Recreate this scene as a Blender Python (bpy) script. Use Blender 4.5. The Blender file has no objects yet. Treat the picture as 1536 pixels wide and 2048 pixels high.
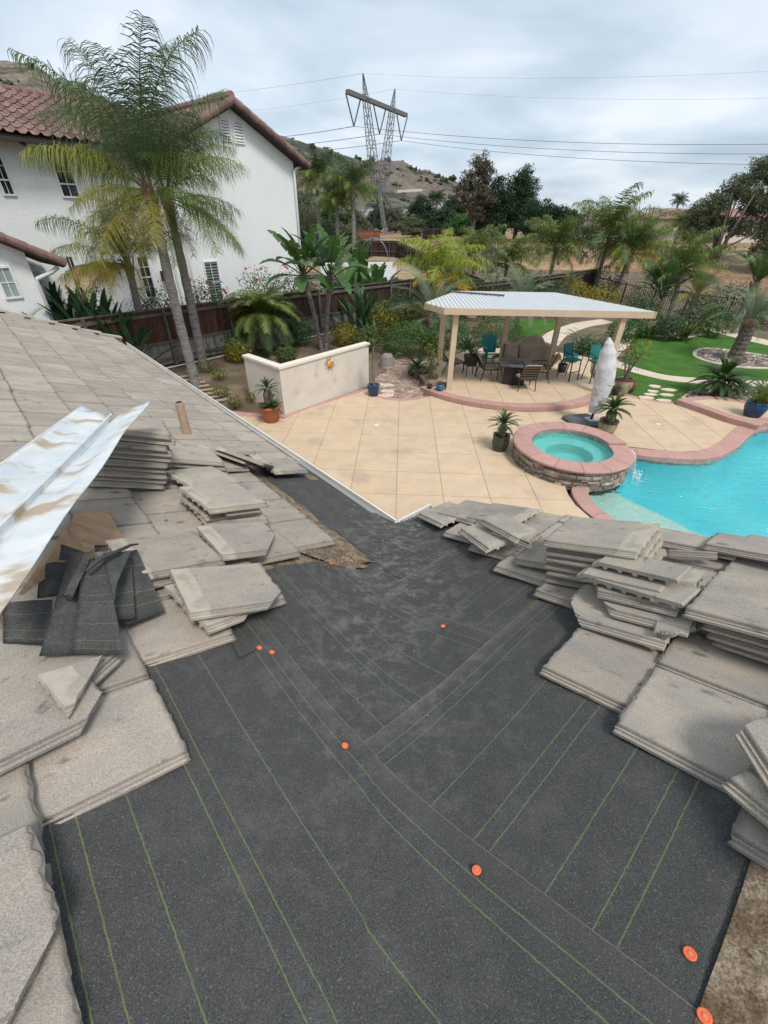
import bpy, bmesh, math, random
from mathutils import Vector, Matrix, noise
R = math.radians
random.seed(7)
S = bpy.context.scene
COL = S.collection

# ------------------------------------------------------------------ camera, sky, sun, exposure
FPX, PITCH, ROLL, HC = 855.0, R(34.73), R(1.07), 4.9
cp, sp, cr, sr = math.cos(PITCH), math.sin(PITCH), math.cos(ROLL), math.sin(ROLL)
r0, u0, fwd = Vector((1, 0, 0)), Vector((0, sp, cp)), Vector((0, cp, -sp))
CR, CU = cr*r0 + sr*u0, cr*u0 - sr*r0
EYE = Vector((0, 0, HC))
cam = bpy.data.cameras.new('camera')
co = bpy.data.objects.new('camera', cam); COL.objects.link(co)
cam.sensor_fit = 'HORIZONTAL'; cam.sensor_width = 36.0; cam.lens = 36.0*FPX/1536.0
cam.clip_start = 0.05; cam.clip_end = 6000
co.matrix_world = Matrix(((CR.x, CU.x, -fwd.x, 0), (CR.y, CU.y, -fwd.y, 0), (CR.z, CU.z, -fwd.z, HC), (0, 0, 0, 1)))
S.camera = co
W = bpy.data.worlds.new('World'); S.world = W; W.use_nodes = True
SUN_EL, SUN_AZ = R(58), R(150)          # azimuth clockwise from +Y

def build_world():
    nt = W.node_tree; N = nt.nodes; L = nt.links; N.clear()
    out = N.new('ShaderNodeOutputWorld'); bg = N.new('ShaderNodeBackground')
    sky = N.new('ShaderNodeTexSky'); sky.sky_type = 'NISHITA'; sky.sun_disc = False
    sky.sun_elevation = SUN_EL; sky.sun_rotation = SUN_AZ; sky.air_density = 1.0; sky.dust_density = 2.0
    tc = N.new('ShaderNodeTexCoord')
    sep = N.new('ShaderNodeSeparateXYZ'); L.new(tc.outputs['Generated'], sep.inputs[0])
    # project the view direction on a cloud deck so clouds flatten towards the horizon
    zc = N.new('ShaderNodeMath'); zc.operation = 'MAXIMUM'; zc.inputs[1].default_value = 0.0; L.new(sep.outputs['Z'], zc.inputs[0])
    za = N.new('ShaderNodeMath'); za.operation = 'ADD'; za.inputs[1].default_value = 0.16; L.new(zc.outputs[0], za.inputs[0])
    cmb = N.new('ShaderNodeCombineXYZ')
    for i, ax in enumerate('XY'):
        dv = N.new('ShaderNodeMath'); dv.operation = 'DIVIDE'; L.new(sep.outputs[ax], dv.inputs[0]); L.new(za.outputs[0], dv.inputs[1]); L.new(dv.outputs[0], cmb.inputs[i])
    n1 = N.new('ShaderNodeTexNoise'); n1.inputs['Scale'].default_value = 1.05; n1.inputs['Detail'].default_value = 4; n1.inputs['Roughness'].default_value = 0.48; n1.inputs['Distortion'].default_value = 0.35
    L.new(cmb.outputs[0], n1.inputs['Vector'])
    rmp = N.new('ShaderNodeValToRGB'); L.new(n1.outputs[0], rmp.inputs[0])
    e = rmp.color_ramp.elements
    e[0].position = 0.30; e[0].color = SKY_DARK
    e[1].position = 0.68; e[1].color = SKY_LIGHT
    m = rmp.color_ramp.elements.new(0.48); m.color = SKY_MID
    sc = N.new('ShaderNodeVectorMath'); sc.operation = 'SCALE'; sc.inputs['Scale'].default_value = 0.10; L.new(sky.outputs[0], sc.inputs[0])
    mix = N.new('ShaderNodeMix'); mix.data_type = 'RGBA'; mix.inputs[0].default_value = 0.88
    L.new(sc.outputs[0], mix.inputs[6]); L.new(rmp.outputs[0], mix.inputs[7])
    L.new(mix.outputs[2], bg.inputs[0]); bg.inputs[1].default_value = 1.0; L.new(bg.outputs[0], out.inputs[0])
SKY_DARK = (0.255, 0.312, 0.37, 1); SKY_MID = (0.355, 0.415, 0.475, 1); SKY_LIGHT = (0.50, 0.535, 0.57, 1)
build_world()
sl = bpy.data.lights.new('sun', 'SUN'); sl.energy = 1.5; sl.angle = R(14); sl.color = (1.0, 0.96, 0.90)
so = bpy.data.objects.new('sun', sl); COL.objects.link(so)
sdir = Vector((math.sin(SUN_AZ)*math.cos(SUN_EL), math.cos(SUN_AZ)*math.cos(SUN_EL), math.sin(SUN_EL)))
so.rotation_euler = (-sdir).to_track_quat('-Z', 'Y').to_euler(); so.location = (0, 0, 60)
S.view_settings.view_transform = 'Standard'; S.view_settings.look = 'None'; S.view_settings.gamma = 1.0
S.view_settings.use_curve_mapping = False; S.view_settings.exposure = 0.92
S.render.engine = 'CYCLES'
S.cycles.max_bounces = 7; S.cycles.transparent_max_bounces = 16; S.cycles.use_denoising = True

# ------------------------------------------------------------------ placing helpers
def ray(px):
    return CR*((px[0]-768)/FPX) + CU*(-(px[1]-1024)/FPX) + fwd
def G(px, z=0.0):
    d = ray(px); return EYE + d*((z-HC)/d.z)
def at(px, D):
    d = ray(px); return EYE + d*(D/d.y)
def V(*a): return Vector(a)
def sstep(a, b, x):
    t = min(1, max(0, (x-a)/(b-a))); return t*t*(3-2*t)

FA, FB = V(-9.0, 13.45, 0), V(1.1, 25.25, 0)
fd = (FB-FA).normalized(); fn = V(fd.y, -fd.x, 0)         # fn points to our side of the long fence
def gz(x, y):
    d = (V(x, y, 0)-FA).dot(fn)
    z = 0.5*min(1, max(0, 1-d/4.2))*min(1, max(0, 1-(x-0.5)/3.0))
    if d < 0: z *= min(1, max(0, 1-(-d-22)/25))
    z += 2.3*sstep(36, 58, y)*sstep(0, 14, x) + 0.9*sstep(60, 110, y)*(1-sstep(0, 14, x))
    if y > 170: z -= 2.5*sstep(170, 320, y)
    return z
def GZ(px):
    z = 0.0
    for _ in range(25):
        p = G(px, z); z = 0.5*z + 0.5*gz(p.x, p.y)
    return G(px, z)

# ------------------------------------------------------------------ mesh helpers
class MB:
    def __init__(s): s.v = []; s.f = []; s.uv = None
    def add(s, vs, fs):
        o = len(s.v); s.v += [Vector(q) for q in vs]; s.f += [tuple(i+o for i in f) for f in fs]; return s
    def box(s, c, size, rz=0.0, M=None):
        x, y, z = size[0]/2, size[1]/2, size[2]/2
        vs = [V(a, b, d) for d in (-z, z) for a, b in ((-x, -y), (x, -y), (x, y), (-x, y))]
        m = M if M is not None else Matrix.Rotation(rz, 3, 'Z')
        c = Vector(c)
        return s.add([c + m @ q for q in vs], [(3, 2, 1, 0), (4, 5, 6, 7), (0, 1, 5, 4), (1, 2, 6, 5), (2, 3, 7, 6), (3, 0, 4, 7)])
    def bar(s, a, b, w, h, up=(0, 0, 1)):
        a, b, up = Vector(a), Vector(b), Vector(up); d = (b-a); l = d.length
        if l < 1e-6: return s
        d /= l; x = d.cross(up)
        if x.length < 1e-4: x = d.cross(V(1, 0, 0))
        x.normalize(); y = x.cross(d)
        M = Matrix((x, d, y)).transposed()
        return s.box((a+b)/2, (w, l, h), M=M)
    def tube(s, pts, r, n=8, cap=True, seed=None):
        pts = [Vector(p) for p in pts]; k = len(pts)
        rs = r if isinstance(r, (list, tuple)) else [r]*k
        t0 = (pts[1]-pts[0]).normalized()
        nx = t0.cross(V(0, 0, 1)); nx = nx.normalized() if nx.length > 1e-3 else V(1, 0, 0)
        vs = []; fs = []
        for i, p in enumerate(pts):
            t = (pts[min(i+1, k-1)]-pts[max(i-1, 0)]).normalized()
            nx = (nx - t*nx.dot(t)).normalized(); ny = t.cross(nx)
            for j in range(n):
                a = 2*math.pi*j/n
                vs.append(p + (nx*math.cos(a)+ny*math.sin(a))*rs[i])
        for i in range(k-1):
            for j in range(n):
                fs.append((i*n+j, i*n+(j+1) % n, (i+1)*n+(j+1) % n, (i+1)*n+j))
        if cap: fs += [tuple(range(n))[::-1], tuple((k-1)*n+j for j in range(n))]
        return s.add(vs, fs)
    def lathe(s, prof, n=24, c=(0, 0, 0), a0=0.0, a1=2*math.pi, close=True):
        c = Vector(c); vs = []; fs = []; k = len(prof); full = close
        m = n if full else n+1
        for j in range(m):
            a = a0+(a1-a0)*j/n
            for (r, z) in prof: vs.append(c+V(r*math.cos(a), r*math.sin(a), z))
        for j in range(n):
            j2 = (j+1) % m
            for i in range(k-1): fs.append((j*k+i, j2*k+i, j2*k+i+1, j*k+i+1))
        return s.add(vs, fs)
    def prism(s, poly, z0, z1):
        n = len(poly)
        vs = [V(p[0], p[1], z0) for p in poly]+[V(p[0], p[1], z1) for p in poly]
        fs = [tuple(range(n))[::-1], tuple(range(n, 2*n))]+[(i, (i+1) % n, n+(i+1) % n, n+i) for i in range(n)]
        return s.add(vs, fs)
    def sheet(s, grid):
        nr, nc = len(grid), len(grid[0])
        return s.add([p for row in grid for p in row], [(i*nc+j, i*nc+j+1, (i+1)*nc+j+1, (i+1)*nc+j) for i in range(nr-1) for j in range(nc-1)])
    def xf(s, M):
        s.v = [M @ q for q in s.v]; return s
    def mesh(s, name, mat, smooth=False, org=None, fix=False):
        me = bpy.data.meshes.new(name)
        vs = s.v if org is None else [q-org for q in s.v]
        me.from_pydata([tuple(q) for q in vs], [], s.f)
        if mat: me.materials.append(mat)
        if fix:
            bm = bmesh.new(); bm.from_mesh(me); bmesh.ops.triangulate(bm, faces=[f for f in bm.faces if len(f.verts) > 4])
            bmesh.ops.recalc_face_normals(bm, faces=bm.faces); bm.to_mesh(me); bm.free()
        if smooth:
            me.polygons.foreach_set('use_smooth', [True]*len(me.polygons))
        me.update(); return me
def link(name, me, parent=None, M=None, **props):
    o = bpy.data.objects.new(name, me); COL.objects.link(o)
    if parent is not None: o.parent = parent
    if M is not None: o.matrix_local = M
    for k, v in props.items():
        if v is not None: o[k] = v
    return o
def part(name, mb, mat, parent, smooth=False, fix=False, **props):
    """geometry given in world coordinates, child of an unrotated root"""
    org = V(0, 0, 0); p = parent
    while p is not None: org = org + p.location; p = p.parent
    return link(name, mb.mesh(name, mat, smooth, org, fix), parent, None, **props)
def lpart(name, mb, mat, parent, smooth=False, fix=False, **props):
    return link(name, mb.mesh(name, mat, smooth, None, fix), parent, None, **props)
def thing(name, label, cat, loc=(0, 0, 0), rz=0.0, group=None):
    o = bpy.data.objects.new(name, None); COL.objects.link(o); o.empty_display_size = 0.1
    o.location = loc; o.rotation_euler = (0, 0, rz); o['label'] = label; o['category'] = cat
    if group: o['group'] = group
    return o
def single(name, mb, mat, label, cat, loc=(0, 0, 0), group=None, smooth=False, fix=False):
    """a thing that is one mesh, world coordinates, origin at loc"""
    loc = Vector(loc)
    o = link(name, mb.mesh(name, mat, smooth, loc, fix), None, None, label=label, category=cat, group=group); o.location = loc
    return o
def struct(name, mb, mat, smooth=False, fix=False, parent=None):
    if parent is not None: return part(name, mb, mat, parent, smooth, fix)
    return link(name, mb.mesh(name, mat, smooth, None, fix), None, None, kind='structure')
def shadow_root(name):
    o = bpy.data.objects.new(name, None); COL.objects.link(o); o['kind'] = 'structure'; return o
def relabel(o, label): o['label'] = label; return o

# ------------------------------------------------------------------ materials
MATS = {}
def mat(name, col, col2=None, scale=4.0, lo=0.35, hi=0.65, rough=0.85, spec=0.3, metal=0.0, bump=0.0, bscale=60.0, speck=0.0, sscale=120.0,
        rnd=0.0, hrnd=0.0, stretch=(1, 1, 1), col3=None, s3=1.0, lo3=0.55, hi3=0.7, jitter=True, detail=5.0, sheen=0.0, trans=0.0, coord='Object'):
    m = bpy.data.materials.new(name); m.use_nodes = True; nt = m.node_tree; N = nt.nodes; L = nt.links
    b = N['Principled BSDF']; b.inputs['Roughness'].default_value = rough; b.inputs['Specular IOR Level'].default_value = spec; b.inputs['Metallic'].default_value = metal
    tc = N.new('ShaderNodeTexCoord'); oi = N.new('ShaderNodeObjectInfo')
    vec = tc.outputs[coord]
    if jitter:
        ms = N.new('ShaderNodeMath'); ms.operation = 'MULTIPLY'; ms.inputs[1].default_value = 37.0; L.new(oi.outputs['Random'], ms.inputs[0])
        ad = N.new('ShaderNodeVectorMath'); ad.operation = 'ADD'; L.new(vec, ad.inputs[0]); L.new(ms.outputs[0], ad.inputs[1]); vec = ad.outputs[0]
    mp = N.new('ShaderNodeMapping'); mp.inputs['Scale'].default_value = stretch; L.new(vec, mp.inputs[0]); vec = mp.outputs[0]
    def noise_(sc, dt=detail, rg=0.55):
        n = N.new('ShaderNodeTexNoise'); n.inputs['Scale'].default_value = sc; n.inputs['Detail'].default_value = dt; n.inputs['Roughness'].default_value = rg; L.new(vec, n.inputs['Vector']); return n.outputs[0]
    def ramp(src, a, c):
        r = N.new('ShaderNodeMapRange'); r.inputs[1].default_value = a; r.inputs[2].default_value = c; r.interpolation_type = 'SMOOTHSTEP'; L.new(src, r.inputs[0]); return r.outputs[0]
    def mixc(fac, a, c):
        x = N.new('ShaderNodeMix'); x.data_type = 'RGBA'
        if hasattr(fac, 'is_linked'): L.new(fac, x.inputs[0])
        else: x.inputs[0].default_value = fac
        for s_, i in ((a, 6), (c, 7)):
            if hasattr(s_, 'is_linked'): L.new(s_, x.inputs[i])
            else: x.inputs[i].default_value = (*s_[:3], 1)
        return x.outputs[2]
    c = col
    if col2 is not None: c = mixc(ramp(noise_(scale), lo, hi), col, col2)
    if col3 is not None: c = mixc(ramp(noise_(s3), lo3, hi3), c, col3)
    if speck > 0:
        sp_ = ramp(noise_(sscale, 2, 0.6), 0.35, 0.65)
        mul = N.new('ShaderNodeMapRange'); mul.inputs[3].default_value = 1-speck; mul.inputs[4].default_value = 1+speck; L.new(sp_, mul.inputs[0])
        x = N.new('ShaderNodeVectorMath'); x.operation = 'SCALE'
        if hasattr(c, 'is_linked'): L.new(c, x.inputs[0])
        else: x.inputs[0].default_value = c[:3]
        L.new(mul.outputs[0], x.inputs['Scale']); c = x.outputs[0]
    if rnd > 0 or hrnd > 0:
        h = N.new('ShaderNodeHueSaturation')
        if hasattr(c, 'is_linked'): L.new(c, h.inputs['Color'])
        else: h.inputs['Color'].default_value = (*c[:3], 1)
        mv = N.new('ShaderNodeMapRange'); mv.inputs[3].default_value = 1-rnd; mv.inputs[4].default_value = 1+rnd; L.new(oi.outputs['Random'], mv.inputs[0]); L.new(mv.outputs[0], h.inputs['Value'])
        if hrnd > 0:
            wn = N.new('ShaderNodeTexWhiteNoise'); wn.noise_dimensions = '1D'; L.new(oi.outputs['Random'], wn.inputs['W'])
            mh = N.new('ShaderNodeMapRange'); mh.inputs[3].default_value = 0.5-hrnd; mh.inputs[4].default_value = 0.5+hrnd; L.new(wn.outputs[0], mh.inputs[0]); L.new(mh.outputs[0], h.inputs['Hue'])
        c = h.outputs[0]
    if hasattr(c, 'is_linked'): L.new(c, b.inputs['Base Color'])
    else: b.inputs['Base Color'].default_value = (*c[:3], 1)
    if bump > 0:
        bp = N.new('ShaderNodeBump'); bp.inputs['Strength'].default_value = bump; bp.inputs['Distance'].default_value = 0.02
        L.new(noise_(bscale, 4, 0.6), bp.inputs['Height']); L.new(bp.outputs[0], b.inputs['Normal'])
    if sheen: b.inputs['Sheen Weight'].default_value = sheen
    if trans: b.inputs['Transmission Weight'].default_value = trans
    MATS[name] = m; m['_c'] = 1
    return m
def nodes_of(m): return m.node_tree.nodes, m.node_tree.links, m.node_tree.nodes['Principled BSDF']
def leafmat(name, col, col2, rnd=0.15, rough=0.55, hrnd=0.015, scale=3.0, tl=0.25):
    m = mat(name, col, col2, scale=scale, rough=rough, spec=0.35, rnd=rnd, hrnd=hrnd)
    N, L, b = nodes_of(m); src = b.inputs['Base Color'].links[0].from_socket
    t = N.new('ShaderNodeBsdfTranslucent'); L.new(src, t.inputs[0]); x = N.new('ShaderNodeMixShader'); x.inputs[0].default_value = tl
    L.new(b.outputs[0], x.inputs[1]); L.new(t.outputs[0], x.inputs[2]); L.new(x.outputs[0], N['Material Output'].inputs[0])
    return m

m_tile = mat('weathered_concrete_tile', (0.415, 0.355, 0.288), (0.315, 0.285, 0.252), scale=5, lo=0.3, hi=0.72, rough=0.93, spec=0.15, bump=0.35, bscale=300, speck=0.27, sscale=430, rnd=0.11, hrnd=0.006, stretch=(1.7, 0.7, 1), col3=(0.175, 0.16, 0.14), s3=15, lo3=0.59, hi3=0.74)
def tile_band():
    N, L, b = nodes_of(m_tile); src = b.inputs['Base Color'].links[0].from_socket
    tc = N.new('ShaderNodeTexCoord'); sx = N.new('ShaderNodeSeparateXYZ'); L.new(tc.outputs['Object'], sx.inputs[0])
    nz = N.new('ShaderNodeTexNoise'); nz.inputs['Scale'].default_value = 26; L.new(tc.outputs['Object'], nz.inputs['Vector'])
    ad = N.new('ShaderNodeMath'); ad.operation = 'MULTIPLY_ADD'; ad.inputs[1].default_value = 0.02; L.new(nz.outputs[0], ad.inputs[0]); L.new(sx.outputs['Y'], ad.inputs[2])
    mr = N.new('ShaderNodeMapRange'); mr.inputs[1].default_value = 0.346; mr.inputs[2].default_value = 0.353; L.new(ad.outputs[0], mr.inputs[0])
    n2 = N.new('ShaderNodeTexNoise'); n2.inputs['Scale'].default_value = 17; n2.inputs['Detail'].default_value = 6; L.new(tc.outputs['Object'], n2.inputs['Vector'])
    rp = N.new('ShaderNodeValToRGB'); L.new(n2.outputs[0], rp.inputs[0]); rp.color_ramp.elements[0].position = 0.36; rp.color_ramp.elements[0].color = (0.36, 0.322, 0.255, 1); rp.color_ramp.elements[1].position = 0.56; rp.color_ramp.elements[1].color = (0.475, 0.425, 0.35, 1)
    x = N.new('ShaderNodeMix'); x.data_type = 'RGBA'; L.new(mr.outputs[0], x.inputs[0]); L.new(src, x.inputs[6]); L.new(rp.outputs[0], x.inputs[7]); 
    # colour mixed darker along the lower (butt) edge
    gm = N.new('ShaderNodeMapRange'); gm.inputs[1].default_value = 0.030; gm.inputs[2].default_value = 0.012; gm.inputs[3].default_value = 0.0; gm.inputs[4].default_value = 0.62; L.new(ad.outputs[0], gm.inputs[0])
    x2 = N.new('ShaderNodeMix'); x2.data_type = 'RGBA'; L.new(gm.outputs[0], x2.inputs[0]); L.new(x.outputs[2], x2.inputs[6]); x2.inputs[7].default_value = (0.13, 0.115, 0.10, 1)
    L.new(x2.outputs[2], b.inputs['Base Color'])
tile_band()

def felt_mat(name, lines=True):
    m = mat(name, (0.050, 0.050, 0.049), (0.082, 0.081, 0.079), scale=330, lo=0.34, hi=0.68, rough=0.92, spec=0.12, bump=0.2, bscale=420, speck=0.38, sscale=640, jitter=False, col3=(0.135, 0.133, 0.125), s3=210, lo3=0.56, hi3=0.72, detail=3)
    N, L, b = nodes_of(m); src = b.inputs['Base Color'].links[0].from_socket
    uv = N.new('ShaderNodeUVMap'); sx = N.new('ShaderNodeSeparateXYZ'); L.new(uv.outputs[0], sx.inputs[0])
    tc = N.new('ShaderNodeTexCoord')
    # fine scuffs of pale dust
    ns = N.new('ShaderNodeTexNoise'); ns.inputs['Scale'].default_value = 12; ns.inputs['Detail'].default_value = 11; ns.inputs['Roughness'].default_value = 0.74; ns.inputs['Distortion'].default_value = 0.35; L.new(tc.outputs['Object'], ns.inputs['Vector'])
    mr = N.new('ShaderNodeMapRange'); mr.inputs[1].default_value = 0.47; mr.inputs[2].default_value = 0.76; mr.inputs[4].default_value = 0.70; L.new(ns.outputs[0], mr.inputs[0])
    at_ = N.new('ShaderNodeAttribute'); at_.attribute_name = 'dust'
    du = N.new('ShaderNodeMath'); du.operation = 'MULTIPLY'; L.new(mr.outputs[0], du.inputs[0]); L.new(at_.outputs['Fac'], du.inputs[1])
    x0 = N.new('ShaderNodeMix'); x0.data_type = 'RGBA'; L.new(du.outputs[0], x0.inputs[0]); L.new(src, x0.inputs[6]); x0.inputs[7].default_value = (0.34, 0.32, 0.29, 1); src = x0.outputs[2]
    if lines:
        nz = N.new('ShaderNodeTexNoise'); nz.inputs['Scale'].default_value = 55; nz.inputs['Detail'].default_value = 4; L.new(tc.outputs['Object'], nz.inputs['Vector'])
        wob = N.new('ShaderNodeMath'); wob.operation = 'MULTIPLY_ADD'; wob.inputs[1].default_value = 0.0045; L.new(nz.outputs[0], wob.inputs[0]); L.new(sx.outputs['Y'], wob.inputs[2])
        acc = None
        for w in (0.072, 0.122, 0.33, 0.485, 0.535, 0.69, 0.80, 0.85):
            sb = N.new('ShaderNodeMath'); sb.operation = 'COMPARE'; sb.inputs[1].default_value = w+0.00225; sb.inputs[2].default_value = 0.0017; L.new(wob.outputs[0], sb.inputs[0])
            if acc is None: acc = sb.outputs[0]
            else:
                mx = N.new('ShaderNodeMath'); mx.operation = 'MAXIMUM'; L.new(acc, mx.inputs[0]); L.new(sb.outputs[0], mx.inputs[1]); acc = mx.outputs[0]
        wr = N.new('ShaderNodeTexNoise'); wr.inputs['Scale'].default_value = 40; wr.inputs['Detail'].default_value = 10; wr.inputs['Roughness'].default_value = 0.85; L.new(tc.outputs['Object'], wr.inputs['Vector'])
        wm = N.new('ShaderNodeMapRange'); wm.inputs[1].default_value = 0.34; wm.inputs[2].default_value = 0.56; wm.inputs[3].default_value = 0.28; wm.inputs[4].default_value = 0.75; L.new(wr.outputs[0], wm.inputs[0])
        fm = N.new('ShaderNodeMath'); fm.operation = 'MULTIPLY'; L.new(acc, fm.inputs[0]); L.new(wm.outputs[0], fm.inputs[1])
        x = N.new('ShaderNodeMix'); x.data_type = 'RGBA'; L.new(fm.outputs[0], x.inputs[0]); L.new(src, x.inputs[6]); x.inputs[7].default_value = (0.175, 0.20, 0.075, 1); src = x.outputs[2]
        # worn dusty band and pale cut edge along the lap
        eb = N.new('ShaderNodeMapRange'); eb.inputs[1].default_value = 0.075; eb.inputs[2].default_value = 0.0; eb.inputs[3].default_value = 0.0; eb.inputs[4].default_value = 0.20; L.new(wob.outputs[0], eb.inputs[0])
        x2 = N.new('ShaderNodeMix'); x2.data_type = 'RGBA'; L.new(eb.outputs[0], x2.inputs[0]); L.new(src, x2.inputs[6]); x2.inputs[7].default_value = (0.13, 0.12, 0.10, 1); src = x2.outputs[2]
        ee = N.new('ShaderNodeMath'); ee.operation = 'LESS_THAN'; ee.inputs[1].default_value = 0.0052; L.new(wob.outputs[0], ee.inputs[0])
        em = N.new('ShaderNodeMath'); em.operation = 'MULTIPLY'; em.inputs[1].default_value = 0.45; L.new(ee.outputs[0], em.inputs[0])
        x3 = N.new('ShaderNodeMix'); x3.data_type = 'RGBA'; L.new(em.outputs[0], x3.inputs[0]); L.new(src, x3.inputs[6]); x3.inputs[7].default_value = (0.22, 0.21, 0.19, 1); src = x3.outputs[2]
    L.new(src, b.inputs['Base Color'])
    return m
m_felt = felt_mat('roofing_felt')
m_deck = mat('dirty_roof_deck', (0.13, 0.085, 0.05), (0.26, 0.20, 0.14), scale=16, rough=0.95, bump=0.6, bscale=50, speck=0.3, sscale=160, col3=(0.34, 0.30, 0.25), s3=7)
m_debris = mat('debris_crumbs', (0.14, 0.10, 0.065), (0.27, 0.22, 0.17), scale=30, rough=0.95, rnd=0.1)
m_flash = mat('galvanised_flashing', (0.50, 0.545, 0.575), (0.62, 0.63, 0.62), scale=5, rough=0.7, spec=0.2, metal=0.0, col3=(0.40, 0.32, 0.24), s3=7.5, lo3=0.50, hi3=0.68, stretch=(1, 1, 1), bump=0.2, bscale=12, detail=14, jitter=False)
for n_ in m_flash.node_tree.nodes:
    if n_.type == 'MAPPING': n_.vector_type = 'TEXTURE'; n_.inputs['Rotation'].default_value = (0, 0, R(38)); n_.inputs['Scale'].default_value = (1.5, 0.7, 1)
m_ply = mat('plywood_brown', (0.38, 0.24, 0.14), (0.45, 0.31, 0.20), scale=3, rough=0.75, stretch=(1, 6, 1), col3=(0.25, 0.15, 0.09), s3=2)
m_white = mat('white_gutter_paint', (0.74, 0.73, 0.69), (0.68, 0.66, 0.61), scale=6, rough=0.5, bump=0.02)
m_fascia = mat('fascia_paint', (0.55, 0.47, 0.36), rough=0.7)
m_stucco_own = mat('cream_stucco', (0.62, 0.52, 0.40), (0.57, 0.48, 0.37), scale=2, rough=0.9, bump=0.3, bscale=120)
m_orange = mat('orange_plastic', (0.80, 0.155, 0.06), rough=0.45, rnd=0.08)
m_nailhead = mat('nail_steel', (0.55, 0.42, 0.36), rough=0.4, metal=0.5)
m_pipe = mat('tan_pipe', (0.44, 0.31, 0.22), (0.38, 0.26, 0.18), scale=20, rough=0.6)
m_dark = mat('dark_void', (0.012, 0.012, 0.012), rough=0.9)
# ================================================================== OUR HOUSE: two roof planes meeting in a valley
def hd(deg): return V(math.sin(R(deg)), math.cos(R(deg)), 0)
RC = V(0.114, 2.944, 2.70); PT = 0.4; SL = math.sqrt(1+PT*PT)
CL, CRR = hd(-42), hd(48)
def frame(c, up):
    u = (up+V(0, 0, PT))/SL; n = c.cross(u)
    if n.z < 0: n = -n
    return c, u, n
PL, PR = frame(CL, -CRR), frame(CRR, -CL)
def rp(P, a, b, h=0.0): return RC + P[0]*a + P[1]*b + P[2]*h
def onp(P, px, h=0.0):
    d = ray(px); o = RC + P[2]*h; t = (o-EYE).dot(P[2])/d.dot(P[2]); q = EYE + d*t - o
    return q.dot(P[0]), q.dot(P[1])
house = thing('house', 'low cream house whose tiled roof is half stripped to black felt in the foreground', 'house', (RC.x, RC.y, 0))
A0, A1, BM = -3.9, 8.3, 4.0
AR1 = 0.52
# deck slabs
mb = MB()
vl = [(-BM/SL*1.0, BM)]
def deck(P, a1, aw):
    bm_ = BM
    tv = bm_/SL
    poly = [(0, 0), (a1, 0), (a1, bm_), (-tv, bm_)]
    top = [rp(P, a, b, 0) for a, b in poly]; bot = [rp(P, a, b, -0.04) for a, b in poly]
    n = len(poly)
    mb.add(top+bot, [tuple(range(n)), tuple(range(n, 2*n))[::-1]]+[(i, n+i, n+(i+1) % n, (i+1) % n) for i in range(n)])
deck(PL, A1-0.02, 0); deck(PR, AR1-0.02, 0)
roof_deck = part('roof_deck', mb, m_deck, house, fix=True)
# walls under the eaves
mb = MB()
e = 0.45
def wallp(pts, z0, z1): mb.prism([(p.x, p.y) for p in pts], z0, z1)
q = RC - CL*0 
wl = [RC + CL*a - CRR*b for a, b in ((A1-0.4, e), (A1-0.4, 3.6), (-3.2, 3.6), (-e, e))]
wr = [RC + CRR*a - CL*b for a, b in ((AR1-0.3, e), (AR1-0.3, 3.6), (-3.2, 3.6), (-e, e))]
wallp(wl, 0, 2.62); wallp(wr, 0, 2.60)
part('wall', mb, m_stucco_own, house, fix=True)
# gable infill triangles and rafters ends
for P, a, t in ((PL, A1-0.4, 1), (PR, AR1-0.3, 1)):
    mb = MB()
    p0 = rp(P, a, e*SL, -0.04); p1 = rp(P, a, 3.6*SL, -0.04); p2 = V(p1.x, p1.y, 2.6)
    p0.z = min(p0.z, 2.9)
    off = P[0]*(-0.1)
    mb.add([p0, p1, p2, p0+off, p1+off, p2+off], [(0, 1, 2), (5, 4, 3), (0, 3, 4, 1), (1, 4, 5, 2), (2, 5, 3, 0)])
    part('gable_wall', mb, m_stucco_own, house, fix=True)
# fascia and gutters
def swept(P, prof, a0, a1, n=1):
    """profile (out, z) swept along the eave; out is measured away from the roof"""
    o = -(P[1]*SL); o.z = 0; o.normalize(); m_ = MB(); k = len(prof)
    vs = [RC + P[0]*a + o*x + V(0, 0, z) for a in (a0, a1) for x, z in prof]
    return m_.add(vs, [(i, (i+1) % k, k+(i+1) % k, k+i) for i in range(k)]+[tuple(range(k))[::-1], tuple(range(k, 2*k))])
gprof = [(0.004, -0.045), (0.004, -0.14), (0.070, -0.14), (0.094, -0.075), (0.094, -0.034), (0.100, -0.034), (0.100, -0.026), (0.086, -0.026), (0.086, -0.072), (0.064, -0.132), (0.012, -0.132), (0.012, -0.045)]
g1 = part('gutter', swept(PL, gprof, -0.097, A1, 1), m_white, house, fix=True)
g2 = part('gutter', swept(PR, gprof, -0.097, AR1, 1), m_white, house, fix=True)
part('fascia', swept(PL, [(0, -0.035), (0, -0.18), (-0.03, -0.18), (-0.03, -0.035)], 0, A1), m_fascia, house, fix=True)
part('fascia', swept(PR, [(0, -0.035), (0, -0.18), (-0.03, -0.18), (-0.03, -0.035)], 0, AR1), m_fascia, house, fix=True)
m_drip = mat('grey_drip_metal', (0.30, 0.33, 0.36), (0.36, 0.30, 0.24), scale=7, rough=0.5, metal=0.3)
# metal drip edges bent over the eaves
part('drip_edge', swept(PL, [(0.006, 0.012), (0.006, -0.04), (0.002, -0.04), (0.002, 0.006), (-0.05, 0.026), (-0.05, 0.030)], 0.02, 1.55), m_drip, house, fix=True)
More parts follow.
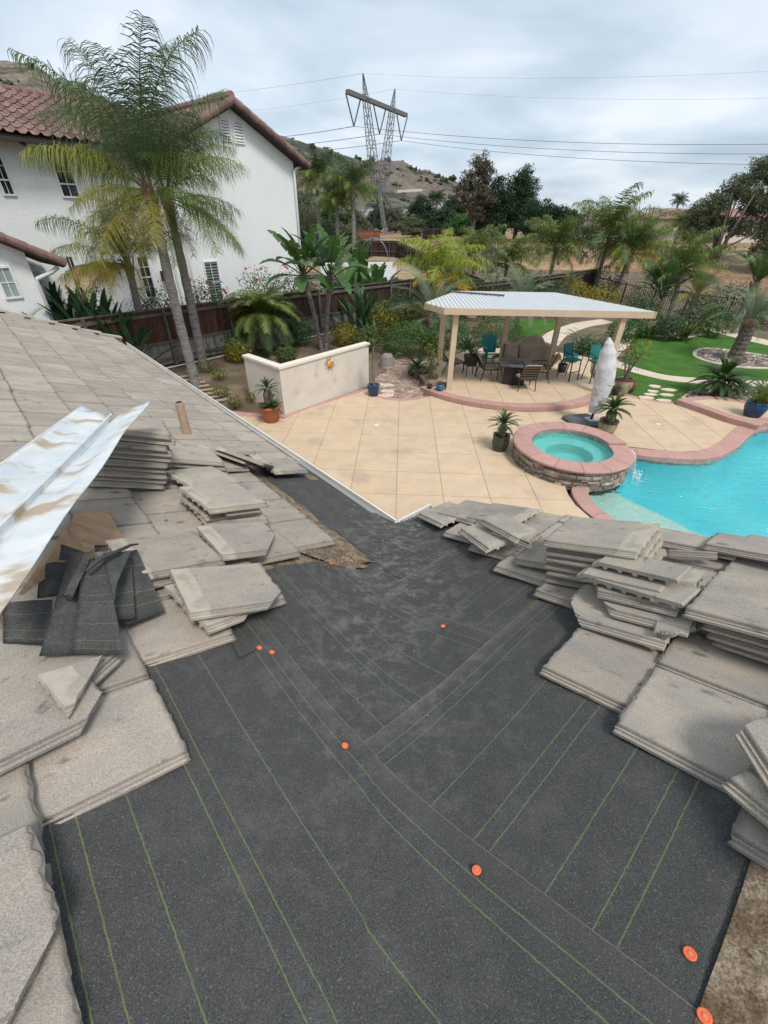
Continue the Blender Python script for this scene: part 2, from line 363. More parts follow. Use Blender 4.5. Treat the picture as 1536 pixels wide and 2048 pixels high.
# silt and leaf crumbs in the gutter bottoms
mb = MB()
m_silt = mat('gutter_silt', (0.16, 0.12, 0.09), (0.30, 0.25, 0.20), scale=30, rough=0.95, bump=0.5)
for P, a1 in ((PL, 1.5),):
    o = -(P[1]*SL); o.z = 0; o.normalize()
    mb.sheet([[RC+P[0]*(0.02+a1*i/24)+o*(0.014+0.05*j/3)+V(0, 0, -0.118+0.012*noise.noise(V(i*.7, j*.9, 0))) for j in range(4)] for i in range(25)])
part('gutter_silt', mb, m_silt, house, smooth=True)
m_pebble = mat('pale_gravel_bits', (0.50, 0.48, 0.44), (0.12, 0.10, 0.09), scale=9, rough=0.9, rnd=0.2)
rock_mb = None
def pebbles(mb, pos, s, rnd=random):
    ax = V(rnd.uniform(-1, 1), rnd.uniform(-1, 1), rnd.uniform(-1, 1)).normalized(); M = Matrix.Rotation(rnd.uniform(0, 6.28), 3, ax)
    vs = [V(1, 0, 0), V(-1, 0, 0), V(0, 1, 0), V(0, -1, 0), V(0, 0, .7), V(0, 0, -.7)]
    vs = [Vector(pos)+(M @ (q*s*rnd.uniform(.7, 1.25))) for q in vs]
    mb.add(vs, [(0, 2, 4), (2, 1, 4), (1, 3, 4), (3, 0, 4), (2, 0, 5), (1, 2, 5), (3, 1, 5), (0, 3, 5)])
mb = MB(); o = -(PR[1]*SL); o.z = 0; o.normalize()
for i in range(420):
    pebbles(mb, RC+PR[0]*random.uniform(-0.08, AR1)+o*random.uniform(0.012, 0.082)+V(0, 0, random.uniform(-0.11, -0.045)), random.uniform(0.006, 0.0125))
x = part('gutter_gravel', mb, m_pebble, house); x['kind'] = 'stuff'
mb = MB()
for i in range(60):
    pebbles(mb, RC+PL[0]*random.uniform(0.0, 1.4)-o*0+(-PL[1]*SL).normalized()*0+V(0, 0, 0), 0.0001)
# vent pipe on the left roof
a, b = onp(PL, (377, 868), 0.05)
p = rp(PL, a, b, 0.02)
mb = MB(); mb.lathe([(0.0, 0.34), (0.030, 0.34), (0.030, 0.352), (0.041, 0.352), (0.041, -0.05)], 20, p)
part('vent_pipe', mb, m_pipe, house, smooth=False)
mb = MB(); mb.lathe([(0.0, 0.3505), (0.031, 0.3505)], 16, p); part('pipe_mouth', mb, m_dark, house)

# ------------------------------------------------------------------ felt: woven sheets bent through the valley
VDIR = (-1/math.hypot(1, SL), SL/math.hypot(1, SL)); VOUT = (-SL/math.hypot(1, SL), -1/math.hypot(1, SL))
def fold(P, Q, a, b, h):
    """unfolded plane coordinates of P carried over the valley on to Q"""
    al = a*VDIR[0]+b*VDIR[1]; be = a*VOUT[0]+b*VOUT[1]
    lift = 0.05*max(0.0, 1-abs(be)/0.30)**2
    q0 = rp(P, a, b, 0) if be <= 0 else rp(Q, al*VDIR[0]-be*VOUT[0], al*VDIR[1]-be*VOUT[1], 0)
    w = 0.006*noise.noise(q0*2.1) + 0.0035*noise.noise(q0*6+V(3, 0, 0)) + 0.0006*noise.noise(V(a*9, b*9, h*50))
    if be <= 0: q = rp(P, a, b, h+w)
    else: q = rp(Q, al*VDIR[0]-be*VOUT[0], al*VDIR[1]-be*VOUT[1], h+w)
    return q+V(0, 0, lift), abs(be)
def felt(P, Q, b0, w, a_from, a_to, h, rag0=0.0, rag1=0.0, step=0.045, bow=0.0):
    na = int((a_to-a_from)/step)+1; nw = max(2, int(w/0.05)+1)
    m_ = MB(); uvs = []; dust = []
    for i in range(na+1):
        for j in range(nw+1):
            ww = w*j/nw
            a = a_from+(a_to-a_from)*i/na
            if i == 0: a += rag0*noise.noise(V(ww*7, h*40, 1))
            if i == na: a += rag1*noise.noise(V(ww*7, h*40, 5))
            q, be = fold(P, Q, a, b0+ww+0.004*noise.noise(V(a*1.3, 2, h*60)), h)
            m_.v.append(q); uvs.append((a, ww)); dust.append(max(0.22, 1.0-be/0.75)*(0.22+0.78*sstep(-2.0, -0.5, a)))
    k = len(m_.v)
    for i in range(na):
        for j in range(nw): m_.f.append((i*(nw+1)+j, (i+1)*(nw+1)+j, (i+1)*(nw+1)+j+1, i*(nw+1)+j+1))
    # thickness: rim turned down 3 mm
    rim = [(i, 0) for i in range(na+1)]
    for jj in (0, nw):
        o0 = len(m_.v)
        for i in range(na+1):
            q = m_.v[i*(nw+1)+jj].copy(); q -= P[2]*0.0035; m_.v.append(q); uvs.append(uvs[i*(nw+1)+jj]); dust.append(dust[i*(nw+1)+jj])
        for i in range(na): m_.f.append((i*(nw+1)+jj, (i+1)*(nw+1)+jj, o0+i+1, o0+i))
    me = m_.mesh('felt_sheet', m_felt, True, house.location)
    ul = me.uv_layers.new(name='UVMap')
    for lp in me.loops: ul.data[lp.index].uv = uvs[lp.vertex_index]
    at_ = me.attributes.new('dust', 'FLOAT', 'POINT'); at_.data.foreach_set('value', dust)
    me.update()
    return link('felt_sheet', me, house)
# lowest to highest; the sheets of the two planes are laid alternately, each running through the valley
felt(PL, PR, 0.015, 0.90, -1.45, 1.42, 0.004, 0.02, 0.03)
felt(PR, PL, 0.015, 0.80, -0.66, 0.40, 0.009, 0.0, 0.02)
felt(PL, PR, 0.80+0.1, 0.90, -2.30, -0.34, 0.014, 0.0, 0.03)
felt(PR, PL, 0.80, 0.90, -1.52, 0.30, 0.011, 0.0, 0.0)
felt(PL, PR, 0.91, 0.86, -2.32, -0.36, 0.0175)
felt(PR, PL, 1.62, 1.01, -2.60, 0.10, 0.021, 0.0, 0.0)
felt(PL, PR, 1.71, 0.94, -3.30, -0.62, 0.026)
felt(PL, PR, 2.58, 0.92, -3.30, -0.9, 0.031)
# a small square patch of felt near the left tiles
# ------------------------------------------------------------------ roof tiles
TW, TL, TT = 0.338, 0.42, 0.03
EXP = 0.345
def tile_mesh(var, mirror, cut=None, length=TL, width=TW, worn=1.0):
    rnd = random.Random(var*31+(7 if mirror else 0))
    prof = [(0, 0.002), (0, 0.013), (0.007, 0.014), (0.008, 0.011), (0.012, 0.011), (0.013, 0.018), (0.019, 0.018), (0.020, 0.014), (0.024, 0.014), (0.025, TT-0.004), (0.029, TT)]
    for i in range(1, 22): prof.append((0.029+(width-0.035)*i/22, TT))
    prof += [(width-0.006, TT), (width, TT-0.005), (width, 0.014)]
    x = width-0.008
    while x > 0.05:
        prof += [(x, 0.012), (x-0.014, 0.012), (x-0.018, 0.0), (x-0.030, 0.0), (x-0.036, 0.012)]; x -= 0.062
    prof.append((0.012, 0.002))
    n = len(prof); ys = [0.0, 0.006, 0.035, length*0.5, length-0.02, length]
    vs = []
    jit = [rnd.uniform(-1, 1) for _ in range(n)]
    for k, y in enumerate(ys):
        for i, (px_, pz) in enumerate(prof):
            yy = y; zz = pz; xx = px_
            if k == 0:
                yy += 0.0; zz = pz*0.78+0.002
            if k in (0, 1): yy += worn*(0.0042*jit[i]+0.005*noise.noise(V(px_*38, var*3.1, 0))+0.007*abs(noise.noise(V(px_*90, var*5.7, 1))))
            if px_ in (0, width): xx += 0.0018*noise.noise(V(yy*40, var, px_))
            if pz >= TT-0.001: zz += 0.0012*noise.noise(V(px_*14, yy*14, var*2.3))
            if mirror: xx = width-xx
            vs.append(V(xx, yy, zz))
    fs = []
    for k in range(len(ys)-1):
        for i in range(n):
            q = (k*n+i, k*n+(i+1) % n, (k+1)*n+(i+1) % n, (k+1)*n+i)
            fs.append(q if not mirror else q[::-1])
    c0 = tuple(range(n)); c1 = tuple((len(ys)-1)*n+i for i in range(n))
    fs += [c0[::-1] if not mirror else c0, c1 if not mirror else c1[::-1]]
    bm = bmesh.new()
    bv = [bm.verts.new(q) for q in vs]
    for f in fs: bm.faces.new([bv[i] for i in f])
    bmesh.ops.recalc_face_normals(bm, faces=bm.faces)
    for cu in (cut or []):
        # (x,y) point, (nx,ny) direction of the removed side, roughness
        pt, nn = V(cu[0], cu[1], 0), V(cu[2], cu[3], 0).normalized()
        g = bm.verts[:]+bm.edges[:]+bm.faces[:]
        if len(cu) > 4 and cu[4] > 0:
            t = V(-nn.y, nn.x, 0)
            bmesh.ops.subdivide_edges(bm, edges=[e_ for e_ in bm.edges if e_.calc_length() > 0.05], cuts=3)
            g = bm.verts[:]+bm.edges[:]+bm.faces[:]
        res = bmesh.ops.bisect_plane(bm, geom=g, plane_co=pt, plane_no=nn, clear_outer=True)
        ed = [e_ for e_ in res['geom_cut'] if isinstance(e_, bmesh.types.BMEdge)]
        bmesh.ops.holes_fill(bm, edges=[e_ for e_ in bm.edges if e_.is_boundary], sides=0)
        if len(cu) > 4 and cu[4] > 0:
            for v_ in {vv for e_ in ed for vv in e_.verts}:
                if v_.is_valid: v_.co -= nn*cu[4]*abs(noise.noise(V(v_.co.x*30, v_.co.y*30, var*1.7+v_.co.z*25)))*2.2
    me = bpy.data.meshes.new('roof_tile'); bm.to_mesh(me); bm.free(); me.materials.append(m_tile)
    return me
TM = {m_: [tile_mesh(i, m_) for i in range(7)] for m_ in (False, True)}
def tile_matrix(P, mirror, a, b, h, yaw=0.0, tilt=0.0, roll=0.0):
    """origin = local (0,0) of the tile; for the right plane x runs towards -a"""
    x = P[0] if not mirror else -P[0]; y = P[1]; z = P[2]
    if x.cross(y).dot(z) < 0: x = -x
    B = Matrix((x, y, z)).transposed()
    B = B @ Matrix.Rotation(yaw, 3, 'Z') @ Matrix.Rotation(tilt, 3, 'X') @ Matrix.Rotation(roll, 3, 'Y')
    M = B.to_4x4(); M.translation = rp(P, a, b, h); return M
NT = 0
_nt = {}
def laid(P, mirror, a_min, a_max, b, skip=None, gap=0.0, h=0.036):
    """a course of tiles; a_min is the edge nearest the camera"""
    global NT
    a = a_min
    while a < a_max-0.07:
        rr = random.Random(int(a*997+b*3131))
        if skip is None or not skip(a, b):
            me = TM[mirror][rr.randrange(7)]; wid = TW
            if a+TW > a_max+0.02:
                wid = round(a_max-a, 2); me = _nt.setdefault((mirror, wid), tile_mesh(3, mirror, None, TL, wid))
            j = rr.uniform(-1, 1)
            hh = h + 0.004*rr.random()
            aa = a if not mirror else a+wid
            M = tile_matrix(P, mirror, aa+0.0015*j, b+0.006*rr.uniform(-1, 1), hh, 0.006*j, -0.075+0.008*rr.uniform(-1, 1))
            ok = True
            q = rp(P, a+0.17, b+0.2, 0.05) - EYE; zc = q.dot(fwd)
            if zc < 0.25: ok = False
            else:
                u, v = 768+FPX*q.dot(CR)/zc, 1024-FPX*q.dot(CU)/zc
                if u < -420 or u > 1950 or v > 2500: ok = False
            if ok:
                o = link('roof_tile', me, roof_deck); o.matrix_world = M
                o.matrix_parent_inverse = Matrix.Translation(-(house.location)); NT += 1
        a += 0.343 if mirror is False else 0.343
for b, a0 in ((0.165, 1.29), (0.51, 1.57), (0.855, -0.215), (1.20, -0.30), (1.545, -0.70), (1.89, -0.85), (2.235, -1.285), (2.58, -1.72), (2.925, -2.62), (3.27, -2.4)):
    laid(PL, False, a0, 8.18, b)
for b, a0 in ((0.60, -0.06), (0.93, -0.17), (1.265, -0.33), (1.60, -0.46), (1.925, -0.93), (2.24, -1.03), (2.57, -1.18), (2.9, -1.05), (3.235, -0.9)):
    laid(PR, True, a0, 0.50, b)
print('laid tiles', NT)
# rake tiles capping the two gable edges
m_rake = m_tile
mb = MB()
for k in range(11):
    b0 = 0.02+k*0.345
    q = [rp(PL, A1-0.12, b0, 0.105), rp(PL, A1+0.03, b0, 0.105), rp(PL, A1+0.03, b0+0.40, 0.075), rp(PL, A1-0.12, b0+0.40, 0.075)]
    rk = MB(); dn = V(0, 0, -0.03); dn2 = V(0, 0, -0.14)
    rk.add(q+[p_+dn for p_ in q], [(0, 1, 2, 3), (7, 6, 5, 4), (0, 4, 5, 1), (1, 5, 6, 2), (2, 6, 7, 3), (3, 7, 4, 0)])
    r2 = [q[1], q[2], q[2]+dn2, q[1]+dn2]; off = PL[0]*-0.025
    rk.add(r2+[p_+off for p_ in r2], [(0, 1, 2, 3), (7, 6, 5, 4), (0, 4, 5, 1), (1, 5, 6, 2), (2, 6, 7, 3), (3, 7, 4, 0)])
    part('rake_tile', rk, m_rake, house, fix=True)
# dirt and broken crumbs along the cut edge of the left tiles
mb = MB(); rr = random.Random(3)
g = []
for i in range(61):
    a = -0.46+1.98*i/60
    w0 = 0.715+0.035*noise.noise(V(a*4, 0, 0))+0.02*noise.noise(V(a*13, 0, 4)); 
    if a < -0.05: w0 -= 0.05*(-0.05-a)
    w1 = 0.97
    g.append([rp(PL, a, w0+(w1-w0)*j/6, 0.022+(0.012+0.012*noise.noise(V(a*11, j, 1)))*math.sin(math.pi*min(1, j/3.5))) for j in range(7)])
mb.sheet(g); part('dirt_strip', mb, m_deck, house, smooth=True)
mb = MB()
g = []
for i in range(31):
    b = 0.80+0.42*i/30
    a1 = -0.16; a0 = -0.50+0.30*sstep(0.9, 1.22, b)+0.03*noise.noise(V(b*14, 1, 0))
    g.append([rp(PL, a0+(a1-a0)*j/8, b, 0.024+0.014*noise.noise(V(b*12, j*1.3, 6))*math.sin(math.pi*j/8)) for j in range(9)])
mb.sheet(g); part('dirt_strip', mb, m_deck, house, smooth=True)
mb = MB()
for i in range(500):
    a = rr.uniform(-0.46, 1.5); b = rr.gauss(0.84, 0.03)
    pebbles(mb, rp(PL, a, b, 0.036), rr.uniform(0.002, 0.007), rr)
for i in range(380):
    pebbles(mb, rp(PL, rr.uniform(-0.46, -0.16), rr.uniform(0.85, 1.15), 0.033), rr.uniform(0.002, 0.007), rr)
x = part('tile_crumbs', mb, m_debris, house); x['kind'] = 'stuff'
# white grit scattered on the felt near the valley
mb = MB()
m_grit = mat('white_grit', (0.62, 0.60, 0.56), rough=0.9)
for i in range(240):
    t = abs(rr.gauss(0.35, 0.5)); al = rr.gauss(0, 0.20)
    a, b = -t+al, t*SL+abs(al)*0.3
    P = PL if al > 0 else PR
    if P is PR: a, b = -t-al, t*SL
    pebbles(mb, rp(P, a, b, 0.036), rr.choice([0.0012, 0.0016, 0.002, 0.0035]), rr)
x = part('grit', mb, m_grit, house); x['kind'] = 'stuff'
# bare brown deck beyond the felt at lower right
mb = MB(); g = []
for i in range(41):
    a = -2.6+3.0*i/40
    g.append([rp(PR, a, 2.615+0.012*noise.noise(V(a*5, 0, 0))+0.7*j/10, 0.028+0.012*noise.noise(V(a*7, j*0.8, 2))) for j in range(11)])
mb.sheet(g); part('bare_deck', mb, m_deck, house, smooth=True)
mb = MB()
for i in range(500): pebbles(mb, rp(PR, rr.uniform(-2.4, -1.0), 2.66+abs(rr.gauss(0, 0.22)), 0.034), rr.uniform(0.0015, 0.005), rr)
x = part('deck_crumbs', mb, m_debris, house); x['kind'] = 'stuff'
# tapered edge of brown paper at far left of the felt (patch)
a, b = onp(PL, (490, 1283), 0.03)
mb = MB(); q = [onp(PL, p_, 0.035) for p_ in ((456, 1268), (486, 1258), (512, 1300), (478, 1316))]
mb.add([rp(PL, s_, t_, 0.037) for s_, t_ in q]+[rp(PL, s_, t_, 0.033) for s_, t_ in q], [(0, 1, 2, 3), (7, 6, 5, 4), (0, 4, 5, 1), (1, 5, 6, 2), (2, 6, 7, 3), (3, 7, 4, 0)])
m_felt2 = felt_mat('felt_offcut_plain', False)
part('felt_patch', mb, m_felt2, house, fix=True)

# ------------------------------------------------------------------ orange cap nails, each a thing
def a_b(P, px, h):
    a, b = onp(P, px, h); return a*VOUT[0]+b*VOUT[1]
def cap_nail(P, px, label, r=0.0115, h=0.034):
    be_ = abs(a_b(P, px, h)); h += 0.05*max(0.0, 1-be_/0.30)**2
    a, b = onp(P, px, h); p = rp(P, a, b, h)
    M = Matrix((P[0], P[1], P[2])); M = M.transposed()
    if M.determinant() < 0: M = Matrix((-P[0], P[1], P[2])).transposed()
    root = thing('cap_nail', label, 'cap nail', p, 0, 'orange cap nails in the roofing felt')
    m4 = M.to_4x4()
    d = MB(); d.lathe([(0.0, 0.0016), (r*0.42, 0.0018), (r*0.5, 0.0010), (r*0.62, 0.0010), (r*0.7, 0.0017), (r*0.93, 0.0016), (r, 0.0006), (r, -0.001)], 20); d.xf(m4)
    lpart('plastic_cap', d, m_orange, root, smooth=True)
    d = MB(); d.lathe([(0, 0.0028), (r*0.2, 0.0028), (r*0.24, 0.0015)], 10); d.xf(m4); lpart('nail_head', d, m_nailhead, root)
for P, px, lb, r_ in ((PL, (519, 1295), 'orange cap nail just above the tile stack corner, left one of the close pair', .0118), (PL, (544, 1304), 'orange cap nail, right one of the close pair near the left tiles', .0118),
        (PL, (663, 1127), 'orange cap nail beside the brown dirt by the tip of the left tile edge', .0118), (PL, (690, 1491), 'lone orange cap nail in the middle of the black felt', .0118),
        (PR, (886, 1252), 'orange cap nail on the lapped felt edge right of the valley', .0118), (PR, (953, 1740), 'orange cap nail on the long lap edge in the lower middle of the felt', .0118),
        (PR, (1380, 1907), 'large-looking orange cap nail with a bent nail beside it near the bare deck', .0122), (PR, (1409, 2032), 'orange cap nail nearest the camera at the bottom right corner of the felt', .0122),
        (PL, (490, 949), 'farthest orange cap nail, under the loose tile ends near the gutter', .0125), (PL, (545, 990), 'second farthest orange cap nail along the dirt strip', .0125),
        (PL, (588, 1025), 'orange cap nail halfway along the dirt strip above the gutter', .0125), (PL, (631, 1062), 'orange cap nail at the widening of the dirt strip', .0125)):
    cap_nail(P, px, lb, r_, 0.0245 if px == (1380, 1907) else 0.030)

# ------------------------------------------------------------------ loose tiles lying on the roof, each a thing
LOOSE = 0
def loose(P, mirror, p0l, p0, p1l, p1, h, label, group='loose roof tiles left lying on the roof', tilt=0.0, roll=0.0, cut=None, length=TL, width=TW, var=None, dyaw=0.0, cutpx=None, keep=None):
    global LOOSE
    LOOSE += 1
    a0, b0 = onp(P, p0, h+TT); a1, b1 = onp(P, p1, h+TT)
    sx = -1 if mirror else 1
    # plane coordinates with x as the tile sees it
    d = V((a1-a0)*sx, b1-b0, 0); l = V(p1l[0]-p0l[0], p1l[1]-p0l[1], 0)
    yaw = math.atan2(d.y, d.x)-math.atan2(l.y, l.x)+dyaw
    c, s_ = math.cos(yaw), math.sin(yaw)
    ox = a0*sx-(c*p0l[0]-s_*p0l[1]); oy = b0-(s_*p0l[0]+c*p0l[1])
    if cutpx:
        def loc_(px):
            aa, bb = onp(P, px, h+TT); X, Y = aa*sx-ox, bb-oy; return (c*X+s_*Y, -s_*X+c*Y)
        kx, ky = loc_(keep); cut = []
        for pa, pb, rg in cutpx:
            (x0, y0), (x1, y1) = loc_(pa), loc_(pb); nx, ny = (y1-y0), -(x1-x0)
            if (kx-x0)*nx+(ky-y0)*ny > 0: nx, ny = -nx, -ny
            cut.append((x0, y0, nx, ny, rg))
    me = TM[mirror][(var if var is not None else LOOSE) % 7] if (cut is None and length == TL and width == TW) else tile_mesh(LOOSE+20, mirror, cut, length, width, 1.4)
    M = tile_matrix(P, mirror, ox*sx, oy, h, yaw, tilt, roll)
    o = link('roof_tile', me, None, None, label=label, category='roof tile', group=group)
    o.matrix_world = M
    return o
bl, br, tl, tr = (0, 0), (TW, 0), (0, TL), (TW, TL)
LS = 'loose roof tiles lying on the left roof'
ORD = ['top', 'second', 'third', 'fourth', 'fifth', 'sixth', 'seventh', 'eighth', 'ninth', 'tenth', 'bottom']
# tall stack beside the leaning flashing
rr = random.Random(11)
NS = 10
for i in range(NS):
    k = NS-1-i
    lab = ('bottom' if k == NS-1 else ORD[k])+' grey concrete tile of the tall stack under the metal flashing'
    loose(PL, False, bl, (331+rr.uniform(-6, 4), 971), tl, (203+rr.uniform(-2, 2), 963), 0.078+0.0385*i, lab, LS, roll=rr.uniform(-.012, .012), tilt=-0.02) if i == 0 else None
    if i:
        a, b = base_ab; sh = rr.uniform(-0.035, 0.02) if k else 0.0
        me = TM[False][rr.randrange(7)]
        o = link('roof_tile', me, None, None, label=lab, category='roof tile', group=LS)
        o.matrix_world = tile_matrix(PL, False, a+rr.uniform(-.008, .008), b+sh, 0.078+0.0375*i, base_yaw+rr.uniform(-.03, .03), -0.02+rr.uniform(-.01, .01), rr.uniform(-.01, .01))
    else:
        a0, b0 = onp(PL, (331, 971), 0.108); a1, b1 = onp(PL, (203, 963), 0.108)
        base_yaw = math.atan2(b1-b0, a1-a0)-math.pi/2; base_ab = (a0, b0)
# pair right of the stack
for i, (dx, lab) in enumerate(((9, 'lowest tile of the short pile between tall stack and pipe'), (4, 'middle tile of the short pile between tall stack and pipe'), (0, 'top tile with nail of the short pile between tall stack and pipe'))):
    loose(PL, False, tl, (334+dx-3*i*0, 917+(2-i)*9), tr, (321+dx, 898+(2-i)*9), 0.082+0.036*i, lab, LS, dyaw=0.03*(i-1))
loose(PL, False, tl, (394, 891), bl, (474, 917), 0.150, 'tilted tile with pale end leaning just below the tan vent pipe', LS, roll=0.26, tilt=0.03)
loose(PL, False, tl, (430, 894), bl, (512, 921), 0.185, 'tilted tile with pale end, right of the one under the vent pipe', LS, roll=0.30, tilt=0.03)
loose(PL, False, tl, (410, 938), bl, (507, 936), 0.078, 'flat tile under the two tilted tiles near the vent pipe', LS)
loose(PL, False, tl, (552, 944), bl, (615, 941), 0.058, 'single tile with pale end lying beside the gutter at the felt corner', LS)
# crossed pile in the middle of the left roof
GP = LS
loose(PL, False, tl, (412, 1046), tr, (379, 1012), 0.078, 'ribbed lowest tile of the crossed pile in the left roof middle', GP, dyaw=-0.05)
loose(PL, False, tl, (396, 1037), tr, (356, 1005), 0.113, 'second lowest tile of the crossed pile in the left roof middle', GP, length=0.36)
loose(PL, False, tl, (403, 1031), tr, (362, 999), 0.148, 'short tile in the crossed pile below its pale-ended top tiles', GP, length=0.25)
loose(PL, False, tl, (394, 979), tr, (340, 949), 0.118, 'far top tile with grooved lower edge of the crossed pile', GP)
loose(PL, False, tl, (422, 1020), tr, (369, 981), 0.183, 'near top tile with long pale end of the crossed pile', GP)
loose(PL, False, tl, (446, 1113), tr, (402, 1063), 0.113, 'corner-cut tile with a yellowed head, resting on the laid tiles', LS, cut=[(0.0, 0.17, -0.55, -0.62)])
loose(PL, False, bl, (437, 1139), tl, (312, 1166), 0.083, 'lower tile of the pair just right of the felt scraps', LS)
loose(PL, False, bl, (453, 1122), tl, (304, 1149), 0.123, 'upper tile with yellowed head of the pair right of the felt scraps', LS)
loose(PL, False, tl, (420, 1258), tr, (345, 1186), 0.103, 'broken pointed tile under the corner-cut tile by the felt edge', LS, cut=[(0.0, 0.25, -0.85, -0.55, 0.006)])
loose(PL, False, tl, (383, 1231), tr, (344, 1148), 0.143, 'corner-cut tile with pale head, topmost by the left felt edge', LS, cut=[(0.0, 0.10, -0.6, -0.5)])
# lower left
loose(PL, False, (0, 0.10), (163, 1454), (0, 0.60), (-62, 1565), 0.088, 'large stained tile with a cut corner at the left picture edge', LS, cutpx=[((246, 1312), (163, 1454), 0)], keep=(60, 1430))
loose(PL, False, tl, (139, 1424), tr, (76, 1350), 0.124, 'small pale triangular tile offcut lying on the stained tile', LS, cutpx=[((139, 1424), (206, 1310), .004), ((76, 1350), (206, 1310), 0)], keep=(135, 1370))
loose(PL, False, br, (62, 1642), (0.05, 0), (121, 1840), 0.088, 'sloping loose tile at the bottom left corner with cut corner', LS, cutpx=[((121, 1840), (40, 1996), .003)], keep=(0, 1800))
loose(PL, False, br, (60, 1245), tr, (-80, 1330), 0.088, 'dark tile end sticking out under the felt scraps at left', LS)
# ---- right roof
RS = 'loose roof tiles lying on the right roof'
yaw6 = []
def stack_m(i, sh):
    if not yaw6:
        a1_, b1_ = onp(PR, (1257, 1107), 0.305); yaw6.append(math.atan2(b1_-b0, -(a1_-a0))-math.pi/2)
    y_ = yaw6[0]+R([1.5, -1, .8, -1.2, .6, 0][i]); c_, s_ = math.cos(y_), math.sin(y_)
    ox, oy = -a0-c_*TW, b0-s_*TW        # corner (TW, 0) sits on the measured point
    return tile_matrix(PR, True, -ox, oy+sh, 0.08+0.039*i, y_, 0.0, 0.010*(-1)**i)
for i in range(6):
    k = 5-i
    lab = ('bottom' if k == 5 else ORD[k])+' tile of the even stack at the pool side of the right roof'
    if i == 0:
        a0, b0 = onp(PR, (1082, 1084), 0.305)
    o = link('roof_tile', TM[True][(i*3) % 7], None, None, label=lab, category='roof tile', group=RS)
    sh = [-0.012, 0.004, -0.006, 0.006, 0.010, 0.0][i]
    o.matrix_world = stack_m(i, sh)
loose(PR, True, bl, (1385, 1131), br, (1170, 1088), 0.245, 'tile showing its ribbed end, turned across the even stack', RS, length=0.13)
loose(PR, True, bl, (1352, 1148), br, (1180, 1114), 0.205, 'second tile showing a ribbed end, below the first ribbed one', RS, length=0.15)
loose(PR, True, bl, (1403, 1176), (0.40, 0), (1172, 1117), 0.195, 'long pale tile edge laid across above the broken tiles', RS, length=0.14, width=0.40)
loose(PR, True, (TW, TL), (1352, 1222), (0, TL), (1384, 1178), 0.158, 'topmost broken tile of the jagged pile on the right roof', RS, cut=[(TW-0.05, 0.10, 0.45, -0.8, 0.012)])
loose(PR, True, (TW, TL), (1374, 1262), (0, TL), (1393, 1232), 0.120, 'second broken tile of the jagged pile, sticking out to the right', RS, cut=[(TW-0.12, 0.05, 0.6, -0.7, 0.010)])
loose(PR, True, (TW, TL), (1326, 1290), (0, TL), (1349, 1255), 0.080, 'lowest broken tile of the jagged pile, with a small crumb on it', RS, cut=[(TW-0.06, 0.06, 0.6, -0.75, 0.012)])
loose(PR, True, (0, 0), (1300, 1195), (0, 0.16), (1306, 1150), 0.19, 'small broken rib fragment wedged above the jagged pile', RS, length=0.14, width=0.17, cut=[(0.10, 0.02, 0.7, -0.7, 0.008)])
loose(PR, True, (0, 0), (1306, 1262), (0, 0.16), (1312, 1235), 0.112, 'triangular fragment pointing down on the lowest broken tile', RS, length=0.13, width=0.15, cut=[(0.08, 0.02, 0.7, -0.7, 0.008)])
loose(PR, True, br, (1024, 1119), tr, (1105, 1148), 0.075, 'bottom tile of the slanting pile at the valley end', RS, length=0.30, dyaw=0.25)
loose(PR, True, bl, (978, 1038), tl, (1061, 1086), 0.11, 'middle tile of the slanting pile at the valley end', RS, width=0.24)
loose(PR, True, bl, (1000, 1024), tl, (1084, 1059), 0.17, 'narrow tile on top of the slanting pile at the valley end', RS, width=0.17, tilt=-0.03)
loose(PR, True, bl, (988, 1051), tl, (1075, 1084), 0.16, 'thin dark strip of broken tile on the slanting pile', RS, width=0.035, length=0.36, roll=0.5)
loose(PR, True, br, (1366, 1221), tr, (1560, 1272), 0.195, 'large flat tile on top of the small stack at right', RS)
for i, (q0, q1) in enumerate((((1423, 1277), (1600, 1334)), ((1413, 1263), (1600, 1318)), ((1404, 1246), (1600, 1300)))):
    loose(PR, True, br, q0, tr, q1, 0.078+0.038*i, ['bottom', 'middle', 'upper'][i]+' tile of the small stack under the large flat tile', RS)
loose(PR, True, (.15, 0), (1280, 1077), (.15, TL), (1452, 1108), 0.07, 'brown-grey tile lying along the gable edge above the pool shelf', RS, width=0.15)
loose(PR, True, (.17, 0), (1403, 1090), (.17, TL), (1575, 1120), 0.10, 'dark grey tile lying along the gable edge over the deep water', RS, width=0.17)
loose(PR, True, (.035, 0), (1332, 1104), (.035, .2), (1408, 1108), 0.085, 'slender broken tile sliver lying near the gable edge', RS, width=0.035, length=0.20)
loose(PR, True, br, (1452, 1430), tr, (1560, 1600), 0.15, 'pointed tile offcut at the right picture edge', RS, cut=[(TW, 0.05, 0.5, -0.9)])
loose(PR, True, br, (1441, 1560), tr, (1600, 1690), 0.10, 'rough-edged tile below the pointed offcut at right', RS)
for i, (q0, q1) in enumerate((((831, 1027), (876, 1048)), ((872, 1027), (943, 1044)), ((928, 1036), (988, 1048)))):
    loose(PR, True, br, q0, tr, q1, 0.055+0.012*i, ['far corner tile at the gravel-filled gutter end', 'second tile from the gravel-filled gutter end', 'third tile from the gravel-filled gutter end'][i], RS)

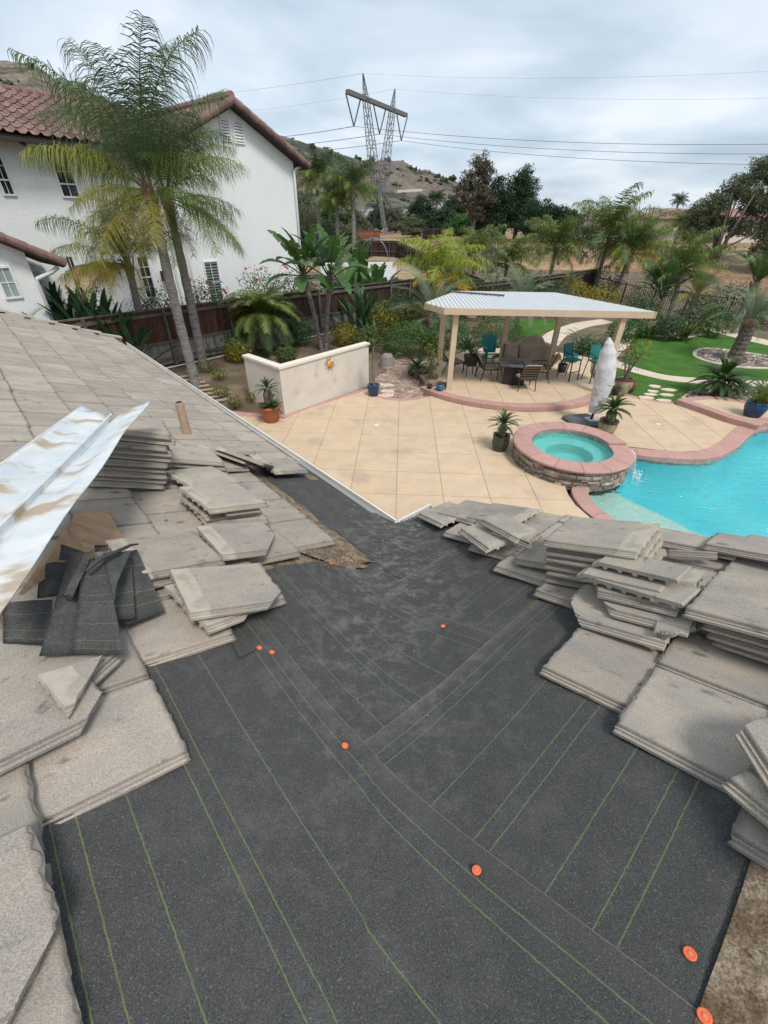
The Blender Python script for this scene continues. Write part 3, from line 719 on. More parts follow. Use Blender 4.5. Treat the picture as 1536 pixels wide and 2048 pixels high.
# ------------------------------------------------------------------ bent valley flashing leaning on the stack
def patch(corners, nu=10, nv=10, bulge=0.0, wav=0.0, seed=0):
    c = [Vector(q) for q in corners]; g = []
    nrm = (c[1]-c[0]).cross(c[3]-c[0]).normalized()
    if nrm.z < 0: nrm = -nrm
    for i in range(nu+1):
        u = i/nu; row = []
        for j in range(nv+1):
            v = j/nv
            q = (c[0]*(1-u)+c[1]*u)*(1-v)+(c[3]*(1-u)+c[2]*u)*v
            q += nrm*(bulge*math.sin(math.pi*u)*math.sin(math.pi*v)+wav*noise.noise(V(u*3+seed, v*3, seed*1.7)))
            row.append(q)
        g.append(row)
    return g
def thick(grid, t):
    """closed sheet of thickness t"""
    nr, nc = len(grid), len(grid[0]); m_ = MB()
    n0 = (grid[1][0]-grid[0][0]).cross(grid[0][1]-grid[0][0]).normalized()
    if n0.z < 0: n0 = -n0
    top = grid; bot = [[q-n0*t for q in row] for row in grid]
    m_.sheet(top); o = len(m_.v); m_.v += [q for row in bot for q in row]
    for i in range(nr-1):
        for j in range(nc-1): m_.f.append((o+i*nc+j, o+(i+1)*nc+j, o+(i+1)*nc+j+1, o+i*nc+j+1))
    ring = [(0, j) for j in range(nc)]+[(i, nc-1) for i in range(1, nr)]+[(nr-1, j) for j in range(nc-2, -1, -1)]+[(i, 0) for i in range(nr-2, 0, -1)]
    for k in range(len(ring)):
        a_ = ring[k][0]*nc+ring[k][1]; b_ = ring[(k+1) % len(ring)]; b_ = b_[0]*nc+b_[1]
        m_.f.append((a_, b_, o+b_, o+a_))
    return m_
def LP_(px, h):
    a, b = onp(PL, px, h); return rp(PL, a, b, h)
fl = thing('valley_flashing', 'long bent sheet of rusty white metal valley flashing with a folded centre rib', 'metal flashing', LP_((235, 900), 0.4))
tipR = LP_((302, 796), 0.66); nearR = LP_((-30, 1255), 0.36); ribF = LP_((222, 838), 0.52); ribN = LP_((-60, 1130), 0.36)
tipL = LP_((167, 811), 0.50); nearL = LP_((-60, 975), 0.44)
mid = LP_((236, 880), 0.555)
g1 = patch([ribF, ribN, nearR, tipR], 18, 10, 0.0, 0.022, 2)
part('right_wing', thick(g1, 0.003), m_flash, fl, smooth=True, fix=True)
g2 = patch([tipL, nearL, ribN, ribF], 18, 10, 0.0, 0.014, 5)
part('left_wing', thick(g2, 0.003), m_flash, fl, smooth=True, fix=True)
rb = MB(); d = (ribN-ribF); s1 = (nearR-ribN).normalized()*0.022; upv = PL[2]*0.028
g = []
for i in range(19):
    c_ = ribF+d*(i/18)-d*0.004; w_ = 0.0025*noise.noise(V(i*.6, 0, 0))
    g.append([c_-s1*1.3-PL[2]*0.004, c_-s1*0.75+upv*(0.95+w_*20), c_+s1*0.15+upv*1.05, c_+s1*0.9+upv*0.2, c_+s1*1.5-PL[2]*0.004])
rb.sheet(g); part('centre_rib', rb, m_flash, fl, smooth=False)
m_hem = mat('bare_metal_hem', (0.72, 0.70, 0.64), rough=0.4, metal=0.4)
hem = MB(); hem.tube([q+PL[2]*0.002 for q in [tipL+(nearL-tipL)*t for t in (0, .25, .5, .75, 1)]], 0.0065, 6); part('hem', hem, m_hem, fl, smooth=True)
# ------------------------------------------------------------------ brown boards and felt scraps
bd = patch([LP_((148, 1028), 0.10), LP_((215, 1020), 0.07), LP_((256, 1092), 0.07), LP_((120, 1140), 0.07)], 4, 4)
single('plywood_board', thick(bd, 0.014), m_ply, 'brown plywood board showing between the flashing and the felt scraps', 'board', LP_((200, 1060), 0.06), fix=True)
bd = patch([LP_((128, 1060), 0.20), LP_((150, 1056), 0.14), LP_((160, 1100), 0.12), LP_((36, 1190), 0.20)], 4, 4)
single('plywood_board', thick(bd, 0.014), m_ply, 'brown plywood strip in the dark gap below the flashing edge', 'board', LP_((120, 1100), 0.12), fix=True)
def scrap(name_label, quad, hs, nu=8, nv=10, wav=0.006, lines='v', seed=1, lw=None, bulge=0.0):
    c = [LP_(p_, h_) for p_, h_ in zip(quad, hs)]
    g = patch(c, nu, nv, bulge, wav, seed); m_ = thick(g, 0.0035)
    org = (c[0]+c[1]+c[2]+c[3])/4
    me = m_.mesh('felt_scrap', m_felt if lw else m_felt2, True, org, False)
    ul = me.uv_layers.new(name='UVMap'); nc = nv+1; k = (nu+1)*nc
    for lp in me.loops:
        i = lp.vertex_index % k; u, v = (i//nc)/nu, (i % nc)/nv
        ul.data[lp.index].uv = (u, lw[0]+(lw[1]-lw[0])*v) if lw else (u, v)
    dn = me.attributes.new('dust', 'FLOAT', 'POINT'); dn.data.foreach_set('value', [0.25]*len(me.vertices))
    o = link('felt_scrap', me, None, None, label=name_label, category='felt scrap', group='torn felt scraps piled on the left roof'); o.location = org
    return o
# quads run far edge -> near edge (v goes from far to near)
scrap('wide dark felt scrap lying lowest at the left of the pile', [(8, 1203), (105, 1198), (100, 1290), (5, 1286)], [.14, .16, .13, .12], lw=(0.60, 0.88), seed=2)
scrap('dark square felt scrap standing behind at the left of the pile', [(80, 1128), (135, 1122), (125, 1190), (74, 1196)], [.20, .20, .17, .15], lw=(0.2, 0.32), seed=3)
scrap('long felt scrap fanning down to the right of the pile', [(248, 1102), (275, 1100), (330, 1222), (243, 1253)], [.20, .19, .085, .10], lw=(0.62, 0.90), seed=4)
scrap('small square felt scrap peeping out at the top of the pile', [(188, 1090), (216, 1089), (214, 1102), (190, 1103)], [.20, .19, .17, .17], seed=5)
scrap('felt scrap folded behind the middle of the pile', [(205, 1112), (262, 1100), (270, 1235), (225, 1240)], [.215, .21, .13, .13], lw=(0.62, 0.90), seed=6)
scrap('felt scrap curling up at the back left of the pile', [(122, 1088), (172, 1105), (165, 1125), (118, 1120)], [.25, .23, .21, .20], lw=(0.28, 0.40), seed=7)
scrap('narrow plain felt scrap in the front left of the pile', [(140, 1106), (172, 1104), (146, 1307), (78, 1312)], [.25, .245, .15, .15], seed=8, wav=0.010)
scrap('broad front felt scrap with yellow-green chalk lines', [(166, 1122), (210, 1118), (247, 1308), (143, 1306)], [.255, .25, .15, .16], lw=(0.20, 0.88), seed=9, wav=0.010)
scrap('felt scrap flap hanging over the right side of the broad one', [(205, 1106), (262, 1102), (235, 1165), (228, 1205)], [.262, .25, .24, .215], seed=10)
scrap('thin twisted felt strip crossing the top of the pile', [(168, 1105), (188, 1100), (143, 1198), (125, 1192)], [.272, .27, .235, .232], seed=11)
tw = MB(); tw.tube([LP_(p_, h_) for p_, h_ in (((172, 1142), .27), ((200, 1118), .285), ((232, 1104), .28), ((262, 1090), .25), ((277, 1088), .22))], [0.006, 0.009, 0.008, 0.006, 0.003], 6)
single('felt_scrap', tw, m_felt2, 'twisted dark cord of torn felt on top of the felt scraps', 'felt scrap', LP_((200, 1118), .28), smooth=True)
# a roofing nail standing on a laid tile
p = LP_((331, 1036), 0.075); mb = MB(); mb.lathe([(0, .035), (.0015, .035), (.0015, 0.002), (.011, .002), (.011, 0)], 8, p)
single('roofing_nail', mb, m_nailhead, 'single nail standing head down on a laid tile by the crossed pile', 'nail', p)
# ================================================================== GROUND, PATIO, POOL
m_soil = mat('garden_soil', (0.115, 0.083, 0.055), (0.19, 0.145, 0.10), scale=1.3, rough=0.95, bump=0.7, bscale=22, speck=0.35, sscale=40, jitter=False, col3=(0.075, 0.085, 0.035), s3=0.8, lo3=0.58, hi3=0.72)
m_field = mat('dry_field', (0.29, 0.175, 0.10), (0.22, 0.145, 0.09), scale=0.25, rough=0.95, bump=0.6, bscale=3, speck=0.22, sscale=2.2, jitter=False, col3=(0.36, 0.27, 0.15), s3=0.09, lo3=0.5, hi3=0.66, detail=8)
m_conc = mat('tan_concrete', (0.585, 0.44, 0.30), (0.53, 0.40, 0.275), scale=2.2, rough=0.85, bump=0.15, bscale=90, speck=0.07, sscale=45, rnd=0.025, jitter=False, col3=(0.45, 0.34, 0.25), s3=.8, lo3=0.55, hi3=0.70, detail=10, coord='Generated' if False else 'Object')
m_joint = mat('patio_joint', (0.30, 0.22, 0.15), rough=0.9)
m_cop = mat('pink_coping', (0.47, 0.275, 0.235), (0.42, 0.25, 0.215), scale=5, rough=0.8, bump=0.1, bscale=120, speck=0.06, sscale=90, rnd=0.05)
m_path = mat('pale_path_concrete', (0.62, 0.52, 0.42), (0.57, 0.475, 0.385), scale=1.2, rough=0.85, speck=0.05, sscale=30, rnd=0.02)
m_turf = mat('artificial_turf', (0.050, 0.125, 0.022), (0.075, 0.16, 0.032), scale=1.4, rough=0.9, spec=0.1, bump=0.8, bscale=130, speck=0.25, sscale=160, jitter=False)
m_gravel = mat('pink_gravel', (0.42, 0.31, 0.25), (0.27, 0.19, 0.155), scale=12, rough=0.9, jitter=False, speck=0.4, sscale=55, bump=0.6, bscale=50)
m_stone_bits = mat('gravel_stones', (0.50, 0.36, 0.29), (0.30, 0.21, 0.17), scale=2.3, lo=0.4, hi=0.6, rough=0.9, jitter=False, col3=(0.60, 0.52, 0.45), s3=3.1, lo3=0.55, hi3=0.6)
m_plaster = mat('pool_plaster', (0.15, 0.78, 0.82), (0.07, 0.66, 0.73), scale=.55, rough=0.8, speck=0.06, sscale=60, jitter=False)
m_shelfp = mat('pale_pebble_plaster', (0.60, 0.80, 0.70), (0.42, 0.66, 0.57), scale=45, rough=0.8, speck=0.16, sscale=80, jitter=False)
m_spapl = mat('spa_plaster', (0.40, 0.80, 0.74), (0.26, 0.68, 0.65), scale=40, rough=0.8, speck=0.16, sscale=80, jitter=False)
m_tileband = mat('waterline_tile', (0.40, 0.37, 0.30), (0.22, 0.21, 0.18), scale=9, rough=0.4, speck=0.2, sscale=40, jitter=False)
m_stack = mat('stacked_ledgestone', (0.33, 0.27, 0.21), (0.20, 0.17, 0.145), scale=9, rough=0.9, rnd=0.42, hrnd=0.02, bump=0.6, bscale=60, col3=(0.46, 0.43, 0.39), s3=7)
m_grout = mat('dark_grout', (0.07, 0.06, 0.05), rough=0.95)

def water_mat(name, tint, amp, scale):
    m = bpy.data.materials.new(name); m.use_nodes = True; N = m.node_tree.nodes; L = m.node_tree.links; b = N['Principled BSDF']
    b.inputs['Base Color'].default_value = (*tint, 1); b.inputs['Roughness'].default_value = 0.0; b.inputs['IOR'].default_value = 1.33; b.inputs['Transmission Weight'].default_value = 1.0
    tc = N.new('ShaderNodeTexCoord'); n = N.new('ShaderNodeTexNoise'); n.inputs['Scale'].default_value = scale; n.inputs['Detail'].default_value = 3; n.inputs['Distortion'].default_value = 0.6
    mp = N.new('ShaderNodeMapping'); mp.inputs['Scale'].default_value = (1, 2.2, 1); mp.inputs['Rotation'].default_value = (0, 0, 0.25)
    L.new(tc.outputs['Object'], mp.inputs[0]); L.new(mp.outputs[0], n.inputs['Vector'])
    bp = N.new('ShaderNodeBump'); bp.inputs['Strength'].default_value = amp; bp.inputs['Distance'].default_value = 0.09; L.new(n.outputs[0], bp.inputs['Height']); L.new(bp.outputs[0], b.inputs['Normal'])
    return m
m_water = water_mat('pool_water', (0.90, 0.99, 1.0), 1.0, 3.6)
m_water2 = water_mat('spa_water', (0.62, 0.97, 0.95), 0.25, 5.0)

def circ(c, r, a0, a1, n): return [V(c[0]+r*math.cos(R(a0+(a1-a0)*i/n)), c[1]+r*math.sin(R(a0+(a1-a0)*i/n)), 0) for i in range(n+1)]
def smooth(pts, n=8, closed=False):
    """Catmull-Rom through 2-D points"""
    P_ = [V(p[0], p[1], p[2] if len(p) > 2 else 0) for p in pts]; out = []; k = len(P_)
    for i in range(k if closed else k-1):
        p0, p1, p2, p3 = (P_[(i-1) % k], P_[i], P_[(i+1) % k], P_[(i+2) % k]) if closed else (P_[max(i-1, 0)], P_[i], P_[i+1], P_[min(i+2, k-1)])
        for j in range(n):
            t = j/n
            out.append(0.5*((2*p1)+(p2-p0)*t+(2*p0-5*p1+4*p2-p3)*t*t+(3*p1-p0-3*p2+p3)*t**3))
    if not closed: out.append(P_[-1])
    return out
def inside(p, poly):
    c = False; n = len(poly); j = n-1
    for i in range(n):
        a, b = poly[i], poly[j]
        if (a[1] > p[1]) != (b[1] > p[1]) and p[0] < (b[0]-a[0])*(p[1]-a[1])/(b[1]-a[1])+a[0]: c = not c
        j = i
    return c
def clip(poly, pt, nn):
    out = []; n = len(poly)
    for i in range(n):
        a, b = poly[i], poly[(i+1) % n]; da = (a[0]-pt[0])*nn[0]+(a[1]-pt[1])*nn[1]; db = (b[0]-pt[0])*nn[0]+(b[1]-pt[1])*nn[1]
        if da <= 0: out.append(a)
        if (da < 0 < db) or (db < 0 < da):
            t = da/(da-db); out.append((a[0]+(b[0]-a[0])*t, a[1]+(b[1]-a[1])*t))
    return out

SPA = (4.50, 9.45)
# pool waterline outline (inner edge of the coping)
pool = smooth([(5.15, 8.62), (4.62, 8.25), (4.40, 7.80), (4.43, 7.40), (4.52, 7.10), (4.70, 6.73), (4.98, 6.42), (5.6, 6.0), (7.0, 5.5), (9.5, 5.1), (12.5, 5.6), (14.2, 7.4), (14.1, 9.6), (13.0, 11.3), (12.0, 11.75), (11.15, 11.74), (10.55, 11.46), (9.85, 10.85), (9.30, 10.36), (8.50, 9.83), (7.88, 9.63), (6.95, 9.68), (6.30, 9.85), (5.75, 9.65)], 6, True)
coping_out = None
# ---------- patio outline
patio = [(-9.5, 12.6), (-5.2, 12.10), (-4.3, 11.90), (-3.67, 11.80), (-2.98, 11.74), (-2.34, 12.62), (-1.69, 13.28), (-0.66, 14.38), (-0.45, 13.85), (-0.05, 13.48), (0.45, 13.34), (1.0, 13.50), (1.36, 13.80)]
ARC = (4.32, 16.42); AR = 3.80
patio += [(p.x, p.y) for p in circ(ARC, AR+0.0, 222, 318, 24)]
patio += [(8.0, 14.40), (8.35, 14.05), (8.85, 13.70), (9.42, 13.50), (9.50, 13.52), (10.62, 11.5)]
# along the pool's outer coping edge back to the spa
patio += [(10.2, 11.62), (9.54, 11.02), (8.95, 10.51), (8.2, 10.15), (7.63, 10.07), (7.05, 10.15), (6.49, 10.30), (5.9, 10.35)]
patio += [(p.x, p.y) for p in circ(SPA, 1.33, 40, 250, 24)]
patio += [(4.02, 8.2), (3.98, 7.85), (3.99, 7.46), (4.12, 7.01), (4.34, 6.68), (4.60, 6.38), (5.3, 5.75), (6.8, 5.15), (6.8, 3.9), (-9.5, 3.9)]
mb = MB(); mb.prism(patio, -0.10, -0.007)
patio_o = struct('patio', mb, m_joint, fix=True)
GY = R(1.65); GU, GV = 0.035*.997, 8.773*.997
def gw(u, v): return (math.cos(GY)*u+math.sin(GY)*v, -math.sin(GY)*u+math.cos(GY)*v)
np_ = 0
for k in range(-9, 12):
    for m_i in range(-6, 8):
        u0_, v0_ = GU+k*.997, GV+m_i*.997; g_ = 0.0065
        cell = [gw(u0_+g_, v0_+g_), gw(u0_+.997-g_, v0_+g_), gw(u0_+.997-g_, v0_+.997-g_), gw(u0_+g_, v0_+.997-g_)]
        cx, cy = gw(u0_+.5, v0_+.5)
        if cy < 3: continue
        poly = patio
        for i in range(4):
            a, b = cell[i], cell[(i+1) % 4]; nn = (b[1]-a[1], -(b[0]-a[0])); poly = clip(poly, a, nn)
            if len(poly) < 3: break
        if len(poly) < 3: continue
        ar = abs(sum(poly[i][0]*poly[(i+1) % len(poly)][1]-poly[(i+1) % len(poly)][0]*poly[i][1] for i in range(len(poly))))/2
        if ar < 0.01: continue
        cl = []
        for p in poly:
            if not cl or (abs(p[0]-cl[-1][0])+abs(p[1]-cl[-1][1])) > 1e-4: cl.append(p)
        mb = MB(); mb.prism(cl, -0.02, 0.0); part('patio_panel', mb, m_conc, patio_o, fix=True); np_ += 1
print('panels', np_)
# ---------- strips of coping / border bricks along a curve
def strip_pieces(name, inner, outer, z0, z1, mat_, parent, plen, gap=0.006, nose=0.0, sub=3):
    """inner/outer are matching point lists; cut into pieces of about plen metres"""
    L_ = [0]
    for i in range(1, len(inner)): L_.append(L_[-1]+((inner[i]+outer[i])/2-(inner[i-1]+outer[i-1])/2).length)
    n = max(1, round(L_[-1]/plen)); step = L_[-1]/n
    def samp(arr, s):
        s = min(max(s, 0), L_[-1])
        for i in range(1, len(L_)):
            if s <= L_[i] or i == len(L_)-1:
                t = (s-L_[i-1])/max(1e-9, L_[i]-L_[i-1]); return arr[i-1].lerp(arr[i], min(1, max(0, t)))
    for k in range(n):
        s0, s1 = k*step+gap/2, (k+1)*step-gap/2
        rows = []
        for j in range(sub+1):
            s = s0+(s1-s0)*j/sub; a, b = samp(inner, s), samp(outer, s); d = (b-a).normalized()*0.012
            rows.append([V(a.x, a.y, z0), V(a.x, a.y, z1-0.012), V(a.x+d.x, a.y+d.y, z1), V(b.x-d.x, b.y-d.y, z1), V(b.x, b.y, z1-0.012), V(b.x, b.y, z0)])
        m_ = MB(); m_.sheet(rows)
        m_.f += [tuple(range(6)), tuple(sub*6+i for i in range(6))[::-1]]
        m_.f += [(j*6, (j+1)*6, (j+1)*6+5, j*6+5) for j in range(sub)]
        part(name, m_, mat_, parent, fix=True)
def offset(pts, d):
    out = []
    for i, p in enumerate(pts):
        t = (pts[min(i+1, len(pts)-1)]-pts[max(i-1, 0)]).normalized(); out.append(p+V(-t.y, t.x, 0)*d)
    return out
# ---------- pool basin, shelf, coping, water
ZW = -0.13
def poly_at(pts, z): return [V(p[0], p[1], z) for p in pts]
n = len(pool)
mb = MB()
mb.add(poly_at(pool, -0.02)+poly_at(pool, -0.25), [(i, (i+1) % n, n+(i+1) % n, n+i) for i in range(n)])
pl = shadow_root('pool'); pl.location = (6, 8, 0)
part('waterline_band', mb, m_tileband, pl)
mb = MB(); mb.add(poly_at(pool, -0.25)+poly_at([p.lerp(V(9, 8, 0), 0.05) for p in pool], -1.55), [(i, (i+1) % n, n+(i+1) % n, n+i) for i in range(n)]+[tuple(range(n, 2*n))])
part('pool_basin', mb, m_plaster, pl, fix=True)
# shallow shelf: nearer corner, edge line from spa foot to the right
se = [V(5.25, 8.40, 0), V(5.36, 8.10, 0), V(5.86, 7.45, 0), V(6.45, 6.55, 0), V(7.2, 5.35, 0)]
sh = [p for p in pool if p.x < 5.9 and p.y < 8.7 and (p-V(5.05, 8.35, 0)).dot(V(.75, .5, 0)) < 0.9]
lo = smooth([(5.10, 8.62), (4.62, 8.25), (4.40, 7.80), (4.43, 7.40), (4.52, 7.10), (4.70, 6.73), (4.98, 6.42), (5.6, 6.0), (6.6, 5.55)], 6)
shelf = [(p.x, p.y) for p in lo]+[(p.x, p.y) for p in reversed(se)]
mb = MB(); mb.prism(shelf, -1.5, -0.30); part('shallow_shelf', mb, m_shelfp, pl, fix=True)
mb = MB(); mb.add(poly_at(pool, ZW), [tuple(range(n))])
if sum(pool[i].x*pool[(i+1) % n].y-pool[(i+1) % n].x*pool[i].y for i in range(n)) < 0: mb.f = [f[::-1] for f in mb.f]
w_ = part('pool_water', mb, m_water, pl)
near_in = smooth([(4.62, 8.25), (4.42, 7.85), (4.43, 7.40), (4.52, 7.10), (4.70, 6.73), (4.98, 6.42), (5.6, 6.0), (7.0, 5.5)], 6)
strip_pieces('coping_stone', offset(near_in, -0.005), offset(near_in, -0.36), -0.09, 0.022, m_cop, pl, 0.62)
far_in = smooth([(11.1, 11.72), (10.55, 11.46), (9.85, 10.85), (9.30, 10.36), (8.50, 9.83), (7.88, 9.63), (6.95, 9.68), (6.30, 9.82), (5.80, 9.95)], 6)
strip_pieces('coping_stone', offset(far_in, 0.005), offset(far_in, -0.42), -0.09, 0.022, m_cop, pl, 0.66)
# far side of the pool, mostly out of frame
fo = smooth([(7.0, 5.5), (9.5, 5.1), (12.5, 5.6), (14.2, 7.4), (14.1, 9.6), (13.0, 11.3), (12.0, 11.75), (11.2, 11.74)], 6)
strip_pieces('coping_stone', offset(fo, -0.005), offset(fo, -0.36), -0.09, 0.022, m_cop, pl, 0.7)
# ---------- spa
spa = shadow_root('spa'); spa.location = (SPA[0], SPA[1], 0)
def ring(r0, r1, z0, z1, n=64): return [(r0, z0), (r0, z1), (r1, z1), (r1, z0)]
mb = MB(); mb.lathe([(0.945, 0.385), (0.945, -0.55), (1.295, -0.55), (1.295, 0.385), (0.945, 0.385)], 72, (SPA[0], SPA[1], 0)); part('spa_wall', mb, m_grout, spa)
mb = MB(); mb.lathe([(0.0, -0.50), (0.52, -0.50), (0.54, 0.02), (0.56, 0.03), (0.93, 0.035), (0.942, 0.26)], 72, (SPA[0], SPA[1], 0)); part('spa_basin', mb, m_spapl, spa, smooth=False)
mb = MB(); mb.lathe([(0.941, 0.255), (0.9405, 0.384)], 72, (SPA[0], SPA[1], 0)); part('waterline_band', mb, m_tileband, spa)
mb = MB(); mb.add([V(SPA[0]+.9395*math.cos(6.2832*i/72), SPA[1]+.9395*math.sin(6.2832*i/72), .31) for i in range(72)], [tuple(range(72))]); part('spa_water', mb, m_water2, spa)
for k in range(14):
    a0, a1 = 360/14*k+4, 360/14*(k+1)+4
    am = (a0+a1)/2 % 360
    z1 = 0.45
    if 335 < am or am < 3: z1 = 0.40; 
    inn, ou = circ(SPA, 0.925, a0+.25, a1-.25, 6), circ(SPA, 1.385, a0+.25, a1-.25, 6)
    rows = []
    for a, b in zip(inn, ou):
        d = (b-a).normalized()*0.03
        rows.append([V(a.x, a.y, 0.386), V(a.x, a.y, z1-.012), V(a.x+d.x*.5, a.y+d.y*.5, z1), V(b.x-d.x, b.y-d.y, z1), V(b.x-d.x*.25, b.y-d.y*.25, z1-.012), V(b.x, b.y, z1-.03), V(b.x-d.x*.3, b.y-d.y*.3, 0.386)])
    m_ = MB(); m_.sheet(rows); m_.f += [tuple(range(7)), tuple(42+i for i in range(7))[::-1]]+[(j*7, (j+1)*7, (j+1)*7+6, j*7+6) for j in range(6)]
    part('coping_stone', m_, m_cop, spa, fix=True)
rr = random.Random(5)
z = -0.09; row = 0
while z < 0.375:
    h_ = min(rr.choice([.045, .055, .07, .08]), 0.383-z); a = rr.uniform(0, 10); end = a+360
    vis0, vis1 = 130, 372
    while a < end-1:
        w_ = rr.uniform(6, 17)
        a1 = min(a+w_, end)
        am = (a+a1)/2 % 360
        if am > 120 or am < 15:
            n_ = 3; ro = 1.33+rr.uniform(-.015, .025); rows = []
            for j in range(n_+1):
                t = R(a+0.35+(a1-a-0.7)*j/n_); c_, s_ = math.cos(t), math.sin(t); r2 = ro+rr.uniform(-.006, .006)
                rows.append([V(SPA[0]+q*c_, SPA[1]+q*s_, zz) for q, zz in ((1.28, z+.004), (r2-.008, z+.004), (r2, z+.012), (r2+rr.uniform(-.004, .004), z+h_-.012), (r2-.012, z+h_-.004), (1.28, z+h_-.004))])
            m_ = MB(); m_.sheet(rows); m_.f += [tuple(range(6)), tuple(n_*6+i for i in range(6))[::-1]]
            part('ledge_stone', m_, m_stack, spa, fix=True)
        a = a1
    z += h_
# water spilling from the spa into the pool
m_foam = mat('white_water', (0.75, 0.82, 0.84), rough=0.25, spec=0.6)
mb = MB(); rr = random.Random(4)
for k in range(26):
    a = R(rr.uniform(-22, -4)); r_ = 1.40+rr.uniform(0, .03); d = V(math.cos(a), math.sin(a), 0); p = V(SPA[0], SPA[1], 0)+d*r_
    mb.tube([p+V(0, 0, .38), p+d*.04+V(0, 0, .25), p+d*.07+V(0, 0, 0), p+d*.085+V(0, 0, ZW)], rr.uniform(.003, .008), 5)
for k in range(140):
    a = R(rr.gauss(-14, 9)); r_ = 1.50+abs(rr.gauss(0, .12)); pebbles(mb, V(SPA[0]+r_*math.cos(a), SPA[1]+r_*math.sin(a), ZW+rr.uniform(0, .02)), rr.uniform(.006, .025), rr)
x = part('spilling_water', mb, m_foam, spa, smooth=True)
# ---------- raised pergola floor
fl_ = shadow_root('pergola_floor'); fl_.location = (ARC[0], ARC[1], 0)
fp = [(p.x, p.y) for p in circ(ARC, AR-0.36, 215, 330, 30)]+[(7.7, 16.4), (8.6, 18.5), (6.5, 19.8), (3.0, 19.8), (1.4, 17.8), (1.15, 15.8)]
mb = MB(); mb.prism(fp, -0.05, 0.136); part('floor_base', mb, m_joint, fl_, fix=True)
for k in range(0, 9):
    for m_i in range(3, 12):
        u0_, v0_ = GU+0.3+k*.997, GV+m_i*.997+.2; g_ = 0.0065
        cell = [gw(u0_+g_, v0_+g_), gw(u0_+.997-g_, v0_+g_), gw(u0_+.997-g_, v0_+.997-g_), gw(u0_+g_, v0_+.997-g_)]
        poly = fp
        for i in range(4):
            a, b = cell[i], cell[(i+1) % 4]; poly = clip(poly, a, (b[1]-a[1], -(b[0]-a[0])))
            if len(poly) < 3: break
        if len(poly) < 3: continue
        ar = abs(sum(poly[i][0]*poly[(i+1) % len(poly)][1]-poly[(i+1) % len(poly)][0]*poly[i][1] for i in range(len(poly))))/2
        if ar < .01: continue
        mb = MB(); mb.prism(poly, 0.125, 0.143); part('floor_panel', mb, m_conc, fl_, fix=True)
strip_pieces('step_stone', circ(ARC, AR-0.355, 213, 333, 40), circ(ARC, AR-0.02, 213, 333, 40), -0.03, 0.152, m_cop, fl_, 0.75)
# pink flush borders
bord = shadow_root('patio_border'); bord.location = (0, 13, 0)
b1 = [V(-5.9, 12.22, 0), V(-5.2, 12.12, 0), V(-4.3, 11.92, 0), V(-3.67, 11.82, 0), V(-3.02, 11.78, 0)]
strip_pieces('border_brick', offset(b1, 0.0), offset(b1, 0.26), -0.05, 0.006, m_cop, bord, 0.6)
b2 = [V(-2.95, 11.80, 0), V(-2.34, 12.64, 0), V(-1.5, 13.50, 0), V(-0.64, 14.42, 0)]
strip_pieces('border_brick', offset(b2, 0.0), offset(b2, 0.17), -0.05, 0.007, m_cop, bord, 0.6)
b3 = smooth([(-0.66, 14.40), (-0.48, 13.86), (-0.05, 13.50), (0.45, 13.36), (1.0, 13.52), (1.30, 13.78)], 6)
strip_pieces('border_brick', offset(b3, 0.0), offset(b3, 0.22), -0.05, 0.008, m_cop, bord, 0.55)
b4 = smooth([(8.0, 14.42), (8.35, 14.07), (8.85, 13.72), (9.40, 13.52)], 6)
strip_pieces('border_brick', offset(b4, 0.0), offset(b4, 0.20), -0.05, 0.006, m_cop, bord, 0.6)
# ---------- raised deck at right with pink edge
rd = shadow_root('raised_deck'); rd.location = (10.5, 12.5, 0)
fe = [V(9.44, 13.50, 0), V(9.80, 12.80, 0), V(10.12, 12.08, 0), V(10.58, 11.50, 0)]
be = smooth([(9.44, 13.56), (10.25, 13.84), (11.1, 13.84), (11.9, 13.3), (13.2, 12.4)], 5)
dp = [(p.x, p.y) for p in fe]+[(11.2, 11.9), (12.0, 11.95), (13.2, 11.6)]+[(p.x, p.y) for p in reversed(be)]
mb = MB(); mb.prism(dp, -0.25, 0.145); part('deck_slab', mb, m_conc, rd, fix=True)
strip_pieces('edge_stone', offset(fe, 0.02), offset(fe, -0.30), -0.05, 0.165, m_cop, rd, 0.7) if False else strip_pieces('edge_stone', offset(fe, -0.02), offset(fe, 0.30), -0.03, 0.168, m_cop, rd, 0.72)
strip_pieces('edge_stone', offset(be, 0.02), offset(be, -0.24), 0.0, 0.166, m_cop, rd, 0.72)
pe = smooth([(10.60, 11.50), (11.15, 11.78), (12.0, 11.8), (13.2, 11.4)], 5)
strip_pieces('edge_stone', offset(pe, -0.01), offset(pe, 0.30), 0.02, 0.170, m_cop, rd, 0.72)
mb = MB(); mb.prism([(p.x, p.y) for p in offset(pe, -0.004)]+[(p.x, p.y) for p in reversed(offset(pe, 0.2))], -0.35, 0.02); part('stone_riser', mb, m_stack, rd, fix=True)

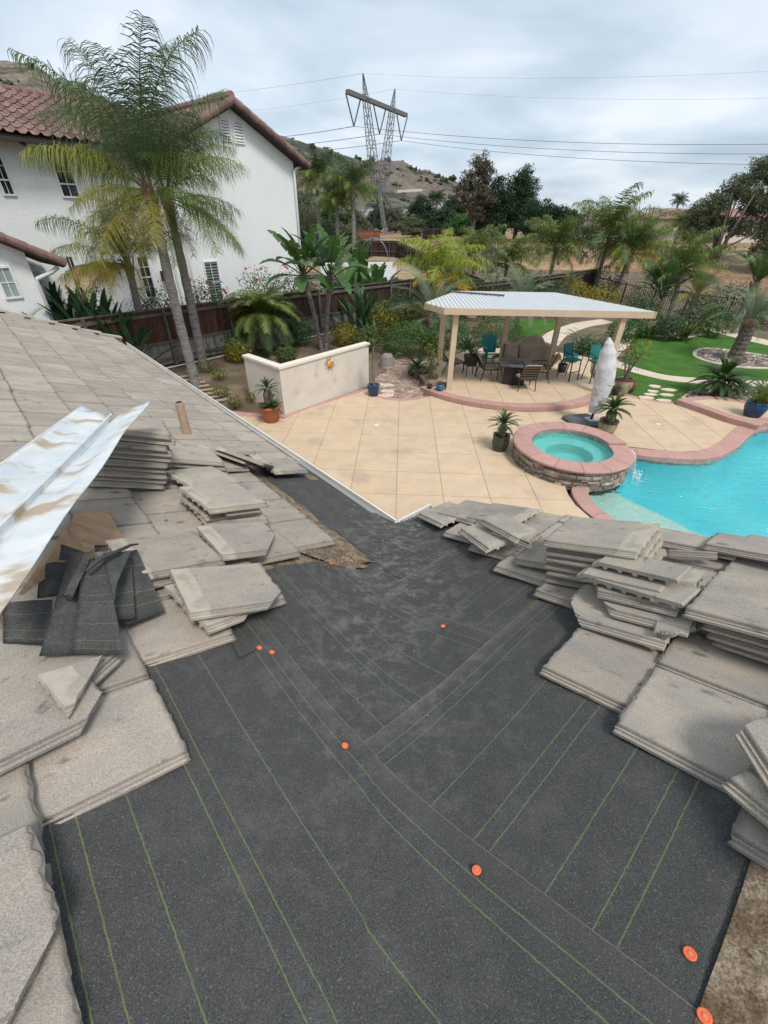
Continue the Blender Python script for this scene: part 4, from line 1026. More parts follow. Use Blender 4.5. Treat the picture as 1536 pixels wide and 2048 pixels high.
# ---------- ground sheets
hole = [p for p in pool]
def hole_test(x, y): return inside((x, y), pool) or (x-SPA[0])**2+(y-SPA[1])**2 < 1.25**2
mb = MB(); st = 0.5; idx = {}
X0, X1, Y0, Y1 = -24, 30, -6, 46
pool_big = [p+(p-V(9, 8, 0)).normalized()*0.30 for p in pool]
for i in range(int((X1-X0)/st)+1):
    for j in range(int((Y1-Y0)/st)+1):
        x, y = X0+i*st, Y0+j*st; d = (V(x, y, 0)-FA).dot(fn)
        z = gz(x, y)-0.035+(0.03*noise.noise(V(x*.8, y*.8, 0)) if z_ok(x, y) else 0) if False else gz(x, y)-0.03
        z -= 0.06 if (x > -9 and 4 < y < 13 and x < 13) else 0
        idx[i, j] = len(mb.v); mb.v.append(V(x, y, z))
for i in range(int((X1-X0)/st)):
    for j in range(int((Y1-Y0)/st)):
        c_ = (X0+(i+.5)*st, Y0+(j+.5)*st)
        if any(inside((X0+(i+a)*st, Y0+(j+b)*st), pool_big) for a in (0, 1) for b in (0, 1)) or (c_[0]-SPA[0])**2+(c_[1]-SPA[1])**2 < 0.9: continue
        mb.f.append((idx[i, j], idx[i+1, j], idx[i+1, j+1], idx[i, j+1]))
struct('garden_ground', mb, m_soil, smooth=True)
# wide terrain: field, then out to the horizon
mb = MB()
rings = [(X1-X0)]
def terr(x, y):
    z = gz(x, y)-0.035
    r_ = math.hypot(x, y)
    z += 0.25*sstep(40, 60, r_)*noise.noise(V(x*.05, y*.05, 3))
    z += 0.10*sstep(30, 45, r_)*noise.noise(V(x*.3, y*.3, 7))
    if X0 < x < X1 and Y0 < y < Y1: z -= 0.25
    return z
na, rad = 160, [6, 12, 18, 23, 26, 28, 30, 32, 34, 36, 38, 40, 42, 44, 46, 48, 50, 53, 56, 60, 65, 70, 76, 84, 94, 106, 120, 140, 165, 200, 250, 320, 420, 600, 1000, 2000, 4500]
for r_ in rad:
    for k in range(na):
        a = 2*math.pi*k/na; x, y = r_*math.sin(a)+3, r_*math.cos(a)+15
        mb.v.append(V(x, y, terr(x, y)-(1.9 if r_ < 20 else 0)))
for i in range(len(rad)-1):
    for k in range(na): mb.f.append((i*na+k, (i+1)*na+k, (i+1)*na+(k+1) % na, i*na+(k+1) % na))
mb.f.append(tuple(range(na)))
struct('field', mb, m_field, smooth=True)
# lawn
lawn = smooth([(7.9, 14.62), (8.3, 14.2), (8.9, 13.85), (9.38, 13.62), (9.9, 14.0), (10.4, 14.5), (11.0, 15.05), (12.0, 15.4), (14.0, 15.3), (17.0, 14.6), (19.5, 15.0), (20.3, 18.0), (19.0, 21.0), (17.9, 23.2), (17.2, 24.2), (16.2, 23.75), (14.9, 23.05), (13.6, 23.5), (12.75, 23.9), (11.9, 22.6), (11.3, 20.6), (10.0, 18.8), (9.4, 17.6), (8.4, 16.0)], 5, True)
mb = MB(); mb.prism([(p.x, p.y) for p in lawn], -0.06, 0.004); struct('lawn', mb, m_turf, fix=True)
lawn2 = smooth([(7.3, 22.6), (8.2, 23.9), (9.2, 24.9), (10.4, 26.0), (9.0, 27.4), (7.0, 26.2), (6.3, 24.0)], 5, True)
mb = MB(); mb.prism([(p.x, p.y) for p in lawn2], -0.06, 0.004); struct('lawn', mb, m_turf, fix=True)
def path(name, pts, w, z, plen):
    c_ = smooth(pts, 8); r_ = shadow_root(name); r_.location = (c_[0].x, c_[0].y, 0)
    strip_pieces('path_slab', offset(c_, w/2), offset(c_, -w/2), -0.05, z, m_path, r_, plen, gap=0.012, sub=8)
path('garden_path', [(9.35, 18.9), (9.6, 17.9), (10.1, 16.95), (10.8, 16.3), (12.1, 16.02), (14.1, 15.82), (17.0, 15.2), (20, 15.2)], 0.72, 0.012, 2.4)
path('garden_path', [(7.6, 21.3), (8.7, 23.4), (9.9, 24.9), (11.2, 26.2), (13.0, 27.3)], 1.0, 0.010, 2.4)
path('garden_path', [(9.35, 18.9), (10.3, 20.4), (11.2, 21.6), (11.9, 22.9)], 0.8, 0.014, 2.2)
path('garden_path', [(14.5, 28.6), (16.6, 27.0), (17.9, 25.2), (18.4, 24.0), (18.9, 22.4), (20.2, 19.5)], 1.15, 0.012, 2.4)
# island bed in the lawn: kerb ring and cobbles
def kerb(name, pts, w, z, closed, mat_=m_path):
    c_ = smooth(pts, 6, closed)
    if closed: c_ = c_+[c_[0]]
    r_ = shadow_root(name); r_.location = (c_[0].x, c_[0].y, 0)
    strip_pieces('kerb_stone', offset(c_, w/2), offset(c_, -w/2), -0.05, z, mat_, r_, 3.0, gap=0.004, sub=14)
isl = [(13.55, 19.4), (14.2, 20.5), (15.1, 20.95), (16.2, 20.4), (17.2, 19.3), (16.9, 18.0), (15.6, 17.85), (14.5, 17.95), (13.75, 18.5)]
kerb('island_kerb', isl, 0.15, 0.05, True)
ic = smooth(isl, 6, True)
mb = MB(); mb.prism([(p.x, p.y) for p in ic], -0.04, 0.010); struct('island_bed', mb, m_gravel, fix=True)
m_cob = mat('river_cobbles', (0.34, 0.28, 0.22), (0.20, 0.175, 0.15), scale=1.7, lo=0.42, hi=0.58, rough=0.85, jitter=False, col3=(0.55, 0.49, 0.42), s3=2.1, lo3=0.54, hi3=0.58)
def scatter(name, poly, n, s0, s1, z, mat_, seed, label=None):
    rr_ = random.Random(seed); m_ = MB(); xs = [p[0] for p in poly]; ys = [p[1] for p in poly]; k = 0
    while k < n:
        x, y = rr_.uniform(min(xs), max(xs)), rr_.uniform(min(ys), max(ys))
        if not inside((x, y), poly): continue
        pebbles(m_, V(x, y, z+gz(x, y)+rr_.uniform(0, .015)), rr_.uniform(s0, s1), rr_); k += 1
    o = link(name, m_.mesh(name, mat_), None, None, kind='stuff'); return o
scatter('island_cobbles', ic, 1900, .03, .085, .01, m_cob, 21)
# gravel apron left of the pergola
gb = smooth([(-0.60, 14.75), (-0.38, 14.0), (0.0, 13.72), (0.45, 13.58), (0.95, 13.72), (1.25, 14.1), (1.15, 15.0), (1.3, 16.2), (1.75, 17.6), (1.6, 19.5), (0.5, 19.0), (-0.3, 17.6), (0.0, 16.6), (-0.45, 15.6)], 5, True)
mb = MB(); mb.prism([(p.x, p.y) for p in gb], -0.06, -0.004); struct('gravel_bed', mb, m_gravel, fix=True)
scatter('gravel_stones', gb, 5200, .012, .034, .0, m_stone_bits, 22)
# far gravel bed behind the lawn
gf = smooth([(12.7, 24.0), (13.6, 23.62), (14.9, 23.18), (16.2, 23.85), (17.0, 24.6), (17.2, 25.9), (15.5, 27.0), (13.2, 26.4), (12.4, 25.2)], 5, True)
mb = MB(); mb.prism([(p.x, p.y) for p in gf], -0.05, 0.012); struct('gravel_bed', mb, m_gravel, fix=True)
scatter('gravel_stones', gf, 2600, .02, .05, .012, m_stone_bits, 23)
kerb('bed_kerb', [(12.6, 24.1), (13.6, 23.55), (14.9, 23.1), (16.2, 23.75), (17.2, 24.3)], 0.14, 0.04, False)
# cobble bed in front of the path, right
bb = smooth([(9.7, 13.75), (10.3, 14.5), (11.0, 15.0), (12.0, 15.32), (13.6, 15.2), (14.5, 14.4), (13.2, 13.3), (11.9, 13.6), (11.1, 13.95), (10.25, 13.95)], 5, True)
mb = MB(); mb.prism([(p.x, p.y) for p in bb], -0.05, 0.016); struct('planting_bed', mb, m_soil, fix=True)
scatter('bed_cobbles', bb, 700, .03, .08, .02, m_cob, 24)
kerb('bed_kerb', [(9.75, 13.78), (10.1, 14.25), (10.6, 14.7), (11.2, 15.1)], 0.05, 0.05, False)
# stepping stones (flagstones) in the lawn and the gravel
m_flag = mat('pale_flagstone', (0.66, 0.54, 0.42), (0.60, 0.49, 0.38), scale=3, rough=0.85, rnd=0.05)
def flag(px, sx, sy, label, group, z=0.03, seed=0):
    c_ = G(px, z); rr_ = random.Random(seed); n_ = 7
    pts = [(c_.x+sx*(1+rr_.uniform(-.18, .14))*math.cos(6.283*i/n_+.3), c_.y+sy*(1+rr_.uniform(-.18, .14))*math.sin(6.283*i/n_+.3)) for i in range(n_)]
    mb = MB(); mb.prism(pts, -0.02, z); single('stepping_stone', mb, m_flag, label, 'stepping stone', c_, group, fix=True)
gl = 'flagstones set in the lawn'
for i, (px, sx, sy, lb) in enumerate((((1310, 772), .21, .18, 'farthest pale flagstone of the six in the lawn corner'), ((1338, 779), .29, .17, 'wide pale flagstone at upper right of the group in the lawn'), ((1306, 782), .19, .15, 'small round flagstone in the left file of the lawn group'),
        ((1300, 788), .26, .13, 'slanting narrow flagstone second nearest in the left file'), ((1335, 789), .26, .16, 'middle flagstone of the right file in the lawn'), ((1292, 795), .29, .16, 'large flagstone nearest the pink border at left of the lawn group'), ((1327, 800), .26, .14, 'flagstone nearest the pink border in the right file'))):
    flag(px, sx, sy, lb, gl, .03, i)
for i, (px, lb) in enumerate((((772, 770), 'farthest peach flagstone in the pink gravel'), ((775, 782), 'middle peach flagstone in the pink gravel'), ((770, 790), 'nearest peach flagstone in the pink gravel beside the blue pot'))):
    flag(px, .27, .17, lb, 'flagstones set in the gravel', .022, i+20)

# ---------- white planter wall with a cap and a metal sun
m_plw = mat('white_planter_stucco', (0.66, 0.61, 0.54), (0.61, 0.55, 0.48), scale=2.2, rough=0.9, bump=0.35, bscale=70, col3=(0.50, 0.44, 0.37), s3=1.6, lo3=0.58, hi3=0.78, detail=8)
m_cap = mat('planter_cap', (0.72, 0.66, 0.57), rough=0.85, speck=0.04)
pw = thing('planter_wall', 'angled white stucco retaining wall with a flat cap beside the patio', 'garden wall', (-3.0, 12.0, 0))
pc, pr_, pl_ = V(-2.98, 11.98, 0), V(-0.62, 14.92, 0), V(-4.30, 13.15, 0)
def wallslab(a, b, t, z0, z1, mat_, name, ext=0.0):
    d = (b-a).normalized(); n_ = V(-d.y, d.x, 0)
    if n_.y < 0: n_ = -n_
    a2, b2 = a-d*ext, b+d*ext
    m_ = MB(); m_.prism([(q.x, q.y) for q in (a2-n_*ext, b2-n_*ext, b2+n_*(t+ext), a2+n_*(t+ext))], z0, z1); part(name, m_, mat_, pw, fix=True)
wallslab(pc, pr_, .18, -.05, 1.34, m_plw, 'front_panel'); wallslab(V(-3.10, 12.09, 0), pl_, .18, -.05, 1.342, m_plw, 'side_panel')
wallslab(pc, pr_, .18, 1.345, 1.41, m_cap, 'cap_slab', .035); wallslab(V(-3.10, 12.09, 0), pl_, .18, 1.346, 1.408, m_cap, 'cap_slab', .035)
d = (pr_-pc).normalized(); no = V(d.y, -d.x, 0)
t_ = None
best = None
for i in range(100):
    q = pc+d*(i*.03)
    for z_ in (0.95, 1.0, 1.05, 1.1, 1.15):
        w = V(q.x, q.y, z_)+no*.02-EYE; zc = w.dot(fwd); u, v_ = 768+FPX*w.dot(CR)/zc, 1024-FPX*w.dot(CU)/zc
        e_ = (u-660)**2+(v_-729)**2
        if best is None or e_ < best[0]: best = (e_, V(q.x, q.y, z_)+no*.015)
sc_ = best[1]
sun = thing('sun_ornament', 'metal sun wall ornament with pointed rays and an orange face on the white wall', 'wall ornament', sc_)
m_sray = mat('sun_rays', (0.34, 0.30, 0.29), (0.50, 0.36, 0.22), scale=18, rough=0.4, metal=0.5); m_sface = mat('sun_face', (0.75, 0.34, 0.05), (0.62, 0.22, 0.03), scale=12, rough=0.4)
mb = MB()
for k in range(16):
    a = 6.283*k/16; L1 = .27 if k % 2 else .21; w_ = .16
    f = lambda r_, t_: sc_+d*(r_*math.cos(t_))+V(0, 0, r_*math.sin(t_))
    q = [f(.10, a-w_), f(L1, a+.06), f(.10, a+w_), f(.12, a)+no*.02]
    mb.add(q+[p-no*.006 for p in q[:3]], [(0, 1, 3), (1, 2, 3), (0, 3, 2), (4, 6, 5), (0, 4, 5, 1), (1, 5, 6, 2)])
part('rays', mb, m_sray, sun)
mb = MB()
M = Matrix((d, V(0, 0, 1), no)).transposed()
mb.lathe([(0, .040), (.04, .038), (.075, .03), (.10, .014), (.11, 0)], 20); mb.xf(M); mb.xf(Matrix.Translation(sc_)); part('face', mb, m_sface, sun, smooth=True)
mb = MB()
for sx in (-1, 1): mb.box(sc_+no*.036+d*(.036*sx)+V(0, 0, .025), (.022, .018, .012))
mb.box(sc_+no*.036+V(0, 0, -.022), (.03, .012, .008)); mb.box(sc_+no*.038, (.010, .014, .026))
part('face_features', mb, m_sray, sun)

for px, lb in (((753, 850), 'round white drain cover in the patio slab left of centre'), ((1317, 848), 'round white drain cover in the patio by the pink step')):
    p = G(px, 0.0); q = MB(); q.lathe([(0, .006), (.05, .006), (.062, .004), (.066, -.004)], 20, p); single('drain_cover', q, m_white, lb, 'drain cover', p, 'white drain covers in the patio')
# ================================================================== PERGOLA
m_tanp = mat('tan_painted_metal', (0.56, 0.44, 0.31), (0.53, 0.41, 0.29), scale=3, rough=0.6, spec=0.3)
m_slat = mat('white_slat', (0.57, 0.59, 0.59), (0.53, 0.55, 0.55), scale=4, rough=0.4)
m_slatside = m_tanp
m_gmetal = mat('grey_metal', (0.20, 0.21, 0.22), rough=0.5, metal=0.4)
pg = thing('pergola', 'tan flat-roofed patio cover with white louvre slats over the raised terrace', 'pergola', (4.4, 15.5, 0.14))
RP = [V(1.15, 14.75, 0), V(1.68, 13.85, 0), V(7.98, 13.85, 0), V(6.15, 17.55, 0), V(2.5, 17.5, 0)]
ZB, ZT = 2.50, 2.68
def edge_beam(a, b, z0, z1, w, name):
    d = (b-a).normalized(); n_ = V(-d.y, d.x, 0); m_ = MB()
    m_.prism([(q.x, q.y) for q in (a, b-d*0.001, b-d*0.001+n_*w, a+n_*w)], z0, z1); part(name, m_, m_tanp, pg, fix=True)
ctr = V(4.3, 15.6, 0)
for i in range(5): edge_beam(RP[i], RP[(i+1) % 5], ZB, ZT, .05, 'fascia_board')
for k, (x, y, zt) in enumerate(((2.08, 14.12, ZB), (7.12, 14.02, ZB), (1.88, 15.6, ZB), (4.42, 17.0, ZB), (6.22, 16.75, ZB))):
    post = MB(); post.box((x, y, (0.143+zt)/2), (.165, .165, zt-0.143)); p_ = part('post', post, m_tanp, pg)
    b_ = MB(); b_.box((x, y, .17), (.22, .22, .055)); part('post_base', b_, m_tanp, p_)
    c_ = MB(); c_.box((x, y, zt-.05), (.20, .20, .06)); part('post_cap', c_, m_tanp, p_)
for (a, b) in (((1.55, 14.1), (7.75, 14.02)), ((1.75, 15.6), (7.0, 15.65)), ((2.4, 17.0), (6.35, 16.8))):
    m_ = MB(); m_.bar((a[0], a[1], ZB+.055), (b[0], b[1], ZB+.055), .06, .11); part('support_beam', m_, m_tanp, pg)
# slats run front to back
x = 1.3
while x < 7.9:
    ys = []
    for i in range(5):
        a, b = RP[i], RP[(i+1) % 5]
        if (a.x-x)*(b.x-x) < 0: ys.append(a.y+(b.y-a.y)*(x-a.x)/(b.x-a.x))
    if len(ys) == 2:
        y0, y1 = min(ys)+.055, max(ys)-.055
        if y1-y0 > .1:
            m_ = MB(); m_.bar((x, y0, ZT-.022), (x, y1, ZT-.022), .110, .045); part('slat', m_, m_slat, pg)
    x += .128
ch = thing('metal_channel', 'dark grey metal channel with notches lying on the pergola slats', 'metal channel', (3.2, 16.7, ZT))
m_ = MB(); m_.bar((2.25, 17.05, ZT+.05), (4.0, 16.35, ZT+.05), .10, .012); m_.bar((2.25, 17.05, ZT+.035), (4.0, 16.35, ZT+.035), .012, .05); part('channel', m_, m_gmetal, ch)
for t in (.1, .35, .6, .85):
    q = V(2.25, 17.05, ZT+.012).lerp(V(4.0, 16.35, ZT+.012), t); m_ = MB(); m_.box(q+V(.08, -.08, .0), (.05, .16, .018), R(-20)); part('bracket', m_, m_gmetal, ch)
# ================================================================== TERRACE FURNITURE
ZF = 0.146
m_blk = mat('black_wrought_metal', (0.022, 0.020, 0.019), rough=0.5, spec=0.4)
m_cush = mat('beige_cushion', (0.33, 0.27, 0.20), (0.29, 0.235, 0.175), scale=8, rough=0.95, bump=0.3, bscale=150)
m_teal = mat('teal_plastic', (0.012, 0.16, 0.165), (0.015, 0.19, 0.19), scale=3, rough=0.55)
m_tealf = mat('teal_sling_fabric', (0.03, 0.17, 0.155), rough=0.9)
m_cover = mat('taupe_cover_fabric', (0.30, 0.25, 0.19), (0.26, 0.215, 0.165), scale=3, rough=0.9, bump=0.3, bscale=14)
m_ucov = mat('white_umbrella_cover', (0.62, 0.61, 0.60), (0.56, 0.55, 0.54), scale=3, rough=0.85, bump=0.25, bscale=40)
# fire table
ft = thing('fire_table', 'square dark slate-topped fire table between the patio chairs', 'fire table', (4.45, 15.05, ZF), R(-14))
m_ = MB(); m_.box((0, 0, .33), (.72, .72, .62)); lpart('table_base', m_, m_blk, ft)
m_slate = mat('slate_tile', (0.075, 0.07, 0.068), (0.115, 0.105, 0.10), scale=4, rough=0.5, rnd=.15)
for i in range(4):
    for j in range(4):
        if 0 < i < 3 and 0 < j < 3: continue
        m_ = MB(); m_.box((-.39+.26*i, -.39+.26*j, .66), (.254, .254, .035)); lpart('top_tile', m_, m_slate, ft)
m_ = MB(); m_.box((0, 0, .655), (.515, .515, .025)); lpart('burner_lid', m_, m_blk, ft)
m_ = MB(); m_.bar((-.1, 0, .685), (.1, 0, .685), .02, .02); lpart('lid_handle', m_, m_gmetal, ft)
def patio_chair(label, loc, rz, first=[None]):
    if first[0] is None:
        t = thing('patio_chair', label, 'patio chair', loc, rz, 'cushioned black metal chairs around the fire table'); first[0] = t
        for sx in (-1, 1):
            m_ = MB(); m_.tube([(sx*.30, .27, 0), (sx*.30, .26, .36), (sx*.30, .25, .58), (sx*.305, -.18, .61), (sx*.29, -.30, .55)], .017, 6); lpart('arm_frame', m_, m_blk, t)
            m_ = MB(); m_.tube([(sx*.29, -.34, 0), (sx*.28, -.24, .38), (sx*.27, -.42, .93)], .017, 6); lpart('rear_leg', m_, m_blk, t)
        m_ = MB(); m_.bar((-.3, .25, .36), (.3, .25, .36), .03, .03); m_.bar((-.28, -.24, .36), (.28, -.24, .36), .03, .03); m_.bar((-.3, .25, .36), (-.28, -.24, .36), .03, .03); m_.bar((.3, .25, .36), (.28, -.24, .36), .03, .03); lpart('seat_frame', m_, m_blk, t)
        for k in range(5):
            z_ = .48+.095*k; y_ = -.245-.33*(z_-.38)/.55*1.0; m_ = MB(); m_.bar((-.265, y_, z_), (.265, y_, z_), .018, .03); lpart('back_slat', m_, m_blk, t)
        m_ = MB(); g = [[V(x_*.27, y_, .40+.055*(1-abs(x_)**6)*(1-abs((y_-.01)/.25)**6)) for y_ in [-.24+.5*j/10 for j in range(11)]] for x_ in [-1+.2*i for i in range(11)]]; g = g; mm = thick(g, .06); lpart('seat_cushion', mm, m_cush, t, smooth=True, fix=True)
        g = [[V(x_*.26, -.215-.36*v_*.9, .46+.46*v_)+V(0, .07, .045)*(1-abs(x_)**6)*(1-abs(2*v_-1)**6) for v_ in [j/10 for j in range(11)]] for x_ in [-1+.2*i for i in range(11)]]; mm = thick(g, .05); lpart('back_cushion', mm, m_cush, t, smooth=True, fix=True)
        return t
    src = first[0]; o = src.copy(); COL.objects.link(o); o['label'] = label; o.location = loc; o.rotation_euler = (0, 0, rz)
    for c in src.children:
        k = c.copy(); COL.objects.link(k); k.parent = o
    return o
patio_chair('cushioned metal patio chair at the left side of the fire table', (3.62, 15.5, ZF), R(-80))
patio_chair('patio chair with its slatted back to the camera, nearest the fire table', (4.66, 14.42, ZF), R(4))
patio_chair('cushioned metal patio chair at the right side of the fire table, tilted back', (5.42, 15.35, ZF), R(78))
patio_chair('cushioned metal patio chair behind the fire table, in front of the teal chair', (4.55, 16.1, ZF), R(172))
# Adirondack chair
ad = thing('adirondack_chair', 'teal plastic Adirondack chair with a fan back behind the fire table', 'garden chair', (4.15, 17.6, ZF), R(188))
for k in range(7):
    x_ = (k-3)*.085; zt = .98-.012*(k-3)**2*1.2; m_ = MB(); m_.bar((x_*.8, -.22, .30), (x_*1.15, -.50, zt), .078, .022, (0, 1, .3)); lpart('back_slat', m_, m_teal, ad)
for k in range(5): 
    m_ = MB(); m_.bar((-.26, .30-.115*k, .37-.028*k), (.26, .30-.115*k, .37-.028*k), .105, .022); lpart('seat_slat', m_, m_teal, ad)
for sx in (-1, 1):
    m_ = MB(); m_.bar((sx*.35, .38, .58), (sx*.33, -.42, .56), .13, .025); lpart('armrest', m_, m_teal, ad)
    m_ = MB(); m_.bar((sx*.32, .32, 0), (sx*.32, .32, .57), .09, .03, (0, 1, 0)); lpart('front_leg', m_, m_teal, ad)
    m_ = MB(); m_.bar((sx*.28, .34, .33), (sx*.28, -.52, .03), .03, .12); lpart('rear_leg', m_, m_teal, ad)
# grill under its cover
gr = thing('covered_grill', 'barbecue grill under a bulky taupe fabric cover', 'covered grill', (5.55, 17.2, ZF), R(12))
prof = [(0.0, 1.10), (.28, 1.09), (.40, 1.03), (.50, .90), (.56, .84), (.80, .80), (.86, .74), (.87, .30), (.90, .12)]
g = []
for i in range(9):
    row = []
    for k in range(40):
        a = 6.283*k/40; c_, s_ = math.cos(a), math.sin(a); p4 = (abs(c_)**4+abs(s_)**4)**-.25
        r_, z_ = prof[i]; row.append(V(r_*c_*p4*.92, r_*s_*p4*(.42 if i > 2 else .38), z_+.012*noise.noise(V(c_*3, s_*3, i*.8)))+V(c_, s_, 0)*(.018*noise.noise(V(c_*5, s_*5, i*.5)) if i > 3 else 0))
    g.append(row+[row[0]])
m_ = MB(); m_.sheet(g); lpart('fabric_cover', m_, m_cover, gr, smooth=True)
for sx in (-1, 1):
    for sy in (-1, 1): m_ = MB(); m_.box((sx*.6, sy*.26, .06), (.06, .06, .12)); lpart('leg', m_, m_blk, gr)
# bar-height sling chairs
def bar_chair(label, loc, rz, first=[None]):
    if first[0] is None:
        t = thing('bar_chair', label, 'bar chair', loc, rz, 'tall teal sling bar chairs'); first[0] = t
        for sx in (-1, 1):
            m_ = MB(); m_.bar((sx*.23, .26, 0), (sx*.22, .20, .68), .03, .03); lpart('leg', m_, m_blk, t)
            m_ = MB(); m_.tube([(sx*.23, -.30, 0), (sx*.22, -.20, .68), (sx*.22, -.30, 1.16)], .017, 6); lpart('rear_leg', m_, m_blk, t)
            m_ = MB(); m_.tube([(sx*.23, .22, .66), (sx*.25, .20, .90), (sx*.24, -.24, .92)], .015, 6); lpart('arm', m_, m_blk, t)
        m_ = MB(); m_.bar((-.23, .23, .30), (.23, .23, .30), .025, .025); lpart('footrest', m_, m_blk, t)
        m_ = MB(); m_.box((0, 0, .69), (.45, .44, .035)); lpart('seat', m_, m_tealf, t)
        m_ = MB(); m_.bar((0, -.225, .74), (0, -.31, 1.17), .42, .025, (0, 1, .2)); lpart('sling_back', m_, m_tealf, t); return t
    src = first[0]; o = src.copy(); COL.objects.link(o); o['label'] = label; o.location = loc; o.rotation_euler = (0, 0, rz)
    for c in src.children:
        k = c.copy(); COL.objects.link(k); k.parent = o
    return o
bar_chair('tall teal sling bar chair standing free right of the covered grill', (6.55, 15.55, ZF), R(-150))
bar_chair('tall teal sling bar chair half hidden behind the wrapped umbrella', (7.35, 15.35, ZF), R(-170))
# plant stand, rocking lounger, small side table
ps = thing('plant_stand', 'dark square wicker plant stand on thin legs beside the front post', 'plant stand', (3.02, 15.75, ZF), R(10))
m_ = MB(); m_.add([V(-.16, -.16, .36), V(.16, -.16, .36), V(.16, .16, .36), V(-.16, .16, .36), V(-.22, -.22, .72), V(.22, -.22, .72), V(.22, .22, .72), V(-.22, .22, .72)], [(3, 2, 1, 0), (0, 1, 5, 4), (1, 2, 6, 5), (2, 3, 7, 6), (3, 0, 4, 7), (4, 5, 6, 7)]); lpart('planter_box', m_, m_blk, ps)
for sx in (-1, 1):
    for sy in (-1, 1): m_ = MB(); m_.bar((sx*.19, sy*.19, 0), (sx*.17, sy*.17, .42), .025, .025); lpart('leg', m_, m_blk, ps)
lg = thing('lounge_chair', 'dark slatted lounge chair leaning behind the front left post', 'lounge chair', (2.35, 16.35, ZF), R(-60))
for sx in (-1, 1):
    m_ = MB(); m_.tube([(sx*.28, .55, .30), (sx*.28, -.05, .26), (sx*.28, -.55, .72)], .022, 6); lpart('side_rail', m_, m_blk, lg)
    m_ = MB(); m_.tube([(sx*.28, .5, 0), (sx*.28, .42, .30)], .018, 6); lpart('leg', m_, m_blk, lg)
    m_ = MB(); m_.tube([(sx*.28, -.5, 0), (sx*.28, -.25, .45)], .018, 6); lpart('leg', m_, m_blk, lg)
for k in range(13):
    t = k/12; p0 = V(0, .52-.58*t*1.9, .30-.02*t) if t < .5 else V(0, -.05-.5*(t-.5)*2, .27+.45*(t-.5)*2)
    m_ = MB(); m_.bar(p0-V(.28, 0, 0), p0+V(.28, 0, 0), .045, .014); lpart('slat', m_, m_blk, lg)
# folded white hanging cloth / lantern under roof is left as a paper lamp
lt = thing('hanging_lamp', 'pale round lamp hanging under the pergola roof at left', 'lamp', (2.75, 15.2, 2.25)); m_ = MB(); m_.lathe([(0, .10), (.12, .09), (.2, .03), (.16, -.04), (0, -.07)], 16); lpart('lamp_shade', m_, m_ucov, lt, smooth=True); m_ = MB(); m_.tube([(0, 0, .09), (0, 0, .25)], .006, 5); lpart('cord', m_, m_blk, lt)
def interp_(tab, t):
    for (t0, v0), (t1, v1) in zip(tab, tab[1:]):
        if t <= t1: return v0+(v1-v0)*sstep(t0, t1, t)*1.0
    return tab[-1][1]
# wrapped cantilever umbrella on a weighted base
um = thing('garden_umbrella', 'closed garden umbrella wrapped in a crinkled white cover on a grey base', 'umbrella', (5.95, 11.78, 0))
b_ = MB()
def rsq(sx, sy, r_, n_=5):
    o = []
    for cx_, cy_, a0 in ((sx-r_, sy-r_, 0), (-sx+r_, sy-r_, 90), (-sx+r_, -sy+r_, 180), (sx-r_, -sy+r_, 270)):
        for k in range(n_+1): a = R(a0+90*k/n_); o.append((cx_+r_*math.cos(a), cy_+r_*math.sin(a)))
    return o
m_base = mat('grey_plastic_base', (0.10, 0.105, 0.11), rough=0.6, bump=.05)
q0, q1, q2 = rsq(.46, .42, .1), rsq(.46, .42, .1), rsq(.38, .34, .08); N_ = len(q0); Mz = Matrix.Rotation(R(14), 3, 'Z')
b_.add([Mz @ V(p[0], p[1], 0) for p in q0]+[Mz @ V(p[0], p[1], .09) for p in q1]+[Mz @ V(p[0], p[1], .13) for p in q2], [(i, (i+1) % N_, N_+(i+1) % N_, N_+i) for i in range(N_)]+[(N_+i, N_+(i+1) % N_, 2*N_+(i+1) % N_, 2*N_+i) for i in range(N_)]+[tuple(range(2*N_, 3*N_))]); b_.xf(Matrix.Translation((-.18, .08, 0)))
lpart('weighted_base', b_, m_base, um, fix=True)
m_ = MB(); m_.box((0.02, .02, .14), (.30, .30, .02), R(14)); lpart('pole_plate', m_, m_slat, um)
m_ = MB(); m_.tube([(0, 0, .14), (.03, 0, .5)], .035, 10); lpart('pole', m_, m_blk, um)
g = []
for i in range(71):
    t = i/70; z_ = .36+2.02*t; row = []
    rr_ = interp_([(0, .15), (.12, .19), (.4, .235), (.62, .245), (.8, .19), (.92, .115), (1, .035)], t)
    for k in range(56):
        a = 6.283*k/56; w_ = 1+.10*noise.noise(V(math.cos(a)*1.5, math.sin(a)*1.5, z_*4+math.sin(a*2)))+.10*abs(noise.noise(V(math.cos(a)*2.2, math.sin(a)*2.2, z_*11+2*math.sin(a))))*(1.25-t)+.07*abs(noise.noise(V(a*2.2, z_*3.5-a, 4)))*1.3
        row.append(V(.03+.10*math.sin(t*3.0)-.22*t+rr_*w_*math.cos(a)*1.05, rr_*w_*math.sin(a)*.8, z_))
    g.append(row+[row[0]])
m_ = MB(); m_.sheet(g); m_.f.append(tuple(70*57+k for k in range(56))); lpart('fabric_cover', m_, m_ucov, um, smooth=True)
m_ = MB(); 
for i in range(2): m_.tube([V(.10+.235*math.cos(6.283*k/24), .19*math.sin(6.283*k/24), .72+i*.5+.03*math.sin(6.283*k/12)) for k in range(25)], .008, 4)
lpart('tie_cord', m_, m_ucov, um)

